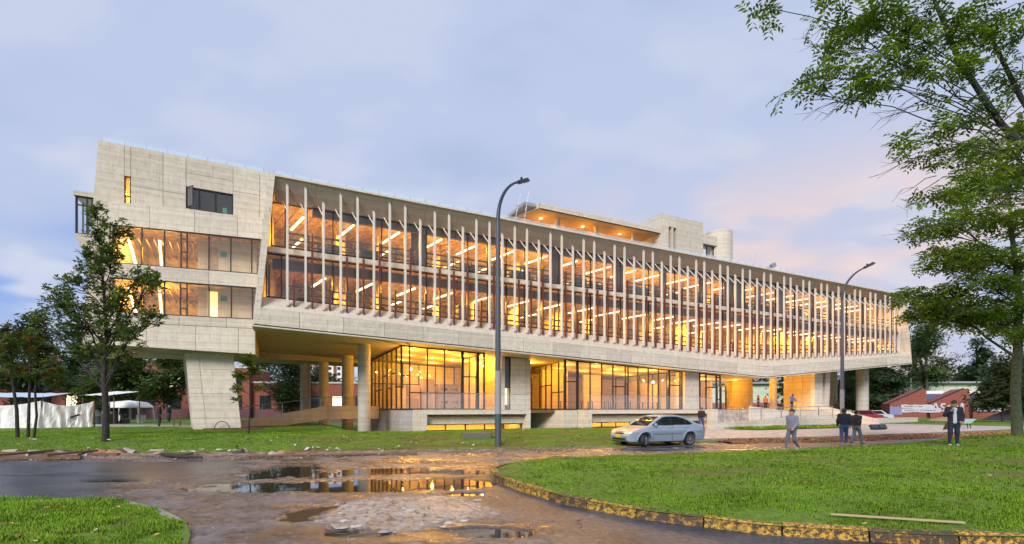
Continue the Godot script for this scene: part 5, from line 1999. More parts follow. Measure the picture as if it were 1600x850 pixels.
	if cloth.has("shirt"):
		var st := G.new()
		var c: Vector3 = j["chest"]
		flesh(st, [[c + Vector3(0, 0.1, 0.055), c + Vector3(0, -0.36, 0.045), 0.09, 0.1]], 0.0, s * 0.8)
		put("shirt", st, M("cloth_%s" % cloth["shirt"], cloth["shirt"], 0.9), root)
	return root

# ------------------------------------------------------------------ the car
func build_car() -> void:
	var s := 0.034
	var nx := int(4.7 / s)
	var ny := int(1.45 / s)
	var nz := int(2.0 / s)
	var o := Vector3(-0.1, 0.12, -1.0)
	var sil := [Vector2(0.14, 0.21), Vector2(0.02, 0.3), Vector2(0.0, 0.5), Vector2(0.05, 0.63), Vector2(0.2, 0.74), Vector2(0.55, 0.84), Vector2(1.08, 0.93), Vector2(1.5, 1.2), Vector2(1.85, 1.38), Vector2(2.25, 1.455), Vector2(2.75, 1.455), Vector2(3.2, 1.38), Vector2(3.65, 1.19), Vector2(3.98, 1.03), Vector2(4.3, 1.0), Vector2(4.44, 0.93), Vector2(4.5, 0.62), Vector2(4.47, 0.38), Vector2(4.36, 0.24), Vector2(2.4, 0.2)]
	var f := PackedFloat32Array()
	f.resize(nx * ny * nz)
	var wheels := [Vector2(0.86, 0.3), Vector2(3.46, 0.3)]
	for j in ny:
		for i in nx:
			var x := o.x + i * s
			var y := o.y + j * s
			var p := Vector2(x, y)
			var d2 := edge_distance(sil, p) * (-1.0 if inside(sil, p) else 1.0)
			var w := 0.865
			w -= 0.20 * pow(clampf((0.75 - x) / 0.75, 0, 1), 2.2) + 0.14 * pow(clampf((x - 3.8) / 0.7, 0, 1), 2.0)
			if y > 0.9:
				w -= (y - 0.9) * 0.42
			elif y < 0.5:
				w -= (0.5 - y) * 0.12
			w += 0.02 * exp(-pow((y - 0.72) / 0.1, 2.0))
			var arch := 9.0
			for q in wheels:
				arch = minf(arch, p.distance_to(q) - 0.365)
				w += 0.025 * exp(-pow((p.distance_to(q) - 0.39) / 0.05, 2.0)) * (1.0 if y > 0.3 else 0.0)
			for k in nz:
				var z := o.z + k * s
				var b := absf(z) - w
				var h := maxf(0.09 - absf(d2 - b), 0.0) / 0.09
				var v := maxf(d2, b) + h * h * h * 0.09 / 6.0
				if absf(z) > 0.5:
					v = maxf(v, -arch)
				f[i + nx * (j + ny * k)] = v
	var net := surface_nets(f, nx, ny, nz, o, s)
	var side_glass := [Vector2(1.22, 0.97), Vector2(1.55, 1.17), Vector2(1.95, 1.345), Vector2(2.3, 1.385), Vector2(2.8, 1.375), Vector2(3.2, 1.28), Vector2(3.62, 1.06), Vector2(3.5, 0.985)]
	var sorted := {}
	for q in net[2]:
		if q[0] < 0 or q[1] < 0 or q[2] < 0 or q[3] < 0:
			continue
		var c: Vector3 = (net[0][q[0]] + net[0][q[1]] + net[0][q[2]] + net[0][q[3]]) / 4.0
		var n: Vector3 = (net[1][q[0]] + net[1][q[2]]).normalized()
		var az := absf(c.z)
		var kind := "body"
		if c.y < 0.245:
			kind = "underbody"
		elif absf(n.z) > 0.6 and inside(side_glass, Vector2(c.x, c.y)):
			kind = "window_trim" if absf(c.x - 2.37) < 0.035 or absf(c.x - 3.22) < 0.03 else ("front_window" if c.x < 2.37 else "rear_side_window")
			kind += "" if c.z < 0 else " "
		elif c.x > 1.08 and c.x < 1.84 and n.x < -0.2 and n.y > 0.3 and az < 0.70 - (c.y - 0.93) * 0.35 and c.y > 0.955:
			kind = "windscreen"
		elif c.x > 3.15 and c.x < 3.93 and n.x > 0.2 and n.y > 0.3 and az < 0.66 - (c.y - 0.93) * 0.3 and c.y > 1.06:
			kind = "rear_window"
		elif c.x < 0.62 and az > 0.36 and c.y > 0.585 + c.x * 0.12 and c.y < 0.70 + c.x * 0.2 and n.y < 0.75:
			kind = "headlight" + ("" if c.z < 0 else " ")
		elif c.x < 0.2 and az < 0.33 and c.y > 0.585 and c.y < 0.70:
			kind = "grille"
		elif c.x < 0.2 and az < 0.5 and c.y > 0.31 and c.y < 0.4:
			kind = "lower_grille"
		elif c.x < 0.3 and az > 0.56 and c.y > 0.32 and c.y < 0.40:
			kind = "fog_light" + ("" if c.z < 0 else " ")
		elif c.x > 4.3 and az > 0.5 and c.y > 0.7 and c.y < 0.92:
			kind = "tail_light" + ("" if c.z < 0 else " ")
		if not sorted.has(kind):
			sorted[kind] = []
		sorted[kind].append(q)
	var paint := M("silver_paint", Color(0.3, 0.37, 0.47), 0.38, 0.35)
	paint.clearcoat_enabled = true
	paint.clearcoat = 1.0
	paint.clearcoat_roughness = 0.05
	var tinted := M("car_glass", Color(0.012, 0.014, 0.018), 0.04)
	tinted.metallic_specular = 0.8
	var clear := M("headlight_glass", Color(0.45, 0.47, 0.5), 0.1, 0.4)
	clear.clearcoat_enabled = true
	var looks := {"body": paint, "underbody": mats["rubber"], "window_trim": mats["rubber"], "front_window": tinted, "rear_side_window": tinted, "windscreen": tinted, "rear_window": tinted, "headlight": clear, "grille": M("grille_dark", Color(0.03, 0.03, 0.035), 0.4), "lower_grille": mats["grille_dark"], "fog_light": clear, "tail_light": M("tail_red", Color(0.3, 0.01, 0.012), 0.2)}
	var cx := Vector3(6.98, 0.0, -23.3)
	var root := thing("parked_car", "silver four-door saloon with a yellow number plate, front wheels turned, beside the grass verge", "car", cx, 0.40)
	for kind in sorted:
		var g := G.new()
		add_quads(g, net, sorted[kind])
		for i in g.v.size():
			g.v[i] -= Vector3(2.25, 0, 0)
		put(kind.strip_edges(), g, looks[kind.strip_edges()], root)
	# trim
	for z in [-1.0, 1.0]:
		for q in [[1.28, 0.3, 0.93], [2.37, 0.28, 0.98], [3.3, 0.55, 0.99]]:
			var g := G.new()
			g.bar(Vector3(q[0] - 2.25, q[1], 0.868 * z), Vector3(q[0] - 2.25, 0.9, 0.866 * z), 0.012, 0.012)
			put("door_gap", g, mats["rubber"], root)
		for q in [2.1, 3.05]:
			var g := G.new()
			g.box(Vector3(q - 2.25, 0.83, 0.87 * z - 0.02), Vector3(q + 0.17 - 2.25, 0.865, 0.87 * z + 0.02))
			put("door_handle", g, paint, root)
		var strip := G.new()
		strip.box(Vector3(1.3 - 2.25, 0.56, 0.868 * z - 0.012), Vector3(3.0 - 2.25, 0.6, 0.868 * z + 0.012))
		put("side_strip", strip, M("strip_grey", Color(0.12, 0.14, 0.17), 0.5), root)
		var mir := G.new()
		mir.lathe([Vector2(0, -0.07), Vector2(0.07, -0.05), Vector2(0.085, 0.02), Vector2(0.05, 0.07), Vector2(0, 0.08)], Transform3D(Basis().scaled(Vector3(0.7, 1, 1.2)), Vector3(1.38 - 2.25, 1.0, 0.92 * z)), 10)
		put("wing_mirror", mir, paint, root)
	var plate := G.new()
	plate.box(Vector3(-2.29, 0.43, -0.17), Vector3(-2.255, 0.55, 0.17))
	put("number_plate", plate, M("plate_yellow", Color(0.75, 0.45, 0.02), 0.5), root)
	var emb := G.new()
	emb.box(Vector3(-2.255, 0.645, -0.33), Vector3(-2.215, 0.662, 0.33))
	put("grille_bar", emb, mats["steel"], root)
	var bow := G.new()
	bow.box(Vector3(-2.27, 0.638, -0.075), Vector3(-2.235, 0.668, 0.075))
	bow.box(Vector3(-2.272, 0.626, -0.03), Vector3(-2.237, 0.68, 0.03))
	put("emblem", bow, M("gold", Color(0.6, 0.42, 0.12), 0.3, 0.6), root)
	# wheels
	for q in [[0.86, -1.0, 0.0], [0.86, 1.0, 0.62], [3.46, -1.0, 0.0], [3.46, 1.0, 0.0]]:
		var turn: float = 0.62 if q[0] < 1.0 else 0.0
		var w := Transform3D(Basis(Vector3.UP, turn) * Basis(Vector3.RIGHT, PI / 2 * q[1]), Vector3(q[0] - 2.25, 0.305, 0.755 * q[1]))
		var ty := G.new()
		ty.lathe([Vector2(0.2, -0.09), Vector2(0.29, -0.095), Vector2(0.307, -0.07), Vector2(0.307, 0.07), Vector2(0.29, 0.095), Vector2(0.2, 0.09)], w, 28)
		var tyre := put("wheel", ty, mats["rubber"], root)
		var rim := G.new()
		rim.lathe([Vector2(0.2, 0.092), Vector2(0.185, 0.07), Vector2(0.18, 0.02), Vector2(0.0, 0.02)], w, 24)
		put("rim_dish", rim, M("rim_dark", Color(0.05, 0.05, 0.055), 0.5), tyre)
		var sp := G.new()
		for k in 6:
			var a := TAU * k / 6.0
			sp.bar(w * Vector3(0.03 * cos(a), 0.07, 0.03 * sin(a)), w * Vector3(0.19 * cos(a), 0.06, 0.19 * sin(a)), 0.05, 0.03)
		sp.lathe([Vector2(0.0, 0.085), Vector2(0.05, 0.08), Vector2(0.05, 0.03)], w, 10)
		sp.lathe([Vector2(0.205, 0.095), Vector2(0.18, 0.09), Vector2(0.18, 0.05)], w, 24)
		put("spokes", sp, mats["steel"], tyre)

# ------------------------------------------------------------------ street furniture and small things
func lamp_post(label: String, at: Vector3, turn: float) -> void:
	var r := thing("street_lamp", label, "street lamp", at, turn, "curved street lamps before the building")
	var g := G.new()
	g.tube([Vector3(0, -0.3, 0), Vector3(0, 3.0, 0), Vector3(0, 9.0, 0)], [0.135, 0.12, 0.085], 14)
	put("pole", g, M("pole_paint", Color(0.06, 0.075, 0.10), 0.5), r)
	g = G.new()
	var pts := []
	var rad := []
	for i in 13:
		var t := i / 12.0
		var a := t * 1.12
		pts.append(Vector3(1.75 * (1.0 - cos(a)) * 1.55, 9.0 + 2.25 * sin(a) * 1.08, 0))
		rad.append(lerpf(0.085, 0.045, t))
	g.tube(pts, rad, 10)
	put("arm", g, mats["lamp_paint"], r)
	var tip: Vector3 = pts[12]
	var d: Vector3 = (pts[12] - pts[11]).normalized()
	g = G.new()
	var x := d
	var z := Vector3(0, 0, 1)
	var y := z.cross(x)
	var t := Transform3D(Basis(x, y, z), tip)
	g.hexa([t * Vector3(-0.05, -0.07, 0.1), t * Vector3(0.72, -0.06, 0.13), t * Vector3(0.72, -0.06, -0.13), t * Vector3(-0.05, -0.07, -0.1), t * Vector3(0.0, 0.08, 0.09), t * Vector3(0.62, 0.1, 0.1), t * Vector3(0.62, 0.1, -0.1), t * Vector3(0.0, 0.08, -0.09)])
	g.obox(t * Transform3D(Basis(), Vector3(0.24, 0.13, 0)), Vector3(0.07, 0.09, 0.07))
	put("lamp_head", g, mats["lamp_paint"], r)
	g = G.new()
	g.obox(t * Transform3D(Basis(), Vector3(0.36, -0.077, 0)), Vector3(0.5, 0.02, 0.2))
	put("lens", g, M("lens_grey", Color(0.4, 0.42, 0.45), 0.2), r)
	rng.seed = int(at.x * 100)
	g = G.new()
	g.cyl(Vector3(0, 1.15, 0), Vector3(0, 2.9, 0), 0.132, 14)
	put("worn_paint", g, M("worn_white", Color(0.27, 0.27, 0.29), 0.85), r)
	g = G.new()
	g.cyl(Vector3(0, 0.75, 0), Vector3(0, 1.15, 0), 0.135, 14)
	put("green_band", g, M("worn_green", Color(0.035, 0.09, 0.10), 0.8), r)

func floodlight(label: String, at: Vector3, turn: float) -> void:
	var r := thing("floodlight", label, "floodlight", at, turn)
	for q in [-0.42, 0.42]:
		var g := G.new()
		var t := Transform3D(Basis(Vector3.RIGHT, -0.5), Vector3(q, 0.22, 0))
		g.obox(t, Vector3(0.78, 0.36, 0.16))
		put("housing", g, mats["lamp_paint"], r)
		g = G.new()
		g.obox(t * Transform3D(Basis(), Vector3(0, 0, 0.085)), Vector3(0.66, 0.28, 0.012))
		put("lens", g, mats["car_glass"], r)
	var b := G.new()
	b.box(Vector3(-0.6, 0, -0.12), Vector3(0.6, 0.08, 0.1))
	put("bracket", b, mats["rubber"], r)

func plank(label: String, a: Vector3, b: Vector3, w: float, h: float, kin := "loose timber by the road") -> void:
	var g := G.new()
	g.bar(a, b, w, h)
	tag(put("plank", g, mats["old_wood"]), label, "plank", kin)

func build_entrance_works() -> void:
	# ramp with its low wall, rails and the stairs, in the building's axes
	var t := Transform3D(Basis(Vector3.UP, BROT), BO)
	var r := thing("entrance_ramp", "pale concrete ramp with low wall and steel rail rising to the entrance", "ramp", BO, BROT)
	var g := G.new()
	g.hexa([Vector3(31.0, 0, 6.3), Vector3(44.2, 0, 6.3), Vector3(44.2, 0, 4.4), Vector3(31.0, 0, 4.4), Vector3(31.0, 0.2, 6.3), Vector3(44.2, 1.2, 6.3), Vector3(44.2, 1.2, 4.4), Vector3(31.0, 0.2, 4.4)])
	g.hexa([Vector3(38.0, 0, 4.1), Vector3(44.2, 0, 4.1), Vector3(44.2, 0, 1.4), Vector3(38.0, 0, 1.4), Vector3(38.0, 1.63, 4.1), Vector3(44.2, 1.1, 4.1), Vector3(44.2, 1.1, 1.4), Vector3(38.0, 1.63, 1.4)])
	put("ramp_slab", g, mats["paving"], r)
	var cuts := [31.0, 33.4, 35.8, 38.2, 40.6, 42.4, 44.25]
	for i in 6:
		var a: float = cuts[i]; var b: float = cuts[i + 1]
		var f := func(x: float) -> float: return lerpf(0.62, 1.22, (x - 31.0) / 13.25)
		panel(Vector3(a, 0, 6.55), Vector3(b, 0, 6.55), Vector3(b, f.call(b), 6.55), Vector3(a, f.call(a), 6.55), 0.24, "wall_panel", mats["concrete_%d" % (i % 3)], r)
	g = G.new()
	g.hexa([Vector3(38.0, 0.3, 4.35), Vector3(44.2, 0.3, 4.35), Vector3(44.2, 0.3, 4.12), Vector3(38.0, 0.3, 4.12), Vector3(38.0, 2.0, 4.35), Vector3(44.2, 1.45, 4.35), Vector3(44.2, 1.45, 4.12), Vector3(38.0, 2.0, 4.12)])
	put("inner_wall", g, mats["concrete_2"], r)
	g = G.new()
	g.box(Vector3(30.9, 0, 5.9), Vector3(31.3, 1.75, 6.6))
	put("end_pillar", g, mats["concrete_0"], r)
	for q in [[31.4, 6.45, 1.68, 44.2, 6.45, 1.98], [38.1, 4.25, 2.55, 44.2, 4.25, 2.1], [44.2, 6.45, 1.98, 47.0, 6.0, 2.0]]:
		g = G.new()
		g.cyl(Vector3(q[0], q[2], q[1]), Vector3(q[3], q[5], q[4]), 0.03, 8)
		g.cyl(Vector3(q[0], q[2] - 0.3, q[1]), Vector3(q[3], q[5] - 0.3, q[4]), 0.015, 6)
		put("handrail", g, mats["steel"], r)
		var n := maxi(1, int((q[3] - q[0]) / 2.3))
		for i in n + 1:
			var k := float(i) / n
			var p := Vector3(lerpf(q[0], q[3], k), lerpf(q[2], q[5], k), lerpf(q[1], q[4], k))
			g = G.new()
			g.box(p + Vector3(-0.025, -1.1, -0.025), p + Vector3(0.025, 0, 0.025))
			put("rail_post", g, mats["steel"], r)
	var s := thing("entrance_stairs", "wide concrete stairs with sloping side parapet up to the entrance", "stairs", BO, BROT)
	for i in 9:
		g = G.new()
		var y := 0.15 + 1.5 * (i + 1) / 9.0
		var z := 6.0 - i * 0.5
		g.box(Vector3(44.3, 0.0, 1.31), Vector3(52.4, y - 0.04, z))
		g.box(Vector3(44.3, y - 0.04, z - 0.52), Vector3(52.4, y, z + 0.03))
		put("step", g, mats["concrete_%d" % (i % 4)], s)
	g = G.new()
	g.hexa([Vector3(52.42, 0, 6.8), Vector3(53.1, 0, 6.8), Vector3(53.1, 0, 0.8), Vector3(52.42, 0, 0.8), Vector3(52.42, 0.75, 6.8), Vector3(53.1, 0.75, 6.8), Vector3(53.1, 2.3, 0.8), Vector3(52.42, 2.3, 0.8)])
	put("parapet", g, mats["concrete_0"], s)
	g = G.new()
	g.box(Vector3(53.12, 0, 2.6), Vector3(68.5, 0.78, 3.1))
	put("low_wall", g, mats["concrete_1"], s)
	# grass patch in front of the ramp wall
	var poly := []
	for q in [Vector3(32.2, 0, 6.7), Vector3(46.5, 0, 6.7), Vector3(47.5, 0, 7.6), Vector3(44, 0, 9.0), Vector3(33, 0, 8.8)]:
		var p := from_building(q)
		poly.append(Vector2(p.x, -p.z))
	rng.seed = 77
	struct("lawn", outline_sheet(poly, 1.0, func(_x: float, _z: float) -> float: return 0.2, func(x: float, z: float) -> Color: return grass_tint(x, z)), mats["lawn"])
	sow("grass", self, poly, func(_x: float, _z: float) -> float: return 0.2, func(_x: float, _z: float) -> float: return 45.0, Vector2(10, 24), Vector2(36, 44), 0.6, tuft(11, 0.13, 0.09, 12), func(_x: float, _z: float) -> bool: return true)
	# the bridge ramp on the left with its parapet and rail
	var w := thing("bridge_ramp", "sloping concrete footbridge parapet rising behind the slim sapling to the columns", "ramp", BO, BROT)
	panel(Vector3(-1.4, 0.05, -9.0), Vector3(4.25, 0.92, -9.0), Vector3(4.25, 2.02, -9.0), Vector3(-1.4, 0.98, -9.0), 0.25, "parapet_panel", mats["concrete_3"], w)
	panel(Vector3(4.27, 0.92, -9.0), Vector3(8.4, 0.92, -9.0), Vector3(8.4, 2.02, -9.0), Vector3(4.27, 2.02, -9.0), 0.25, "parapet_panel", mats["concrete_1"], w)
	panel(Vector3(-4.6, -0.2, -9.0), Vector3(-1.42, 0.05, -9.0), Vector3(-1.42, 0.98, -9.0), Vector3(-4.6, 0.45, -9.0), 0.25, "parapet_panel", mats["concrete_1"], w)
	g = G.new()
	g.hexa([Vector3(-4.6, 0.0, -9.25), Vector3(4.25, 1.4, -9.25), Vector3(4.25, 1.4, -11.2), Vector3(-4.6, 0.0, -11.2), Vector3(-4.6, 0.2, -9.25), Vector3(4.25, 1.6, -9.25), Vector3(4.25, 1.6, -11.2), Vector3(-4.6, 0.2, -11.2)])
	put("deck", g, mats["paving"], w)
	g = G.new()
	g.cyl(Vector3(-4.0, 1.6, -11.2), Vector3(4.25, 2.75, -11.2), 0.03, 6)
	g.cyl(Vector3(4.25, 2.75, -11.2), Vector3(8.0, 2.75, -11.2), 0.03, 6)
	put("handrail", g, mats["steel"], w)
	for i in 7:
		var x := -3.6 + i * 1.5
		g = G.new()
		g.box(Vector3(x, 0.2, -11.22), Vector3(x + 0.04, lerpf(1.64, 2.75, clampf((x + 4.0) / 8.25, 0, 1)), -11.18))
		put("rail_post", g, mats["steel"], w)

func carton(at: Vector3, s: Vector3, label: String, mark: bool) -> void:
	var r := thing("cardboard_box", label, "cardboard box", from_building(at), BROT + rnd(-0.04, 0.04), "cartons stacked in the glass hall")
	var g := G.new()
	g.box(Vector3(-s.x / 2, 0, -s.z / 2), Vector3(s.x / 2, s.y, s.z / 2))
	put("carton", g, mats["cardboard"], r)
	if mark:
		g = G.new()
		g.box(Vector3(-s.x * 0.3, s.y * 0.55, s.z / 2), Vector3(s.x * 0.05, s.y * 0.6, s.z / 2 + 0.004))
		g.bar(Vector3(s.x * 0.1, s.y * 0.62, s.z / 2), Vector3(s.x * 0.3, s.y * 0.45, s.z / 2), 0.03, 0.06)
		g.bar(Vector3(s.x * 0.12, s.y * 0.48, s.z / 2), Vector3(s.x * 0.3, s.y * 0.68, s.z / 2), 0.03, 0.06)
		g.box(Vector3(-s.x * 0.05, s.y * 0.15, s.z / 2), Vector3(s.x * 0.12, s.y * 0.2, s.z / 2 + 0.004))
		put("print", g, mats["rubber"], r)

func build_small_things() -> void:
	lamp_post("tall dark street lamp on the grass in front of the glass halls", W(-0.62, 21.5, 0.26), 0.95)
	get_node("street_lamp").scale = Vector3.ONE * 1.085
	lamp_post("tall dark street lamp on the plaza behind the pair walking, by the stairs", W(22.4, 33.0, 0.15), 0.0)
	floodlight("black twin floodlight on the grass below the pier between the glass halls", from_building(Vector3(18.9, -0.2, -1.6)), BROT)
	floodlight("black twin floodlight standing out on the pale plaza", W(28.3, 37.6, 0.15), 0.3)
	rng.seed = 9
	# cartons in the hall
	var spots := [[9.9, 1.75, 0.9, "short carton at the left end of the stacks"], [11.0, 1.75, 1.2, "carton at the foot of the second stack"], [12.35, 1.75, 1.05, "marked carton at the foot of the stack beside the door frame"], [13.2, 1.75, 1.05, "marked carton low behind the door frame"]]
	for q in spots:
		carton(Vector3(q[0], 1.7, -3.6), Vector3(0.86, q[2], 0.7), q[3] + ", left glass hall", q[0] > 12.0)
	carton(Vector3(11.05, 2.92, -3.6), Vector3(0.95, 1.15, 0.7), "tall plain carton on top of the second stack, left glass hall", false)
	carton(Vector3(12.35, 2.77, -3.6), Vector3(0.86, 0.95, 0.7), "marked carton on top of the stack beside the door frame", true)
	carton(Vector3(13.2, 2.77, -3.6), Vector3(0.8, 0.92, 0.7), "marked carton on top, partly behind the dark door frame", true)
	carton(Vector3(10.0, 2.67, -3.8), Vector3(0.9, 0.9, 0.7), "orange-lit carton on the leftmost stack in the left glass hall", false)
	# tables in the right hall
	var first: Node3D = null
	var k := 0
	for q in [Vector3(24.3, 1.7, -3.4), Vector3(27.0, 1.7, -3.0), Vector3(30.0, 1.7, -3.6), Vector3(32.8, 1.7, -3.0)]:
		var words: String = "long wooden table, number %s from the left, behind the right hall's glass" % ["one", "two", "three", "four"][k]
		if first == null:
			first = thing("table", words, "table", from_building(q), BROT, "tables in the right glass hall")
			var g := G.new()
			g.box(Vector3(-1.0, 0.7, -0.4), Vector3(1.0, 0.75, 0.4))
			put("table_top", g, mats["wood"], first)
			for sx in [-0.9, 0.9]:
				for sz in [-0.33, 0.33]:
					g = G.new()
					g.box(Vector3(sx - 0.03, 0, sz - 0.03), Vector3(sx + 0.03, 0.7, sz + 0.03))
					put("leg", g, mats["bronze"], first)
		else:
			copy_of(first, "table", from_building(q), BROT, words, "tables in the right glass hall")
		k += 1
	# timber and rubble on the verge at the left
	plank("upper long rail of the broken timber frame by the road", W(-18.6, 17.6, 0.13), W(-13.9, 17.2, 0.12), 0.14, 0.08)
	plank("lower long rail of the broken timber frame by the road", W(-18.6, 16.2, 0.08), W(-14.6, 16.5, 0.08), 0.16, 0.09)
	plank("slanting cross piece at the left of the broken timber frame", W(-17.1, 16.2, 0.18), W(-16.7, 17.7, 0.22), 0.13, 0.07)
	plank("slanting cross piece at the right of the broken timber frame", W(-15.6, 16.3, 0.18), W(-15.0, 17.6, 0.22), 0.13, 0.07)
	var g := G.new()
	g.tube([W(-12.2, 16.9, 0.16), W(-11.4, 16.5, 0.13), W(-10.4, 16.3, 0.08)], [0.06, 0.08, 0.05], 6)
	g.tube([W(-11.6, 16.6, 0.14), W(-11.0, 16.8, 0.18)], [0.05, 0.03], 5)
	tag(put("branch", g, mats["bark"]), "dark broken branch lying across the edge of the muddy road", "branch")
	g = G.new()
	g.tube([W(-9.3, 17.0, 0.07), W(-5.2, 17.9, 0.06), W(-3.6, 18.4, 0.03)], [0.05, 0.05, 0.04], 6)
	tag(put("pole", g, mats["old_wood"]), "thin grey pole lying along the muddy verge left of the lamp", "pole")
	for i in 30:
		var p := Vector2(rnd(-19, -12.2), rnd(17.3, 18.5)) if i < 24 else Vector2(rnd(-12, -8), rnd(17.6, 18.6))
		var rr := G.new()
		var sc := rnd(0.12, 0.36)
		var rt := Transform3D(Basis.from_euler(Vector3(rnd(-0.6, 0.6), rnd(0, 6), rnd(-0.5, 0.5))).scaled(Vector3(sc * 1.3, sc * 0.8, sc)), W(p.x, p.y, 0.1))
		var cn := []
		for q in [[-1, 1], [1, 1], [1, -1], [-1, -1]]:
			cn.append(rt * Vector3(q[0] * rnd(0.35, 0.75), rnd(-0.6, -0.4), q[1] * rnd(0.35, 0.75)))
		for q in [[-1, 1], [1, 1], [1, -1], [-1, -1]]:
			cn.append(rt * Vector3(q[0] * rnd(0.2, 0.65), rnd(0.2, 0.6), q[1] * rnd(0.2, 0.65)))
		rr.hexa(cn)
		tag(put("rubble", rr, [M("rubble_brick", Color(0.33, 0.17, 0.12), 0.9), M("rubble_stone", Color(0.36, 0.31, 0.27), 0.9), M("rubble_dark", Color(0.1, 0.075, 0.065), 0.9)][i % 3]), "lump of broken brick or stone in the heap along the left verge", "rubble", "rubble heaped along the verge")
	for q in [[-12.0, 18.4, 0.5, "crumpled white plastic sheet on the heap of rubble"], [-10.9, 18.7, 0.32, "torn scrap of pale plastic right of the rubble heap"], [-8.0, 19.4, 0.22, "small white scrap lying alone on the far grass"]]:
		var sheet := G.new()
		for i in 9:
			var c := W(q[0] + rnd(-1, 1) * q[2], q[1] + rnd(-0.3, 0.3), 0.12 + rnd(0, 0.06))
			sheet.tri(c, c + Vector3(rnd(-0.2, 0.2), rnd(-0.03, 0.1), rnd(-0.15, 0.15)), c + Vector3(rnd(-0.22, 0.22), rnd(-0.05, 0.05), rnd(-0.15, 0.2)))
		tag(put("plastic_scrap", sheet, M("plastic", Color(0.55, 0.57, 0.6), 0.35)), q[3], "litter")
	# manhole box in the grass by the lamp
	g = G.new()
	g.box(Vector3(-0.7, 0.0, -0.4), Vector3(0.7, 0.28, 0.4))
	var mh := tag(put("concrete_block", g, M("dark_concrete", Color(0.12, 0.11, 0.09), 0.9)), "dark mossy concrete block half sunk in the grass left of the near lamp", "block")
	mh.position = W(-1.7, 23.6, 0.3)
	var stick := G.new()
	stick.bar(W(4.55, 6.95, island_h(4.55, 6.95) + 0.05), W(6.0, 6.45, island_h(6.0, 6.45) + 0.05), 0.05, 0.02)
	tag(put("thin_batten", stick, M("batten", Color(0.42, 0.33, 0.2), 0.8)), "thin pale batten lying on the round lawn near its yellow kerb", "batten")
	# roof things
	var ant := thing("roof_antenna", "pair of thin slanting masts with a cross bar on the roof edge by the pavilion", "antenna", from_building(Vector3(17.6, 16.34, -0.8)), BROT)
	g = G.new()
	g.cyl(Vector3(-0.3, 0, 0), Vector3(0.35, 2.6, -0.2), 0.025, 6)
	put("mast", g, mats["steel"], ant)
	g = G.new()
	g.cyl(Vector3(0.5, 0, 0), Vector3(1.1, 2.9, -0.2), 0.025, 6)
	put("mast", g, mats["steel"], ant)
	g = G.new()
	g.cyl(Vector3(-0.1, 1.5, -0.1), Vector3(0.95, 1.9, -0.12), 0.025, 6)
	g.cyl(Vector3(0.15, 0.6, -0.05), Vector3(0.65, 0.8, -0.06), 0.02, 6)
	put("cross_bar", g, mats["steel"], ant)
	var fl := thing("roof_floodlight", "small grey floodlight with two aerials on the far roof edge", "floodlight", from_building(Vector3(47.6, 16.34, -0.9)), BROT)
	g = G.new()
	g.bar(Vector3(-1.2, 0.15, 0), Vector3(0.4, 0.55, 0), 0.1, 0.1)
	put("bracket", g, mats["frame"], fl)
	g = G.new()
	g.obox(Transform3D(Basis(Vector3.BACK, 0.5), Vector3(0.6, 0.75, 0)), Vector3(0.7, 0.45, 0.3))
	put("housing", g, mats["steel"], fl)
	g = G.new()
	g.cyl(Vector3(-2.9, 0, 0), Vector3(-2.9, 1.8, 0), 0.02, 5)
	g.cyl(Vector3(-2.2, 0, 0), Vector3(-2.2, 1.7, 0), 0.02, 5)
	put("aerial", g, mats["steel"], fl)
	# chair, hoop and steps at the foot of the leaning leg
	var ch := thing("wooden_chair", "small brown wooden chair standing on the path left of the concrete leg", "chair", W(-25.0, 36.3, 0.38), 0.5)
	for q in [[-0.2, -0.2, 0.9], [0.2, -0.2, 0.9], [-0.2, 0.2, 0.45], [0.2, 0.2, 0.45]]:
		g = G.new()
		g.box(Vector3(q[0] - 0.025, 0, q[1] - 0.025), Vector3(q[0] + 0.025, q[2], q[1] + 0.025))
		put("leg", g, mats["old_wood"], ch)
	g = G.new()
	g.box(Vector3(-0.23, 0.42, -0.23), Vector3(0.23, 0.46, 0.23))
	put("seat", g, mats["old_wood"], ch)
	g = G.new()
	g.box(Vector3(-0.2, 0.6, -0.22), Vector3(0.2, 0.67, -0.18))
	g.box(Vector3(-0.2, 0.8, -0.22), Vector3(0.2, 0.88, -0.18))
	put("backrest", g, mats["old_wood"], ch)
	g = G.new()
	var hoop := []
	var hr := []
	for i in 13:
		var a := PI * i / 12.0
		hoop.append(Vector3(-cos(a) * 0.5, sin(a) * 0.55, 0))
		hr.append(0.025)
	g.tube(hoop, hr, 6)
	var ho := tag(put("bike_hoop", g, mats["frame"]), "dark metal hoop standing at the foot of the leaning concrete leg", "hoop")
	ho.position = W(-18.6, 31.2, 0.4)
	for i in 3:
		g = G.new()
		g.bar(W(-19.3 + i * 0.8, 30.4 - 0.3 * i, 0.5), W(-16.4 + i * 0.4, 31.5 - 0.5 * i, 0.52), 0.3, 0.06)
		tag(put("board", g, mats["old_wood"]), "weathered board on the grass by the concrete leg, %s of three" % ["nearest the leg", "the middle one", "nearest the sapling"][i], "board", "boards beside the concrete leg")
	g = G.new()
	g.hexa([W(-42, 37.5, 0.3), W(-19, 35.0, 0.3), W(-18, 38.2, 0.3), W(-42, 41, 0.3), W(-42, 37.5, 0.475), W(-19, 35.0, 0.475), W(-18, 38.2, 0.475), W(-42, 41, 0.475)])
	struct("footpath", g, mats["paving"])

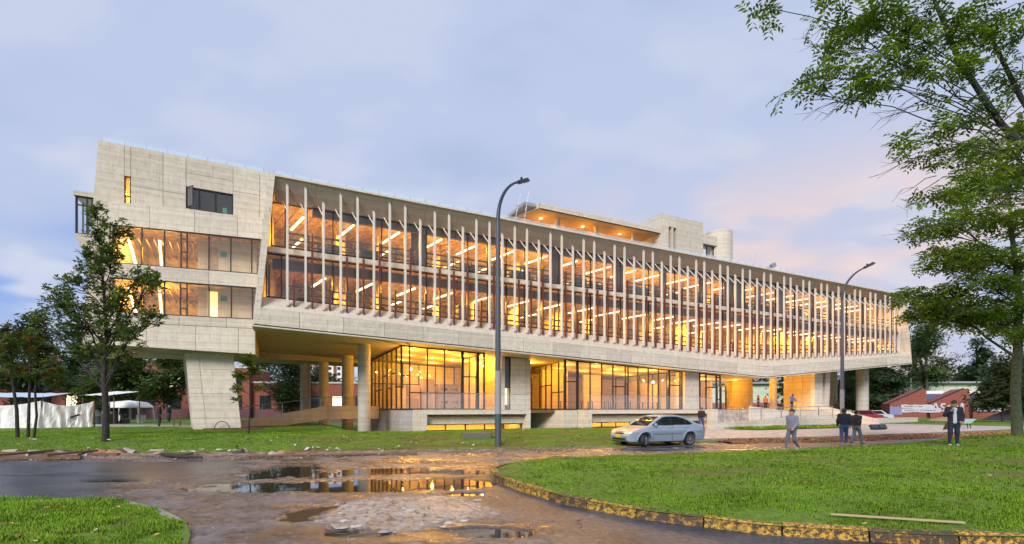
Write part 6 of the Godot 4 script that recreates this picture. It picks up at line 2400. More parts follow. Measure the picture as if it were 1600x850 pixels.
func build_camp() -> void:
	rng.seed = 41
	# a white sheet hung between posts as a fence
	var posts := [W(-36.6, 32.6, 0.35), W(-32.3, 33.4, 0.35), W(-30.4, 35.4, 0.35)]
	var r := thing("cloth_screen", "long dirty white cloth screen strung between poles beyond the three slim trunks", "screen", Vector3.ZERO)
	for p in posts:
		var g := G.new()
		g.cyl(p + Vector3(0, -0.3, 0), p + Vector3(0, 2.0, 0), 0.05, 8)
		put("post", g, mats["old_wood"], r)
	for k in 2:
		var g := G.new()
		var a: Vector3 = posts[k] + Vector3(0, 0, 0.08); var b: Vector3 = posts[k + 1] + Vector3(0, 0, 0.08)
		var rows := []
		for i in 41:
			var t := i / 40.0
			var col := []
			for jj in 13:
				var v := jj / 12.0
				var sag := 0.32 * sin(t * PI) * v
				var p := a.lerp(b, t) + Vector3(0, 1.95 * v - sag, 0)
				p += Vector3(0.3, 0, 1).normalized() * (0.1 * sin(t * 31.0 + v * 5.0 + k + 2.0 * noise.get_noise_2d(t * 3, v)) * (1.0 - v * 0.7) + 0.12 * noise.get_noise_2d(t * 5 + k * 9, v * 0.8) + 0.25 * (1.0 - v) * (1.0 - v))
				col.append(p)
			rows.append(col)
		for i in 40:
			for jj in 12:
				g.quad(rows[i][jj], rows[i + 1][jj], rows[i + 1][jj + 1], rows[i][jj + 1])
		put("sheet", g, mats["white_cloth"], r)
	var rip := G.new()
	rip.bar(W(-31.25, 34.3, 1.1), W(-30.85, 34.7, 1.35), 0.05, 0.12)
	put("dark_patch", rip, mats["rubber"], r)
	# stall roofs behind it
	var kinds := [[-43.0, 42.0, 7.0, 2.5, M("roof_blue", Color(0.45, 0.55, 0.68), 0.6), "pale blue sheet roof of a stall behind the cloth screen"], [-36.2, 44.0, 3.6, 2.7, mats["white_cloth"], "ragged white plastic roof of a stall behind the cloth screen"], [-47.5, 40.0, 4.0, 2.1, M("roof_yellow", Color(0.55, 0.45, 0.2), 0.7), "yellowish awning of the stall at the far left edge"]]
	for q in kinds:
		var st := thing("market_stall", q[5], "stall", W(q[0], q[1], 0.35), rnd(-0.2, 0.2), "stalls behind the cloth screen")
		for sx in [-1.0, 1.0]:
			for sz in [-1.0, 1.0]:
				var g := G.new()
				g.cyl(Vector3(sx * q[2] * 0.46, -0.3, sz * 1.2), Vector3(sx * q[2] * 0.46, q[3], sz * 1.2), 0.04, 6)
				put("post", g, mats["old_wood"], st)
		var roof := G.new()
		for i in 12:
			var x0: float = lerpf(-0.5, 0.5, i / 12.0) * q[2]; var x1: float = lerpf(-0.5, 0.5, (i + 1) / 12.0) * q[2]
			var y0: float = q[3] + 0.1 * noise.get_noise_2d(x0, 3.0); var y1: float = q[3] + 0.1 * noise.get_noise_2d(x1, 3.0)
			roof.quad(Vector3(x0, y0 - 0.1, 1.5), Vector3(x1, y1 - 0.1, 1.5), Vector3(x1, y1 + 0.35, -1.5), Vector3(x0, y0 + 0.35, -1.5))
		put("roof", roof, q[4], st)
		var goods := G.new()
		for i in 7:
			var c := Vector3(rnd(-0.45, 0.45) * q[2], 0, rnd(-1, 1))
			goods.box(c, c + Vector3(rnd(0.4, 0.9), rnd(0.4, 1.3), rnd(0.4, 0.8)))
		put("bundles", goods, M("bundles_dark", Color(0.06, 0.06, 0.07), 0.8), st)
	var h := thing("tarpaulin_heap", "dark heap covered with grey tarpaulin behind the right part of the cloth screen", "heap", W(-39.6, 43.0, 0.35))
	var tg := G.new()
	for q in [[0, 0.9, 0.9], [1.2, 0.7, 1.1], [2.3, 0.9, 1.0]]:
		tg.lathe([Vector2(1.0, 0), Vector2(0.9, 0.9 * q[1]), Vector2(0.4, 1.5 * q[1]), Vector2(0, 1.75 * q[1])], Transform3D(Basis(), Vector3(q[0], 0, 0)), 9)
	put("tarpaulin", tg, M("tarp_grey", Color(0.2, 0.21, 0.24), 0.5), h)
	# the white gazebo
	var z := thing("gazebo", "small white gazebo tent with thin legs on the lawn behind the tallest young tree", "gazebo", W(-37.8, 48.0, 0.37), 0.2)
	for sx in [-1.45, 1.45]:
		for sz in [-1.3, 1.3]:
			var g := G.new()
			g.bar(Vector3(sx * 1.08, 0, sz * 1.05), Vector3(sx, 1.7, sz), 0.14, 0.14)
			put("leg", g, mats["white_paint"], z)
	var cg := G.new()
	var e := [Vector3(-1.55, 1.62, 1.4), Vector3(1.55, 1.62, 1.4), Vector3(1.55, 1.62, -1.4), Vector3(-1.55, 1.62, -1.4)]
	for i in 4:
		var a: Vector3 = e[i]; var b: Vector3 = e[(i + 1) % 4]
		var a1 := Vector3(a.x * 0.75, 2.05, a.z * 0.75); var b1 := Vector3(b.x * 0.75, 2.05, b.z * 0.75)
		cg.quad(a - Vector3(0, 0.12, 0), b - Vector3(0, 0.12, 0), b, a)
		cg.quad(a, b, b1, a1)
		cg.tri(a1, b1, Vector3(0, 2.25, 0))
	put("canopy", cg, mats["white_paint"], z)
	# the green tent far off
	var gt_ := thing("green_tent", "small tent with green pyramid roof and white walls seen behind the slim sapling", "tent", W(-47.2, 90.0, 0.3))
	var gg := G.new()
	gg.lathe([Vector2(1.75, 1.75), Vector2(1.75, 1.9), Vector2(0.0, 3.0)], Transform3D(Basis(Vector3.UP, PI / 4), Vector3.ZERO), 4)
	put("roof", gg, M("tent_green", Color(0.0, 0.38, 0.16), 0.6), gt_)
	gg = G.new()
	gg.box(Vector3(-1.1, -0.2, -1.1), Vector3(1.1, 1.75, 1.1))
	put("walls", gg, mats["white_cloth"], gt_)
	# junk on the grass round the gazebo
	var tubs := [[-40.5, 45.5, 0.9, Color(0.03, 0.03, 0.03), "black tub standing by the right end of the cloth screen"], [-42.0, 45.0, 0.55, Color(0.4, 0.12, 0.04), "orange tub beside the black one at the end of the cloth screen"], [-36.0, 47.2, 0.8, Color(0.65, 0.65, 0.65), "white bin under the right half of the gazebo"]]
	for q in tubs:
		var g := G.new()
		g.lathe([Vector2(0.3, 0), Vector2(0.42, q[2]), Vector2(0.36, q[2]), Vector2(0.28, 0.08), Vector2(0, 0.08)], Transform3D(Basis(), W(q[0], q[1], 0.37)), 14)
		tag(put("tub", g, M("tub_%s" % q[3], q[3], 0.5)), q[4], "tub")
	for i in 5:
		var g := G.new()
		g.lathe([Vector2(0, 0), Vector2(0.35, 0.05), Vector2(0.3, 0.3), Vector2(0, 0.42)], Transform3D(Basis().scaled(Vector3(1.3, 0.8, 1)), W(-39.6 + i * 0.55, 45.8 + (i % 2) * 0.5, 0.37)), 8)
		tag(put("sack", g, [mats["white_cloth"], M("sack_brown", Color(0.16, 0.09, 0.06), 0.9)][1 if i > 2 else 0]), ["white sack on the ground before the gazebo's left leg", "white sack in the middle of the row before the gazebo", "white sack nearest the brown sacks before the gazebo", "brown sack under the left half of the gazebo", "brown sack under the middle of the gazebo"][i], "sack")

func build_people() -> void:
	var navy := Color(0.012, 0.014, 0.028)
	var black := Color(0.012, 0.012, 0.015)
	var jeans := Color(0.03, 0.06, 0.14)
	# the one on the right, standing on the round lawn and looking at something in the raised hand
	var p := person("person in dark jacket and white shirt standing on the round lawn", W(16.9, 18.6, island_h(16.9, 18.6) - 0.02), -0.5, 1.0,
		{"head": Vector3(-0.02, 1.585, 0.05), "look": Vector3(-0.35, -0.35, 1), "er": Vector3(0.27, 1.14, -0.05), "wr": Vector3(0.24, 0.92, 0.06), "el": Vector3(-0.27, 1.17, 0.03), "wl": Vector3(-0.13, 1.33, 0.2), "kl": Vector3(-0.12, 0.5, 0.05), "kr": Vector3(0.1, 0.5, -0.02), "al": Vector3(-0.14, 0.08, 0.02), "ar": Vector3(0.11, 0.08, -0.08)},
		{"top": navy, "legs": Color(0.014, 0.02, 0.045), "shirt": Color(0.5, 0.5, 0.62), "shoes": Color(0.45, 0.48, 0.46), "hair_long": 0.05}, "", 0.022)
	var bag := G.new()
	bag.hexa([Vector3(-0.44, 0.58, 0.08), Vector3(-0.16, 0.66, 0.1), Vector3(-0.16, 0.66, -0.08), Vector3(-0.44, 0.58, -0.08), Vector3(-0.36, 0.84, 0.08), Vector3(-0.14, 0.96, 0.1), Vector3(-0.14, 0.96, -0.06), Vector3(-0.36, 0.84, -0.06)])
	bag.bar(Vector3(-0.25, 0.9, 0.02), Vector3(-0.2, 1.42, 0.03), 0.03, 0.012)
	var b := tag(put("shoulder_bag", bag, M("bag_brown", Color(0.05, 0.035, 0.035), 0.8)), "dark brown bag hanging at the side of the person on the round lawn", "bag")
	b.transform = p.transform * Transform3D(Basis(), Vector3(0.14, 0.02, -0.06))
	var walk := {"kl": Vector3(-0.1, 0.5, 0.16), "al": Vector3(-0.1, 0.1, 0.22), "kr": Vector3(0.1, 0.48, -0.02), "ar": Vector3(0.1, 0.14, -0.28), "wl": Vector3(-0.24, 0.92, -0.12), "wr": Vector3(0.24, 0.95, 0.2), "el": Vector3(-0.25, 1.14, -0.1), "er": Vector3(0.25, 1.14, 0.0)}
	person("person in dark jacket and jeans, left one of the pair before the far lamp", W(15.7, 23.0, 0.02), 2.6, 1.0, walk, {"top": navy, "legs": jeans, "shoes": Color(0.3, 0.3, 0.32)}, "", 0.028)
	person("person in dark coat, right one of the pair before the far lamp", W(16.5, 23.3, 0.02), 1.9, 0.95, walk, {"top": Color(0.02, 0.02, 0.03), "legs": Color(0.09, 0.14, 0.2), "shoes": Color(0.05, 0.05, 0.06)}, "", 0.028)
	person("person in pale blue-grey top walking on the road before the grass patch", W(11.45, 19.9, 0.02), -1.2, 0.97, walk, {"top": Color(0.17, 0.18, 0.25), "legs": Color(0.1, 0.1, 0.14), "shoes": Color(0.4, 0.4, 0.42)}, "", 0.028)
	person("person in black walking at the left end of the ramp wall", from_building(Vector3(30.2, 0.15, 6.0)), -0.6, 0.98, walk, {"top": black, "legs": Color(0.05, 0.06, 0.14)}, "", 0.036)
	person("person in bright blue jacket leaning on the rail at the entrance", from_building(Vector3(50.9, 1.65, -0.6)), BROT + 1.2, 1.0, {"wl": Vector3(-0.2, 1.0, 0.4), "wr": Vector3(0.2, 1.0, 0.4), "el": Vector3(-0.24, 1.15, 0.15), "er": Vector3(0.24, 1.15, 0.15), "chest": Vector3(0, 1.27, 0.06), "neck": Vector3(0, 1.45, 0.1), "head": Vector3(0, 1.58, 0.14)}, {"top": Color(0.03, 0.12, 0.5), "legs": navy}, "", 0.036)
	person("person in dark top standing deep in the entrance, left of the round column", from_building(Vector3(51.6, 1.65, -5.2)), BROT + 0.4, 1.0, {}, {"top": Color(0.1, 0.03, 0.02), "legs": black}, "", 0.042)
	person("person in salmon top standing just left of the round entrance column", from_building(Vector3(52.9, 1.65, -5.2)), BROT - 0.7, 0.98, {}, {"top": Color(0.5, 0.2, 0.14), "legs": black}, "", 0.042)
	person("stout person in black with an arm raised, on the path near the wooden chair", W(-26.1, 36.0, 0.38), 2.4, 1.02, {"er": Vector3(0.36, 1.45, 0.12), "wr": Vector3(0.3, 1.66, 0.2)}, {"top": black, "legs": navy}, "", 0.028)
	person("person in dark blue standing right of the gazebo's right leg", W(-35.6, 50.5, 0.37), 1.6, 1.05, {}, {"top": Color(0.02, 0.03, 0.06), "legs": Color(0.04, 0.06, 0.1)}, "", 0.042)
	person("person in dark clothes standing in the middle under the gazebo", W(-38.1, 47.6, 0.37), 0.3, 1.0, {}, {"top": Color(0.04, 0.05, 0.08), "legs": Color(0.02, 0.03, 0.06)}, "", 0.042)
	person("person in red and white clothes under the right side of the gazebo", W(-36.8, 48.2, 0.37), -0.6, 0.95, {}, {"top": Color(0.35, 0.2, 0.2), "legs": Color(0.1, 0.06, 0.06)}, "", 0.042)

# ------------------------------------------------------------------ buildings beyond
func far_window(parent: Node, at: Vector3, w: float, h: float, m: Material) -> void:
	var g := G.new()
	g.box(at + Vector3(-w / 2 - 0.08, -0.08, -0.1), at + Vector3(w / 2 + 0.08, 0.0, 0.12))
	g.box(at + Vector3(-w / 2 - 0.08, h, -0.1), at + Vector3(w / 2 + 0.08, h + 0.08, 0.08))
	g.box(at + Vector3(-w / 2 - 0.08, 0, -0.1), at + Vector3(-w / 2, h, 0.08))
	g.box(at + Vector3(w / 2, 0, -0.1), at + Vector3(w / 2 + 0.08, h, 0.08))
	g.box(at + Vector3(-0.03, 0, -0.05), at + Vector3(0.03, h, 0.06))
	var f := put("window", g, mats["frame"], parent)
	var p := G.new()
	p.box(at + Vector3(-w / 2, 0, -0.05), at + Vector3(w / 2, h, 0.03))
	put("pane", p, m, f)

func build_far_buildings() -> void:
	rng.seed = 61
	var dark_pane := M("far_pane", Color(0.02, 0.025, 0.03), 0.08)
	var lit_pane := glow("lit_window_glow", Color(1.0, 0.75, 0.35), 0.5)
	# red brick building at the left
	var b := thing("brick_building", "two-storey red brick building with stepped walls behind the trees under the left block", "building", W(-55.0, 72.0, 0.0), 0.12)
	for q in [[-22.0, 0.0, -8.0, 7.6, 0.0], [0.0, 7.5, -8.0, 8.6, 1.6], [7.5, 15.0, -9.0, 8.0, -0.6], [15.0, 34.0, -10.0, 5.8, -1.5]]:
		var g := G.new()
		g.box(Vector3(q[0], 1.8, q[2]), Vector3(q[1], q[3], q[4]))
		put("wall", g, mats["brick"], b)
		g = G.new()
		g.box(Vector3(q[0], -0.5, q[2]), Vector3(q[1], 1.79, q[4] + 0.03))
		put("base_wall", g, mats["brick_dark"], b)
		g = G.new()
		g.box(Vector3(q[0] - 0.1, q[3], q[2]), Vector3(q[1] + 0.1, q[3] + 0.25, q[4] + 0.15))
		put("coping", g, mats["concrete_1"], b)
		var x: float = q[0] + 2.0
		while x < q[1] - 1.0:
			for y in [1.9, 5.0]:
				if y + 2.0 < q[3]:
					far_window(b, Vector3(x, y, q[4]), 1.5, 1.9, lit_pane if rng.randf() < 0.3 else dark_pane)
			x += 3.6
	# towers far off between the columns
	var tb := thing("apartment_tower", "white high-rise block with red vertical stripes far away between the orange columns", "building", W(-108.0, 260.0, 0.0), 0.1, "far apartment towers")
	for k in 2:
		var x0 := -6.0 + k * 15.0
		var g := G.new()
		g.box(Vector3(x0, 0, -10), Vector3(x0 + 12, 38, 0))
		put("wall", g, mats["white_paint"], tb)
		for q in [3.2, 8.4]:
			g = G.new()
			g.box(Vector3(x0 + q, 0, 0), Vector3(x0 + q + 1.6, 38.1, 0.25))
			put("red_stripe", g, mats["brick"], tb)
		for y in range(8, 36, 3):
			for q in [0.5, 5.2, 10.2]:
				g = G.new()
				g.box(Vector3(x0 + q, y, -0.1), Vector3(x0 + q + 1.6, y + 1.6, 0.06))
				put("window", g, dark_pane, tb)
	# pale hall with a big glazed front seen through the entrance
	var hl := thing("glazed_hall", "low pale hall with grid glazing and a red band seen through the entrance", "building", W(45.0, 112.0, 0.2), -0.05)
	var g2 := G.new()
	g2.box(Vector3(0, 0, -12), Vector3(60, 7.4, -0.3))
	put("wall", g2, M("hall_white", Color(0.5, 0.55, 0.5), 0.7), hl)
	for i in 21:
		for j in 2:
			var g := G.new()
			g.box(Vector3(i * 2.9 + 0.12, [3.2, 5.3][j], -0.28), Vector3(i * 2.9 + 2.8, [5.2, 7.2][j], -0.2))
			put("window", g, M("pale_pane", Color(0.55, 0.62, 0.5), 0.25), hl)
	g2 = G.new()
	g2.box(Vector3(0, 1.7, -0.28), Vector3(60, 3.0, 0.2))
	put("red_band", g2, mats["brick"], hl)
	g2 = G.new()
	g2.box(Vector3(-0.3, 7.4, -12.3), Vector3(60.3, 7.8, 0.8))
	put("roof", g2, mats["roofing"], hl)
	# saw-tooth brick workshop with painted walls at the right
	var s := thing("sawtooth_workshop", "red brick workshop with saw-tooth roof and white graffiti at the right", "building", W(66.0, 85.0, 0.2), -0.42)
	var xs := [0.0, 5.6, 11.2, 16.8, 22.4]
	var lo := 2.55
	var hi := 5.0
	for k in 4:
		var x0: float = xs[k]
		var x1: float = xs[k + 1]
		var g := G.new()
		g.prism(PackedVector2Array([Vector2(x0, -0.5), Vector2(x1 - 0.5, -0.5), Vector2(x1 - 0.5, hi), Vector2(x1 - 1.25, hi), Vector2(x0, lo)]), -5.0, 0.0)
		put("wall", g, mats["brick"], s)
		g = G.new()
		g.box(Vector3(x1 - 0.5, -0.5, -5.0), Vector3(x1, lo, -0.5))
		put("recess", g, M("recess_dark", Color(0.05, 0.03, 0.035), 0.9), s)
		g = G.new()
		g.bar(Vector3(x0 - 0.1, lo + 0.02, -0.12), Vector3(x1 - 1.2, hi + 0.03, -0.12), 0.35, 0.16)
		put("roof_edge", g, mats["frame"], s)
		g = G.new()
		g.box(Vector3(x1 - 0.48, 2.6, -5.4), Vector3(x1 + 3.0, 4.3, -5.1))
		put("clerestory_window", g, M("blue_pane", Color(0.08, 0.14, 0.25), 0.15), s)
		g = G.new()
		g.box(Vector3(x1 - 0.4, 4.3, -5.5), Vector3(x1 + 3.4, 4.85, -5.05))
		put("roof", g, mats["white_paint"], s)
	var white := M("graffiti_white", Color(0.5, 0.51, 0.56), 0.8)
	for q in [[-1.0, 0.6, 1.7, 1.4, 0.02], [1.6, 1.75, 4.4, 0.62, 0.02], [1.7, 1.05, 5.3, 0.68, 0.03], [11.4, 2.0, 5.2, 0.7, 0.02], [11.4, 1.2, 3.4, 0.8, 0.03], [18.3, 1.2, 2.2, 1.0, 0.02]]:
		var g := G.new()
		var pts := PackedVector2Array()
		for i in 8:
			pts.append(Vector2(q[0] + q[2] * i / 7.0, q[1] + rnd(-0.08, 0.08)))
		for i in 8:
			pts.append(Vector2(q[0] + q[2] * (7 - i) / 7.0 + rnd(-0.05, 0.05), q[1] + q[3] + rnd(-0.1, 0.1)))
		if q[0] < 0.0:
			for i in pts.size():
				pts[i].x += 1.05
			g.prism(pts, 0.0, q[4])
			put("painted_patch", g, M("graffiti_blue", Color(0.2, 0.22, 0.42), 0.8), s)
		else:
			g.prism(pts, 0.0, q[4])
			put("painted_patch", g, white, s)
	lettering(s, "ASeM", Vector3(8.0, 1.85, 0.03), 1.75, white, true)
	# two lines of brushed writing, too blurred in the photograph to read: short strokes only
	var line := G.new()
	for q in [[2.0, 2.05, 2.6, 13], [2.1, 1.38, 4.3, 20]]:
		for i in int(q[3]):
			if i in [7, 9]:
				continue
			var a := Vector3(q[0] + q[2] * i / q[3], q[1] + rnd(-0.05, 0.05), 0.036)
			line.bar(a + Vector3(0, -0.1, 0), a + Vector3(rnd(0.0, 0.1), 0.12, 0), 0.02, 0.05)
			line.bar(a + Vector3(0, rnd(-0.1, 0.1), 0), a + Vector3(0.16, rnd(-0.1, 0.1), 0), 0.02, 0.05)
	put("brushed_writing", line, mats["rubber"], s)
	var sc := G.new()
	for i in 14:
		var a := Vector3(11.8 + rng.randf() * 3.0, 1.4 + rng.randf() * 1.1, 0.04)
		sc.bar(a, a + Vector3(rnd(-0.7, 0.7), rnd(-0.4, 0.4), 0), 0.02, 0.1)
	put("scribble", sc, M("graffiti_teal", Color(0.1, 0.28, 0.33), 0.8), s)
	# heaps before it
	for q in [[70.0, 66.0, 5.6, 2.3, Color(0.035, 0.035, 0.045), "wide heap of black earth in front of the brick workshop"], [55.5, 62.0, 2.4, 0.75, Color(0.36, 0.24, 0.17), "small heap of tan sand on the grass left of the black earth"], [46.6, 60.0, 1.5, 0.55, Color(0.04, 0.04, 0.045), "low dark heap beyond the plaza by the column"]]:
		var g := G.new()
		var rows := []
		for i in 7:
			var ring := []
			for k in 18:
				var a := TAU * k / 18.0
				var rr: float = q[2] * (1.0 - i / 6.0)
				var y: float = q[3] * pow(i / 6.0, 0.8) * (1.0 + 0.12 * noise.get_noise_2d(cos(a) * 3 + i, sin(a) * 3))
				ring.append(W(q[0], q[1], 0.15) + Vector3(cos(a) * rr * (1.0 + 0.15 * noise.get_noise_2d(cos(a) * 2, sin(a) * 2 + q[0])), y, sin(a) * rr * 0.7))
			rows.append(ring)
		for i in 6:
			for k in 18:
				g.quad(rows[i][(k + 1) % 18], rows[i][k], rows[i + 1][k], rows[i + 1][(k + 1) % 18])
		tag(put("earth_heap", g, M("heap_%s" % q[4], q[4], 0.95)), q[5], "heap")
	# parked cars and the hand cart
	far_car(W(41.5, 58.0, 0.2), -0.35, Color(0.25, 0.015, 0.03), "dark red car parked behind the stairs, left of the silver one")
	far_car(W(45.0, 61.0, 0.2), -0.35, Color(0.45, 0.5, 0.58), "pale silver car parked right of the dark red one behind the big column")
	far_car(W(-62.0, 100.0, 0.3), 0.2, Color(0.4, 0.42, 0.45), "grey car parked far off beside the green tent")
	far_car(W(-56.0, 104.0, 0.3), 0.2, Color(0.03, 0.04, 0.07), "dark car parked far off right of the grey one")
	var c := thing("hand_cart", "small pale green wheelbarrow on the plaza behind the person on the round lawn", "wheelbarrow", W(37.6, 40.5, 0.15), -0.3)
	var g3 := G.new()
	g3.hexa([Vector3(-0.35, 0.4, 0.25), Vector3(0.35, 0.4, 0.25), Vector3(0.35, 0.4, -0.25), Vector3(-0.35, 0.4, -0.25), Vector3(-0.7, 0.78, 0.4), Vector3(0.7, 0.78, 0.4), Vector3(0.7, 0.78, -0.4), Vector3(-0.7, 0.78, -0.4)])
	put("tray", g3, M("tray_green", Color(0.35, 0.5, 0.47), 0.5), c)
	g3 = G.new()
	g3.lathe([Vector2(0.2, -0.05), Vector2(0.2, 0.05), Vector2(0, 0.05)], Transform3D(Basis(Vector3.RIGHT, PI / 2), Vector3(-0.4, 0.2, 0)), 12)
	put("wheel", g3, mats["rubber"], c)
	g3 = G.new()
	g3.bar(Vector3(0.3, 0.45, 0.2), Vector3(0.4, 0, 0.2), 0.05, 0.05)
	g3.bar(Vector3(0.3, 0.45, -0.2), Vector3(0.4, 0, -0.2), 0.05, 0.05)
	put("stand", g3, mats["frame"], c)
	# thin lamp mast beyond the workshop
	var mast := G.new()
	mast.cyl(W(82, 100, 0), W(82, 100, 8.2), 0.09, 8)
	tag(put("light_mast", mast, mats["steel"]), "thin pale mast rising behind the brick workshop roof", "mast")

func lettering(parent: Node, words: String, at: Vector3, size: float, m: Material, round_: bool) -> void:
	var tm := TextMesh.new()
	var f := SystemFont.new()
	f.font_names = PackedStringArray(["Droid Sans"])
	f.font_weight = 700
	tm.font = f
	tm.text = words
	tm.font_size = 48
	tm.pixel_size = size / 48.0 * (0.95 if round_ else 0.8)
	tm.depth = 0.03
	var o := MeshInstance3D.new()
	o.name = numbered("graffiti_lettering", parent)
	o.mesh = tm
	o.material_override = m
	o.position = at
	if round_:
		o.scale = Vector3(1.0, 1.15, 1.0)
	parent.add_child(o, true)

func far_car(at: Vector3, turn: float, c: Color, label: String) -> void:
	var r := thing("parked_car", label, "car", at, turn, "cars parked in the distance")
	var g := G.new()
	g.prism(PackedVector2Array([Vector2(-2.1, 0.3), Vector2(2.1, 0.3), Vector2(2.15, 0.7), Vector2(2.0, 0.88), Vector2(1.5, 0.95), Vector2(-1.2, 0.92), Vector2(-2.0, 0.78), Vector2(-2.15, 0.55)]), -0.83, 0.83)
	g.prism(PackedVector2Array([Vector2(-1.15, 0.92), Vector2(1.5, 0.95), Vector2(0.95, 1.42), Vector2(-0.4, 1.42)]), -0.7, 0.7)
	put("body", g, M("paint_%s" % c, c, 0.3), r)
	for z in [-0.705, 0.705]:
		g = G.new()
		g.prism(PackedVector2Array([Vector2(-0.95, 0.96), Vector2(1.25, 0.97), Vector2(0.85, 1.36), Vector2(-0.4, 1.36)]), z - 0.01, z + 0.01)
		put("side_window", g, mats["car_glass"], r)
	g = G.new()
	g.bar(Vector3(-1.08, 0.98, 0), Vector3(-0.48, 1.38, 0), 1.25, 0.03)
	put("windscreen", g, mats["car_glass"], r)
	for q in [[-1.3, -0.75], [-1.3, 0.75], [1.3, -0.75], [1.3, 0.75]]:
		g = G.new()
		g.lathe([Vector2(0, -0.1), Vector2(0.31, -0.1), Vector2(0.31, 0.1), Vector2(0, 0.1)], Transform3D(Basis(Vector3.RIGHT, PI / 2), Vector3(q[0], 0.31, q[1])), 16)
		put("wheel", g, mats["rubber"], r)

# ------------------------------------------------------------------ trees
func leaf_shape(g: G, at: Vector3, dir: Vector3, up: Vector3, length: float, width: float) -> void:
	var side := dir.cross(up).normalized() * width * 0.5
	var fold := up.normalized() * width * 0.22
	var mid := at + dir * length * 0.5 - up.normalized() * length * 0.03
	var tip := at + dir * length - up.normalized() * length * 0.16
	g.tri(at, mid + side + fold, mid)
	g.tri(mid, mid + side + fold, tip)
	g.tri(at, mid, mid - side + fold)
	g.tri(mid, tip, mid - side + fold)

func rosette(length: float, width: float, n: int, seed_of: int) -> ArrayMesh:
	var g := G.new()
	var r := RandomNumberGenerator.new()
	r.seed = seed_of
	for i in n:
		var a := TAU * i / n + r.randf_range(-0.3, 0.3)
		var el := r.randf_range(-0.25, 0.9)
		var d := Vector3(cos(a) * cos(el), sin(el), sin(a) * cos(el))
		leaf_shape(g, d * 0.02 + Vector3.UP * r.randf_range(-0.06, 0.03), d, (Vector3.UP - d * d.y).normalized(), length * r.randf_range(0.75, 1.15), width)
	return g.mesh()

func sprig(length: float, leaf: float, pairs: int, seed_of: int) -> ArrayMesh:
	var g := G.new()
	var r := RandomNumberGenerator.new()
	r.seed = seed_of
	for b in 3:
		var a := TAU * b / 3.0 + r.randf()
		var d := Vector3(cos(a), r.randf_range(-0.35, 0.25), sin(a)).normalized()
		for i in pairs:
			var t := (i + 0.6) / pairs
			var p := d * length * t - Vector3.UP * length * 0.25 * t * t
			for s in [-1.0, 1.0]:
				var q: Vector3 = (d * 0.55 + d.cross(Vector3.UP).normalized() * s + Vector3(0, r.randf_range(-0.4, 0.3), 0)).normalized()
				leaf_shape(g, p, q, Vector3(r.randf_range(-0.5, 0.5), 1, r.randf_range(-0.5, 0.5)).normalized(), leaf * r.randf_range(0.7, 1.2), leaf * 0.42)
	return g.mesh()

func clump(size: float, n: int, flat: float, seed_of: int) -> ArrayMesh:
	var g := G.new()
	var r := RandomNumberGenerator.new()
	r.seed = seed_of
	for i in n:
		var p := Vector3(r.randfn(), r.randfn() * flat, r.randfn()) * size * 0.42
		var a := r.randf() * TAU
		var d := Vector3(cos(a), r.randf_range(-0.6, 0.4), sin(a)).normalized()
		var s := d.cross(Vector3(r.randf_range(-0.5, 0.5), 1, r.randf_range(-0.5, 0.5))).normalized()
		var l := size * r.randf_range(0.2, 0.42)
		g.tri(p - s * l * 0.3, p + s * l * 0.3, p + d * l)
		g.tri(p - s * l * 0.3, p + d * l * 0.4, p - d * l * 0.5 + s * l * 0.1)
	return g.mesh()

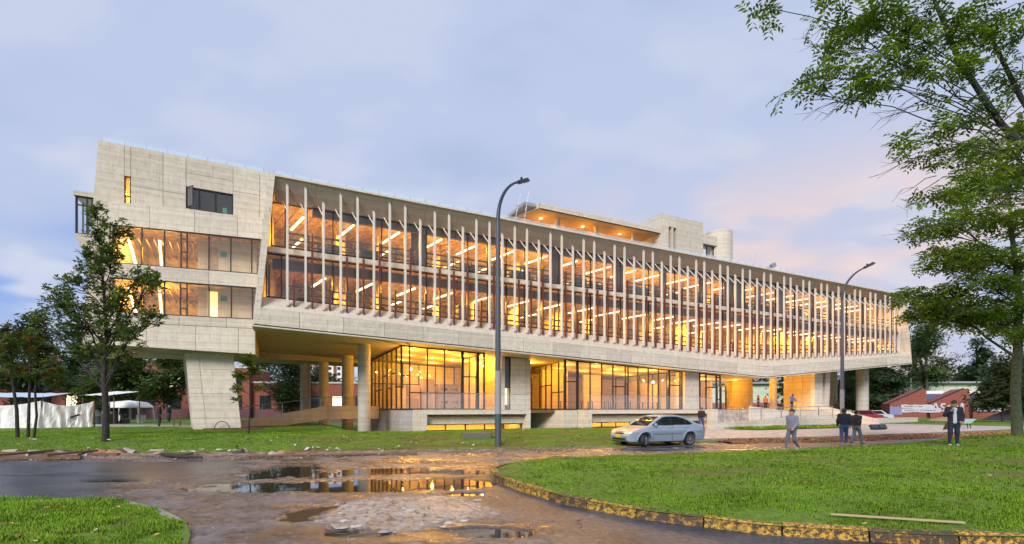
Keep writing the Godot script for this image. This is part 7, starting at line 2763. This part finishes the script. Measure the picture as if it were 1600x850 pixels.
# blobs: [centre, radii, how many clusters]; positions relative to the tree's foot
func tree(called: String, label: String, at: Vector3, trunk: Array, radii: Array, blobs: Array, leaf: ArrayMesh, cols: Array, size: Vector2, seed_of: int, bark := "bark", kin := "", gap := -0.12, red := 0.0, twig := 0.016, droop := 0.0, limb := 1.0, steep := 0.55) -> Node3D:
	rng.seed = seed_of
	var root := thing(called, label, "tree", at, 0.0, kin)
	var wood := G.new()
	wood.tube(trunk, radii, 10)
	var limbs := G.new()
	var where := []
	var tints := []
	for b in blobs:
		var c: Vector3 = b[0]
		var rad: Vector3 = b[1]
		# the limb leaves the trunk below its blob
		var best := 0.0
		var start: Vector3 = trunk[0]
		var sr: float = radii[0]
		var want := c.y - steep * Vector2(c.x - trunk[trunk.size() - 1].x, c.z - trunk[trunk.size() - 1].z).length() - rad.y * 0.5
		for i in trunk.size() - 1:
			for q in 8:
				var p: Vector3 = trunk[i].lerp(trunk[i + 1], q / 8.0)
				var score := -absf(p.y - want) - 0.15 * p.distance_to(c)
				if (i == 0 and q == 0) or score > best:
					best = score
					start = p
					sr = lerpf(radii[i], radii[i + 1], q / 8.0)
		var mid := start.lerp(c, 0.5) + Vector3(rnd(-0.15, 0.15), 0.12 * start.distance_to(c), rnd(-0.15, 0.15))
		var lr := limb * minf(sr * 0.38, 0.012 + 0.008 * start.distance_to(c) + 0.012 * rad.x)
		var path := []
		var pr := []
		for i in 7:
			var t := i / 6.0
			path.append(start.lerp(mid, t).lerp(mid.lerp(c, t), t) + Vector3(rnd(-1, 1), rnd(-1, 1), rnd(-1, 1)) * 0.03 * start.distance_to(c) * (1.0 if i > 0 and i < 6 else 0.0))
			pr.append(lerpf(lr, maxf(lr * 0.3, twig), t))
		limbs.tube(path, pr, 6)
		var n: int = b[2]
		for i in n:
			var d := Vector3(rng.randfn(), rng.randfn(), rng.randfn()).normalized() * pow(rng.randf(), 0.42)
			var p := c + d * rad
			if noise.get_noise_3dv((p + at) * (0.75 / maxf(0.5, rad.x * 0.7))) < gap:
				continue
			p.y -= droop * (1.0 - d.y) * rad.y
			var s := rnd(size.x, size.y)
			where.append(Transform3D(Basis.from_euler(Vector3(rnd(-0.6, 0.6), rnd(0, TAU), rnd(-0.6, 0.6))).scaled(Vector3.ONE * s), p))
			var col: Color = cols[0].lerp(cols[1], rng.randf())
			if cols.size() > 2 and rng.randf() < red:
				col = cols[2]
			tints.append(col * (1.0 + 0.55 * noise.get_noise_3dv((p + at) * 0.9)) * rnd(0.7, 1.3))
			if i % 3 == 0:
				var f: Vector3 = path[3 + rng.randi() % 4]
				var bend := f.lerp(p, 0.55) + Vector3(rnd(-0.1, 0.1), 0.1, rnd(-0.1, 0.1)) * f.distance_to(p)
				limbs.tube([f, bend, p], [twig * 1.3, twig, twig * 0.5], 4)
	put("trunk", wood, mats[bark], root)
	put("limbs", limbs, mats[bark], root)
	scatter("crown", leaf, mats["leaf"], where, tints, root).set_meta("kind", "stuff")
	return root

func V(x: float, y: float, z := 0.0) -> Vector3:
	return Vector3(x, y, z)

# a point given by how far right and up it stands at a distance z, from the tree's foot
func build_trees() -> void:
	var ros := rosette(0.15, 0.07, 9, 1)
	var g0 := Color(0.055, 0.09, 0.035)
	var g1 := Color(0.15, 0.2, 0.05)
	var at := W(-17.35, 20.75, 0.18)
	var yb := [[V(-0.4, 9.7), V(0.4, 0.75, 0.4), 70], [V(-0.15, 8.9, 0.1), V(0.6, 0.6, 0.6), 80], [V(0.8, 9.0, 0.1), V(0.36, 0.6, 0.36), 50], [V(-0.5, 8.0, -0.2), V(0.75, 0.75, 0.75), 120], [V(0.55, 8.0, 0.3), V(0.6, 0.6, 0.6), 85], [V(1.3, 7.2, -0.1), V(0.7, 0.5, 0.65), 85], [V(2.1, 6.9, 0.1), V(0.5, 0.5, 0.5), 65], [V(0.1, 7.1, 0.2), V(0.9, 0.7, 0.9), 140], [V(-1.15, 6.9, 0.1), V(0.65, 0.7, 0.6), 85], [V(-2.2, 6.2, -0.1), V(0.6, 0.65, 0.6), 75], [V(-2.75, 5.3, 0.1), V(0.5, 0.5, 0.5), 50], [V(-1.4, 5.8, 0.4), V(0.85, 0.65, 0.85), 125], [V(-0.2, 6.0, -0.3), V(0.85, 0.65, 0.85), 130], [V(0.95, 6.1, 0.2), V(0.75, 0.65, 0.75), 100], [V(1.75, 5.5, -0.2), V(0.65, 0.6, 0.6), 80], [V(-0.6, 5.0, 0.3), V(0.9, 0.6, 0.9), 120], [V(0.6, 5.0, -0.1), V(0.85, 0.6, 0.85), 115], [V(1.3, 4.5, 0.3), V(0.65, 0.5, 0.65), 75], [V(-1.7, 4.8, -0.2), V(0.7, 0.5, 0.7), 80], [V(-0.2, 4.1, 0.2), V(0.75, 0.45, 0.75), 70], [V(0.7, 3.8, 0.0), V(0.55, 0.35, 0.55), 36], [V(-1.0, 3.9, 0.1), V(0.5, 0.35, 0.5), 34]]
	for q in yb:
		q[2] = int(q[2] * 1.25)
	tree("young_tree", "tallest young broadleaf tree, standing alone on the grass before the left concrete block", at,
		[V(0, -0.3), V(0.03, 1.4), V(-0.05, 2.9), V(0.05, 4.6), V(-0.05, 6.4), V(-0.2, 8.2), V(-0.4, 10.2)], [0.15, 0.12, 0.105, 0.075, 0.05, 0.03, 0.01], yb,
		ros, [g0, g1, Color(0.2, 0.24, 0.06)], Vector2(0.8, 1.35), 101, "bark", "", -0.06, 0.12, 0.012, 0.0, 1.3, 1.15)
	# three slim trees with reddish new leaves
	var reds := [Color(0.05, 0.09, 0.025), Color(0.13, 0.17, 0.03), Color(0.24, 0.09, 0.035)]
	var kin := "three slim trees at the left edge"
	tree("slim_tree", "slim tree with reddish young leaves, leftmost trunk of three at the left edge", W(-22.35, 22.0, 0.2), [V(0, -0.3), V(-0.05, 1.5), V(-0.3, 3.2), V(-0.45, 5.0)], [0.08, 0.065, 0.045, 0.015],
		[[V(-0.55, 4.9), V(0.55, 0.5, 0.5), 75], [V(0.1, 4.4, 0.2), V(0.6, 0.5, 0.5), 70], [V(-0.7, 3.8, -0.2), V(0.65, 0.5, 0.6), 75], [V(0.05, 3.3, 0.1), V(0.6, 0.4, 0.5), 50], [V(-0.9, 3.0, 0.1), V(0.5, 0.4, 0.5), 40]], ros, reds, Vector2(0.8, 1.3), 102, "bark", kin, -0.22, 0.14, 0.012)
	tree("slim_tree", "slim tree with reddish young leaves, middle trunk of three at the left edge", W(-22.0, 22.1, 0.2), [V(0, -0.3), V(0.05, 1.5), V(0.1, 3.2), V(0.2, 4.9)], [0.07, 0.055, 0.04, 0.012],
		[[V(0.25, 4.7), V(0.5, 0.5, 0.5), 65], [V(0.75, 4.0, 0.2), V(0.55, 0.5, 0.5), 60], [V(0.2, 3.5, -0.3), V(0.55, 0.4, 0.5), 50]], ros, reds, Vector2(0.8, 1.25), 103, "bark", kin, -0.22, 0.14, 0.012)
	tree("slim_tree", "slim tree with reddish young leaves, rightmost trunk of three at the left edge", W(-21.6, 21.9, 0.2), [V(0, -0.3), V(0.2, 1.2), V(0.12, 2.4), V(0.5, 4.2)], [0.06, 0.05, 0.04, 0.012],
		[[V(0.65, 4.2), V(0.55, 0.45, 0.5), 60], [V(1.1, 3.5, 0.1), V(0.5, 0.45, 0.5), 50], [V(0.4, 3.0, 0.2), V(0.55, 0.4, 0.5), 50], [V(1.0, 2.8, -0.2), V(0.45, 0.3, 0.4), 30]], ros, reds, Vector2(0.8, 1.25), 104, "bark", kin, -0.22, 0.1, 0.012)
	tree("sapling", "slim sapling with a few large yellow-green leaf tufts before the sloping footbridge parapet", W(-13.55, 25.0, 0.42), [V(0, -0.2), V(0.08, 1.2), V(0.12, 2.4), V(-0.02, 3.6)], [0.05, 0.04, 0.03, 0.012],
		[[V(-0.45, 3.0), V(0.3, 0.35, 0.3), 24], [V(0.0, 3.7, 0.1), V(0.35, 0.4, 0.3), 30], [V(0.35, 3.2, -0.1), V(0.3, 0.3, 0.3), 16], [V(0.55, 2.35), V(0.22, 0.14, 0.2), 9], [V(-0.55, 2.3), V(0.25, 0.25, 0.25), 12], [V(-0.6, 1.8), V(0.2, 0.15, 0.2), 7]], rosette(0.26, 0.09, 8, 2), [Color(0.11, 0.17, 0.03), Color(0.22, 0.28, 0.035), Color(0.16, 0.08, 0.03)], Vector2(0.8, 1.2), 105, "bark", "", -0.5, 0.15, 0.01)
	# the tall tree on the round lawn at the right
	var spr := sprig(0.34, 0.17, 4, 5)
	var h0 := Color(0.08, 0.14, 0.02)
	var h1 := Color(0.25, 0.33, 0.035)
	at = W(20.75, 20.0, 0.45)
	tree("mossy_tree", "tall tree with mossy grey-green trunk at the right edge of the round lawn", at, [V(0, -0.4), V(0.02, 0.3), V(-0.05, 2.0), V(0.05, 3.8), V(0.1, 6.0), V(-0.2, 8.5), V(-0.4, 11.5)], [0.28, 0.19, 0.17, 0.155, 0.12, 0.08, 0.03],
		[[V(-3.55, 5.35), V(0.95, 0.45, 0.95), 90], [V(-2.6, 5.2, 0.5), V(1.3, 0.5, 1.2), 120], [V(-0.8, 5.3, -0.3), V(1.4, 0.6, 1.3), 130], [V(-3.3, 6.1, -0.5), V(1.2, 0.4, 1.1), 90], [V(-1.6, 6.3, 0.3), V(1.4, 0.5, 1.3), 110], [V(0.7, 6.0, 0.3), V(1.3, 0.7, 1.3), 110], [V(-2.9, 7.5, 0.2), V(1.2, 0.45, 1.1), 85], [V(-1.2, 7.7, -0.4), V(1.3, 0.5, 1.2), 100], [V(0.6, 7.6, 0.2), V(1.3, 0.6, 1.2), 95], [V(-2.8, 8.9, -0.3), V(1.2, 0.45, 1.1), 80], [V(-1.0, 9.2, 0.4), V(1.4, 0.5, 1.3), 100], [V(0.8, 9.1), V(1.3, 0.6, 1.2), 80], [V(-1.8, 10.5, 0.1), V(1.4, 0.5, 1.2), 85], [V(0.2, 10.9), V(1.3, 0.5, 1.2), 75], [V(-1.0, 11.9), V(1.5, 0.5, 1.3), 80], [V(-0.6, 4.4, 0.6), V(0.9, 0.3, 0.8), 40], [V(0.9, 4.6, -0.4), V(0.9, 0.4, 0.8), 40]],
		spr, [h0, h1, Color(0.16, 0.12, 0.04)], Vector2(0.8, 1.35), 106, "moss_bark", "", -0.16, 0.05, 0.016, 0.2)
	# the big tree whose trunk stands outside the picture: its limbs come in from the right
	at = W(16.4, 12.4, 0.3)
	var limb_blobs := []
	var px := [[1178, 12, 28, 18, 12.0, 34], [1262, 10, 45, 20, 12.2, 42], [1300, 40, 40, 18, 12.4, 40], [1350, 22, 50, 22, 11.8, 55], [1420, 20, 50, 24, 12.0, 60], [1300, 75, 45, 16, 12.2, 38], [1225, 138, 24, 16, 11.8, 30], [1268, 122, 34, 18, 12.0, 42], [1312, 120, 40, 20, 12.2, 55], [1352, 92, 44, 20, 12.0, 58], [1395, 70, 46, 24, 12.3, 62], [1340, 138, 36, 12, 11.9, 26], [1412, 110, 36, 18, 12.4, 36], [1470, 40, 50, 26, 12.2, 55], [1530, 60, 46, 26, 12.6, 50], [1575, 110, 40, 30, 12.8, 44], [1480, 100, 40, 20, 12.0, 36], [1540, 20, 50, 22, 11.6, 50], [1590, 40, 40, 24, 12.0, 40],
		[1398, 218, 24, 14, 12.0, 30], [1432, 200, 34, 16, 12.2, 44], [1475, 188, 40, 18, 12.4, 44], [1470, 150, 30, 14, 12.2, 26], [1520, 165, 36, 18, 12.6, 36], [1480, 228, 40, 16, 12.1, 40], [1540, 225, 44, 20, 12.4, 50], [1590, 200, 36, 24, 12.8, 40], [1440, 245, 30, 12, 12.3, 22], [1510, 262, 48, 18, 12.2, 50], [1570, 270, 44, 22, 12.6, 52], [1424, 308, 20, 10, 12.0, 20], [1470, 300, 40, 16, 12.2, 40], [1530, 310, 46, 18, 12.5, 48], [1585, 325, 36, 22, 12.8, 44]]
	for q in px:
		var z: float = q[4]
		limb_blobs.append([W((q[0] - 782.0) / 760.0 * z, z, EYE + (640.0 - q[1]) / 760.0 * z) - at, Vector3(q[2] / 760.0 * z, q[3] / 760.0 * z, q[2] / 760.0 * z * 0.9), int(q[5] * (0.78 if q[1] < 150 else 0.56))])
	for q in [V(-1.4, 8.6, 0.5), V(0.5, 7.2, -0.5), V(2.0, 8.6, 0.3), V(0.8, 10.2, 0.0), V(-1.7, 11.0, 0.5), V(2.7, 6.8, -0.4), V(-0.4, 12.0, 0.0), V(1.4, 9.2, 1.4), V(0.2, 9.0, -1.5)]:
		limb_blobs.append([q, V(1.25, 0.7, 1.2), 90])
	var stem := [V(0, -0.4), V(-0.1, 2.0, 0.0), V(-0.6, 4.4, 0.1), V(-2.0, 6.5, 0.1), V(-3.95, 8.7, 0.0), V(-5.0, 10.3, 0.0), V(-5.7, 12.0, 0.0)]
	var big := tree("overhanging_tree", "large tree leaning in from beyond the right edge, its leafy limbs reaching across the sky", at, stem, [0.42, 0.32, 0.18, 0.1, 0.075, 0.06, 0.04], limb_blobs, sprig(0.28, 0.135, 4, 9), [h0, h1, Color(0.15, 0.13, 0.04)], Vector2(0.8, 1.3), 107, "dark_bark", "", -0.04, 0.06, 0.008, 0.1, 0.5)
	var second := G.new()
	second.tube([stem[2], V(-1.6, 7.2, -0.3), V(-3.0, 9.6, -0.4), V(-3.9, 11.4, -0.4)], [0.11, 0.075, 0.06, 0.04], 10)
	put("limb", second, mats["dark_bark"], big)
	var bare := G.new()
	rng.seed = 55
	for q in [[1265, 165, 1330, 150], [1240, 60, 1290, 55], [1385, 255, 1440, 250], [1400, 320, 1450, 290], [1300, 170, 1360, 140], [1405, 358, 1480, 355], [1380, 175, 1450, 155]]:
		for k in 5:
			var z := 12.1
			var a := W((q[2] - 800.0 + rnd(-14, 14)) / 760.0 * z, z + rnd(-0.4, 0.4), EYE + (640.0 - q[3] + rnd(-8, 8)) / 760.0 * z)
			var b := W((q[0] - 800.0 + rnd(-22, 30)) / 760.0 * z, z + rnd(-0.4, 0.4), EYE + (640.0 - q[1] + rnd(-16, 10)) / 760.0 * z)
			var m := a.lerp(b, 0.5) + Vector3(0, rnd(-0.05, 0.12), 0)
			var kink := m.lerp(b, 0.5) + Vector3(rnd(-0.08, 0.08), rnd(-0.14, 0.1), rnd(-0.1, 0.1))
			bare.tube([a - at, a.lerp(m, 0.5) + Vector3(0, rnd(-0.06, 0.1), 0) - at, m - at, kink - at, b + Vector3(0, rnd(-0.15, 0.08), 0) - at], [0.011, 0.009, 0.007, 0.005, 0.003], 4)
			bare.tube([kink - at, kink + Vector3(rnd(-0.3, -0.05), rnd(-0.2, 0.12), rnd(-0.1, 0.1)) - at], [0.004, 0.002], 4)
			bare.tube([m - at, m.lerp(b, 0.7) + Vector3(0.02, rnd(-0.2, 0.1), rnd(-0.1, 0.1)) - at], [0.006, 0.003], 4)
	put("bare_twigs", bare, mats["bark"], big)
	# trees in the distance
	var cl := clump(1.0, 34, 0.7, 21)
	var cf := clump(1.0, 38, 0.35, 22)
	var dk := [Color(0.035, 0.065, 0.035), Color(0.07, 0.105, 0.045)]
	var md := [Color(0.06, 0.1, 0.035), Color(0.11, 0.155, 0.05)]
	var far := [
		["pale tree with forked light trunk in front of the left brick building", -47.0, 60.0, 9.5, 5.0, 3.5, md, 210, "pale_bark", 0],
		["bushy green tree between pale forked tree and leaning concrete leg", -41.0, 58.0, 9.0, 3.2, 2.6, md, 190, "bark", 0],
		["low dark round shrub beside the brick wall, left of the pale forked tree", -53.0, 64.0, 3.6, 2.2, 0.8, dk, 110, "bark", 0],
		["grey-green tree behind the stalls, left of the tallest young tree", -58.0, 66.0, 10.5, 5.0, 2.5, dk, 230, "bark", 0],
		["dark tall tree far behind the stalls at the left edge", -70.0, 70.0, 14.5, 6.0, 3.0, dk, 280, "bark", 0],
		["second dark tree far behind the stalls, a little right of the edge", -64.0, 78.0, 12.5, 5.5, 3.0, dk, 240, "bark", 0],
		["small pale bare-stemmed tree right of the cloth screen", -49.0, 57.0, 5.5, 1.8, 2.4, md, 60, "pale_bark", 0],
		["big dark tree right of the concrete leg, seen under the left block", -34.5, 76.0, 10.5, 4.6, 2.4, dk, 280, "bark", 0],
		["light green feathery tree above the dark one under the left block", -42.5, 84.0, 13.0, 5.0, 4.0, md, 220, "bark", 0],
		["round dark tree between the orange columns and the dark tree", -35.0, 88.0, 9.0, 4.5, 2.0, dk, 200, "bark", 0],
		["low dark tree seen just left of the rear orange column", -31.5, 80.0, 7.0, 3.0, 1.8, dk, 140, "bark", 0],
		["broad dark cedar with layered boughs behind the big right column", 74.5, 100.0, 13.5, 8.0, 2.5, dk, 520, "bark", 1],
		["dark cedar left of the broad one, seen between the columns", 47.0, 80.0, 10.5, 5.0, 2.0, dk, 260, "bark", 1],
		["small green bush under the cedar, by the parked cars", 46.0, 66.0, 3.4, 1.6, 0.5, md, 90, "bark", 0],
		["tall airy tree at the right end of the building", 88.0, 103.0, 20.0, 6.0, 7.0, md, 260, "pale_bark", 0],
		["tall dark pine behind the workshop roof, middle of the row", 98.0, 118.0, 19.0, 6.5, 3.0, dk, 330, "bark", 1],
		["dark pine behind the workshop, right of the middle one", 110.0, 115.0, 18.0, 6.5, 3.0, dk, 320, "bark", 1],
		["dark pine far behind the workshop, left of the middle one", 87.0, 120.0, 17.0, 6.5, 3.0, dk, 280, "bark", 1],
		["bushy grey-green conifer standing before the workshop's right half", 57.0, 56.5, 7.6, 3.1, 1.6, [Color(0.05, 0.075, 0.035), Color(0.09, 0.11, 0.045)], 300, "bark", 1],
		["dark tree at the right edge behind the mossy trunk", 68.0, 64.0, 10.0, 4.5, 2.0, dk, 240, "bark", 0],
		["dark tree in the gap between workshop and cedar", 63.0, 92.0, 12.0, 5.0, 2.5, dk, 240, "bark", 0]]
	var idx := 0
	for q in far:
		rng.seed = 200 + idx
		var h: float = q[3]
		var w: float = q[4]
		var low: float = q[5]
		var blobs := []
		var n: int = q[7]
		var tiers := 9
		for i in tiers:
			var t := float(i) / (tiers - 1)
			var y := lerpf(low + 0.6, h - 0.8, t)
			var reach: float
			if q[9] == 1:
				reach = w * (0.95 - 0.72 * t) * rnd(0.7, 1.1)
				for k in 2:
					var a := rnd(0, TAU)
					blobs.append([V(cos(a) * reach * 0.5, y + rnd(-0.3, 0.3), sin(a) * reach * 0.5), Vector3(reach * 0.62, 0.5 + 0.03 * h, reach * 0.62), int(n / tiers / 2 * (1.5 - t))])
			else:
				reach = w * sin(PI * clampf(0.18 + 0.72 * t, 0, 1)) * rnd(0.75, 1.1)
				for k in 2:
					var a := rnd(0, TAU)
					blobs.append([V(cos(a) * reach * 0.5, y + rnd(-0.5, 0.5), sin(a) * reach * 0.5), Vector3(reach * 0.55, h * 0.085 + 0.35, reach * 0.55), n / tiers / 2])
		var tr := maxf(0.07, h * 0.016)
		var trunk := [V(0, -0.4), V(rnd(-0.2, 0.2), h * 0.3), V(rnd(-0.3, 0.3), h * 0.62), V(0, h * 0.92)]
		var root := tree("distant_tree", q[0], W(q[1], q[2], 0.2), trunk, [tr * 1.3, tr, tr * 0.65, tr * 0.2], blobs, cf if q[9] == 1 else cl, q[6], Vector2(0.9, 1.7) * (0.55 + w * 0.1), 300 + idx, q[8], "trees in the distance", -0.2, 0.0, 0.03)
		if q[8] == "pale_bark" and h > 8.0:
			var f := G.new()
			for k in 3:
				var a := rnd(0, TAU)
				f.tube([V(0, h * 0.18), V(cos(a) * w * 0.2, h * 0.42, sin(a) * w * 0.2), V(cos(a) * w * 0.45, h * 0.75, sin(a) * w * 0.4)], [tr, tr * 0.75, tr * 0.25], 7)
			put("limb", f, mats["pale_bark"], root)
		idx += 1
	# the far wood that closes the view
	rng.seed = 900
	var where := []
	var tints := []
	for i in 3800:
		var a := rnd(-1.15, 1.15)
		var z := rnd(150, 230)
		var x := tan(a) * z
		if absf(x) > 420.0:
			continue
		var y := rnd(0, 9) + 5.0 * noise.get_noise_2d(x * 0.02, 3.0) + (6.0 * smoothstep(40.0, 140.0, x) if x > 0.0 else 3.0 * smoothstep(60.0, 160.0, -x))
		where.append(Transform3D(Basis.from_euler(Vector3(0, rnd(0, TAU), 0)).scaled(Vector3.ONE * rnd(3.0, 6.0)), W(x, z, y)))
		tints.append(dk[0].lerp(dk[1], rng.randf()) * rnd(0.8, 1.2))
	var wood := scatter("far_wood", cl, mats["leaf"], where, tints)
	wood.set_meta("kind", "stuff")
	tag(wood, "dark band of far woodland along the horizon", "woodland")

func _ready() -> void:
	setup_view()
	make_materials()
	build_ground()
	build_building()
	build_car()
	build_far_buildings()
	build_trees()
	build_entrance_works()
	build_small_things()
	build_camp()
	build_people()
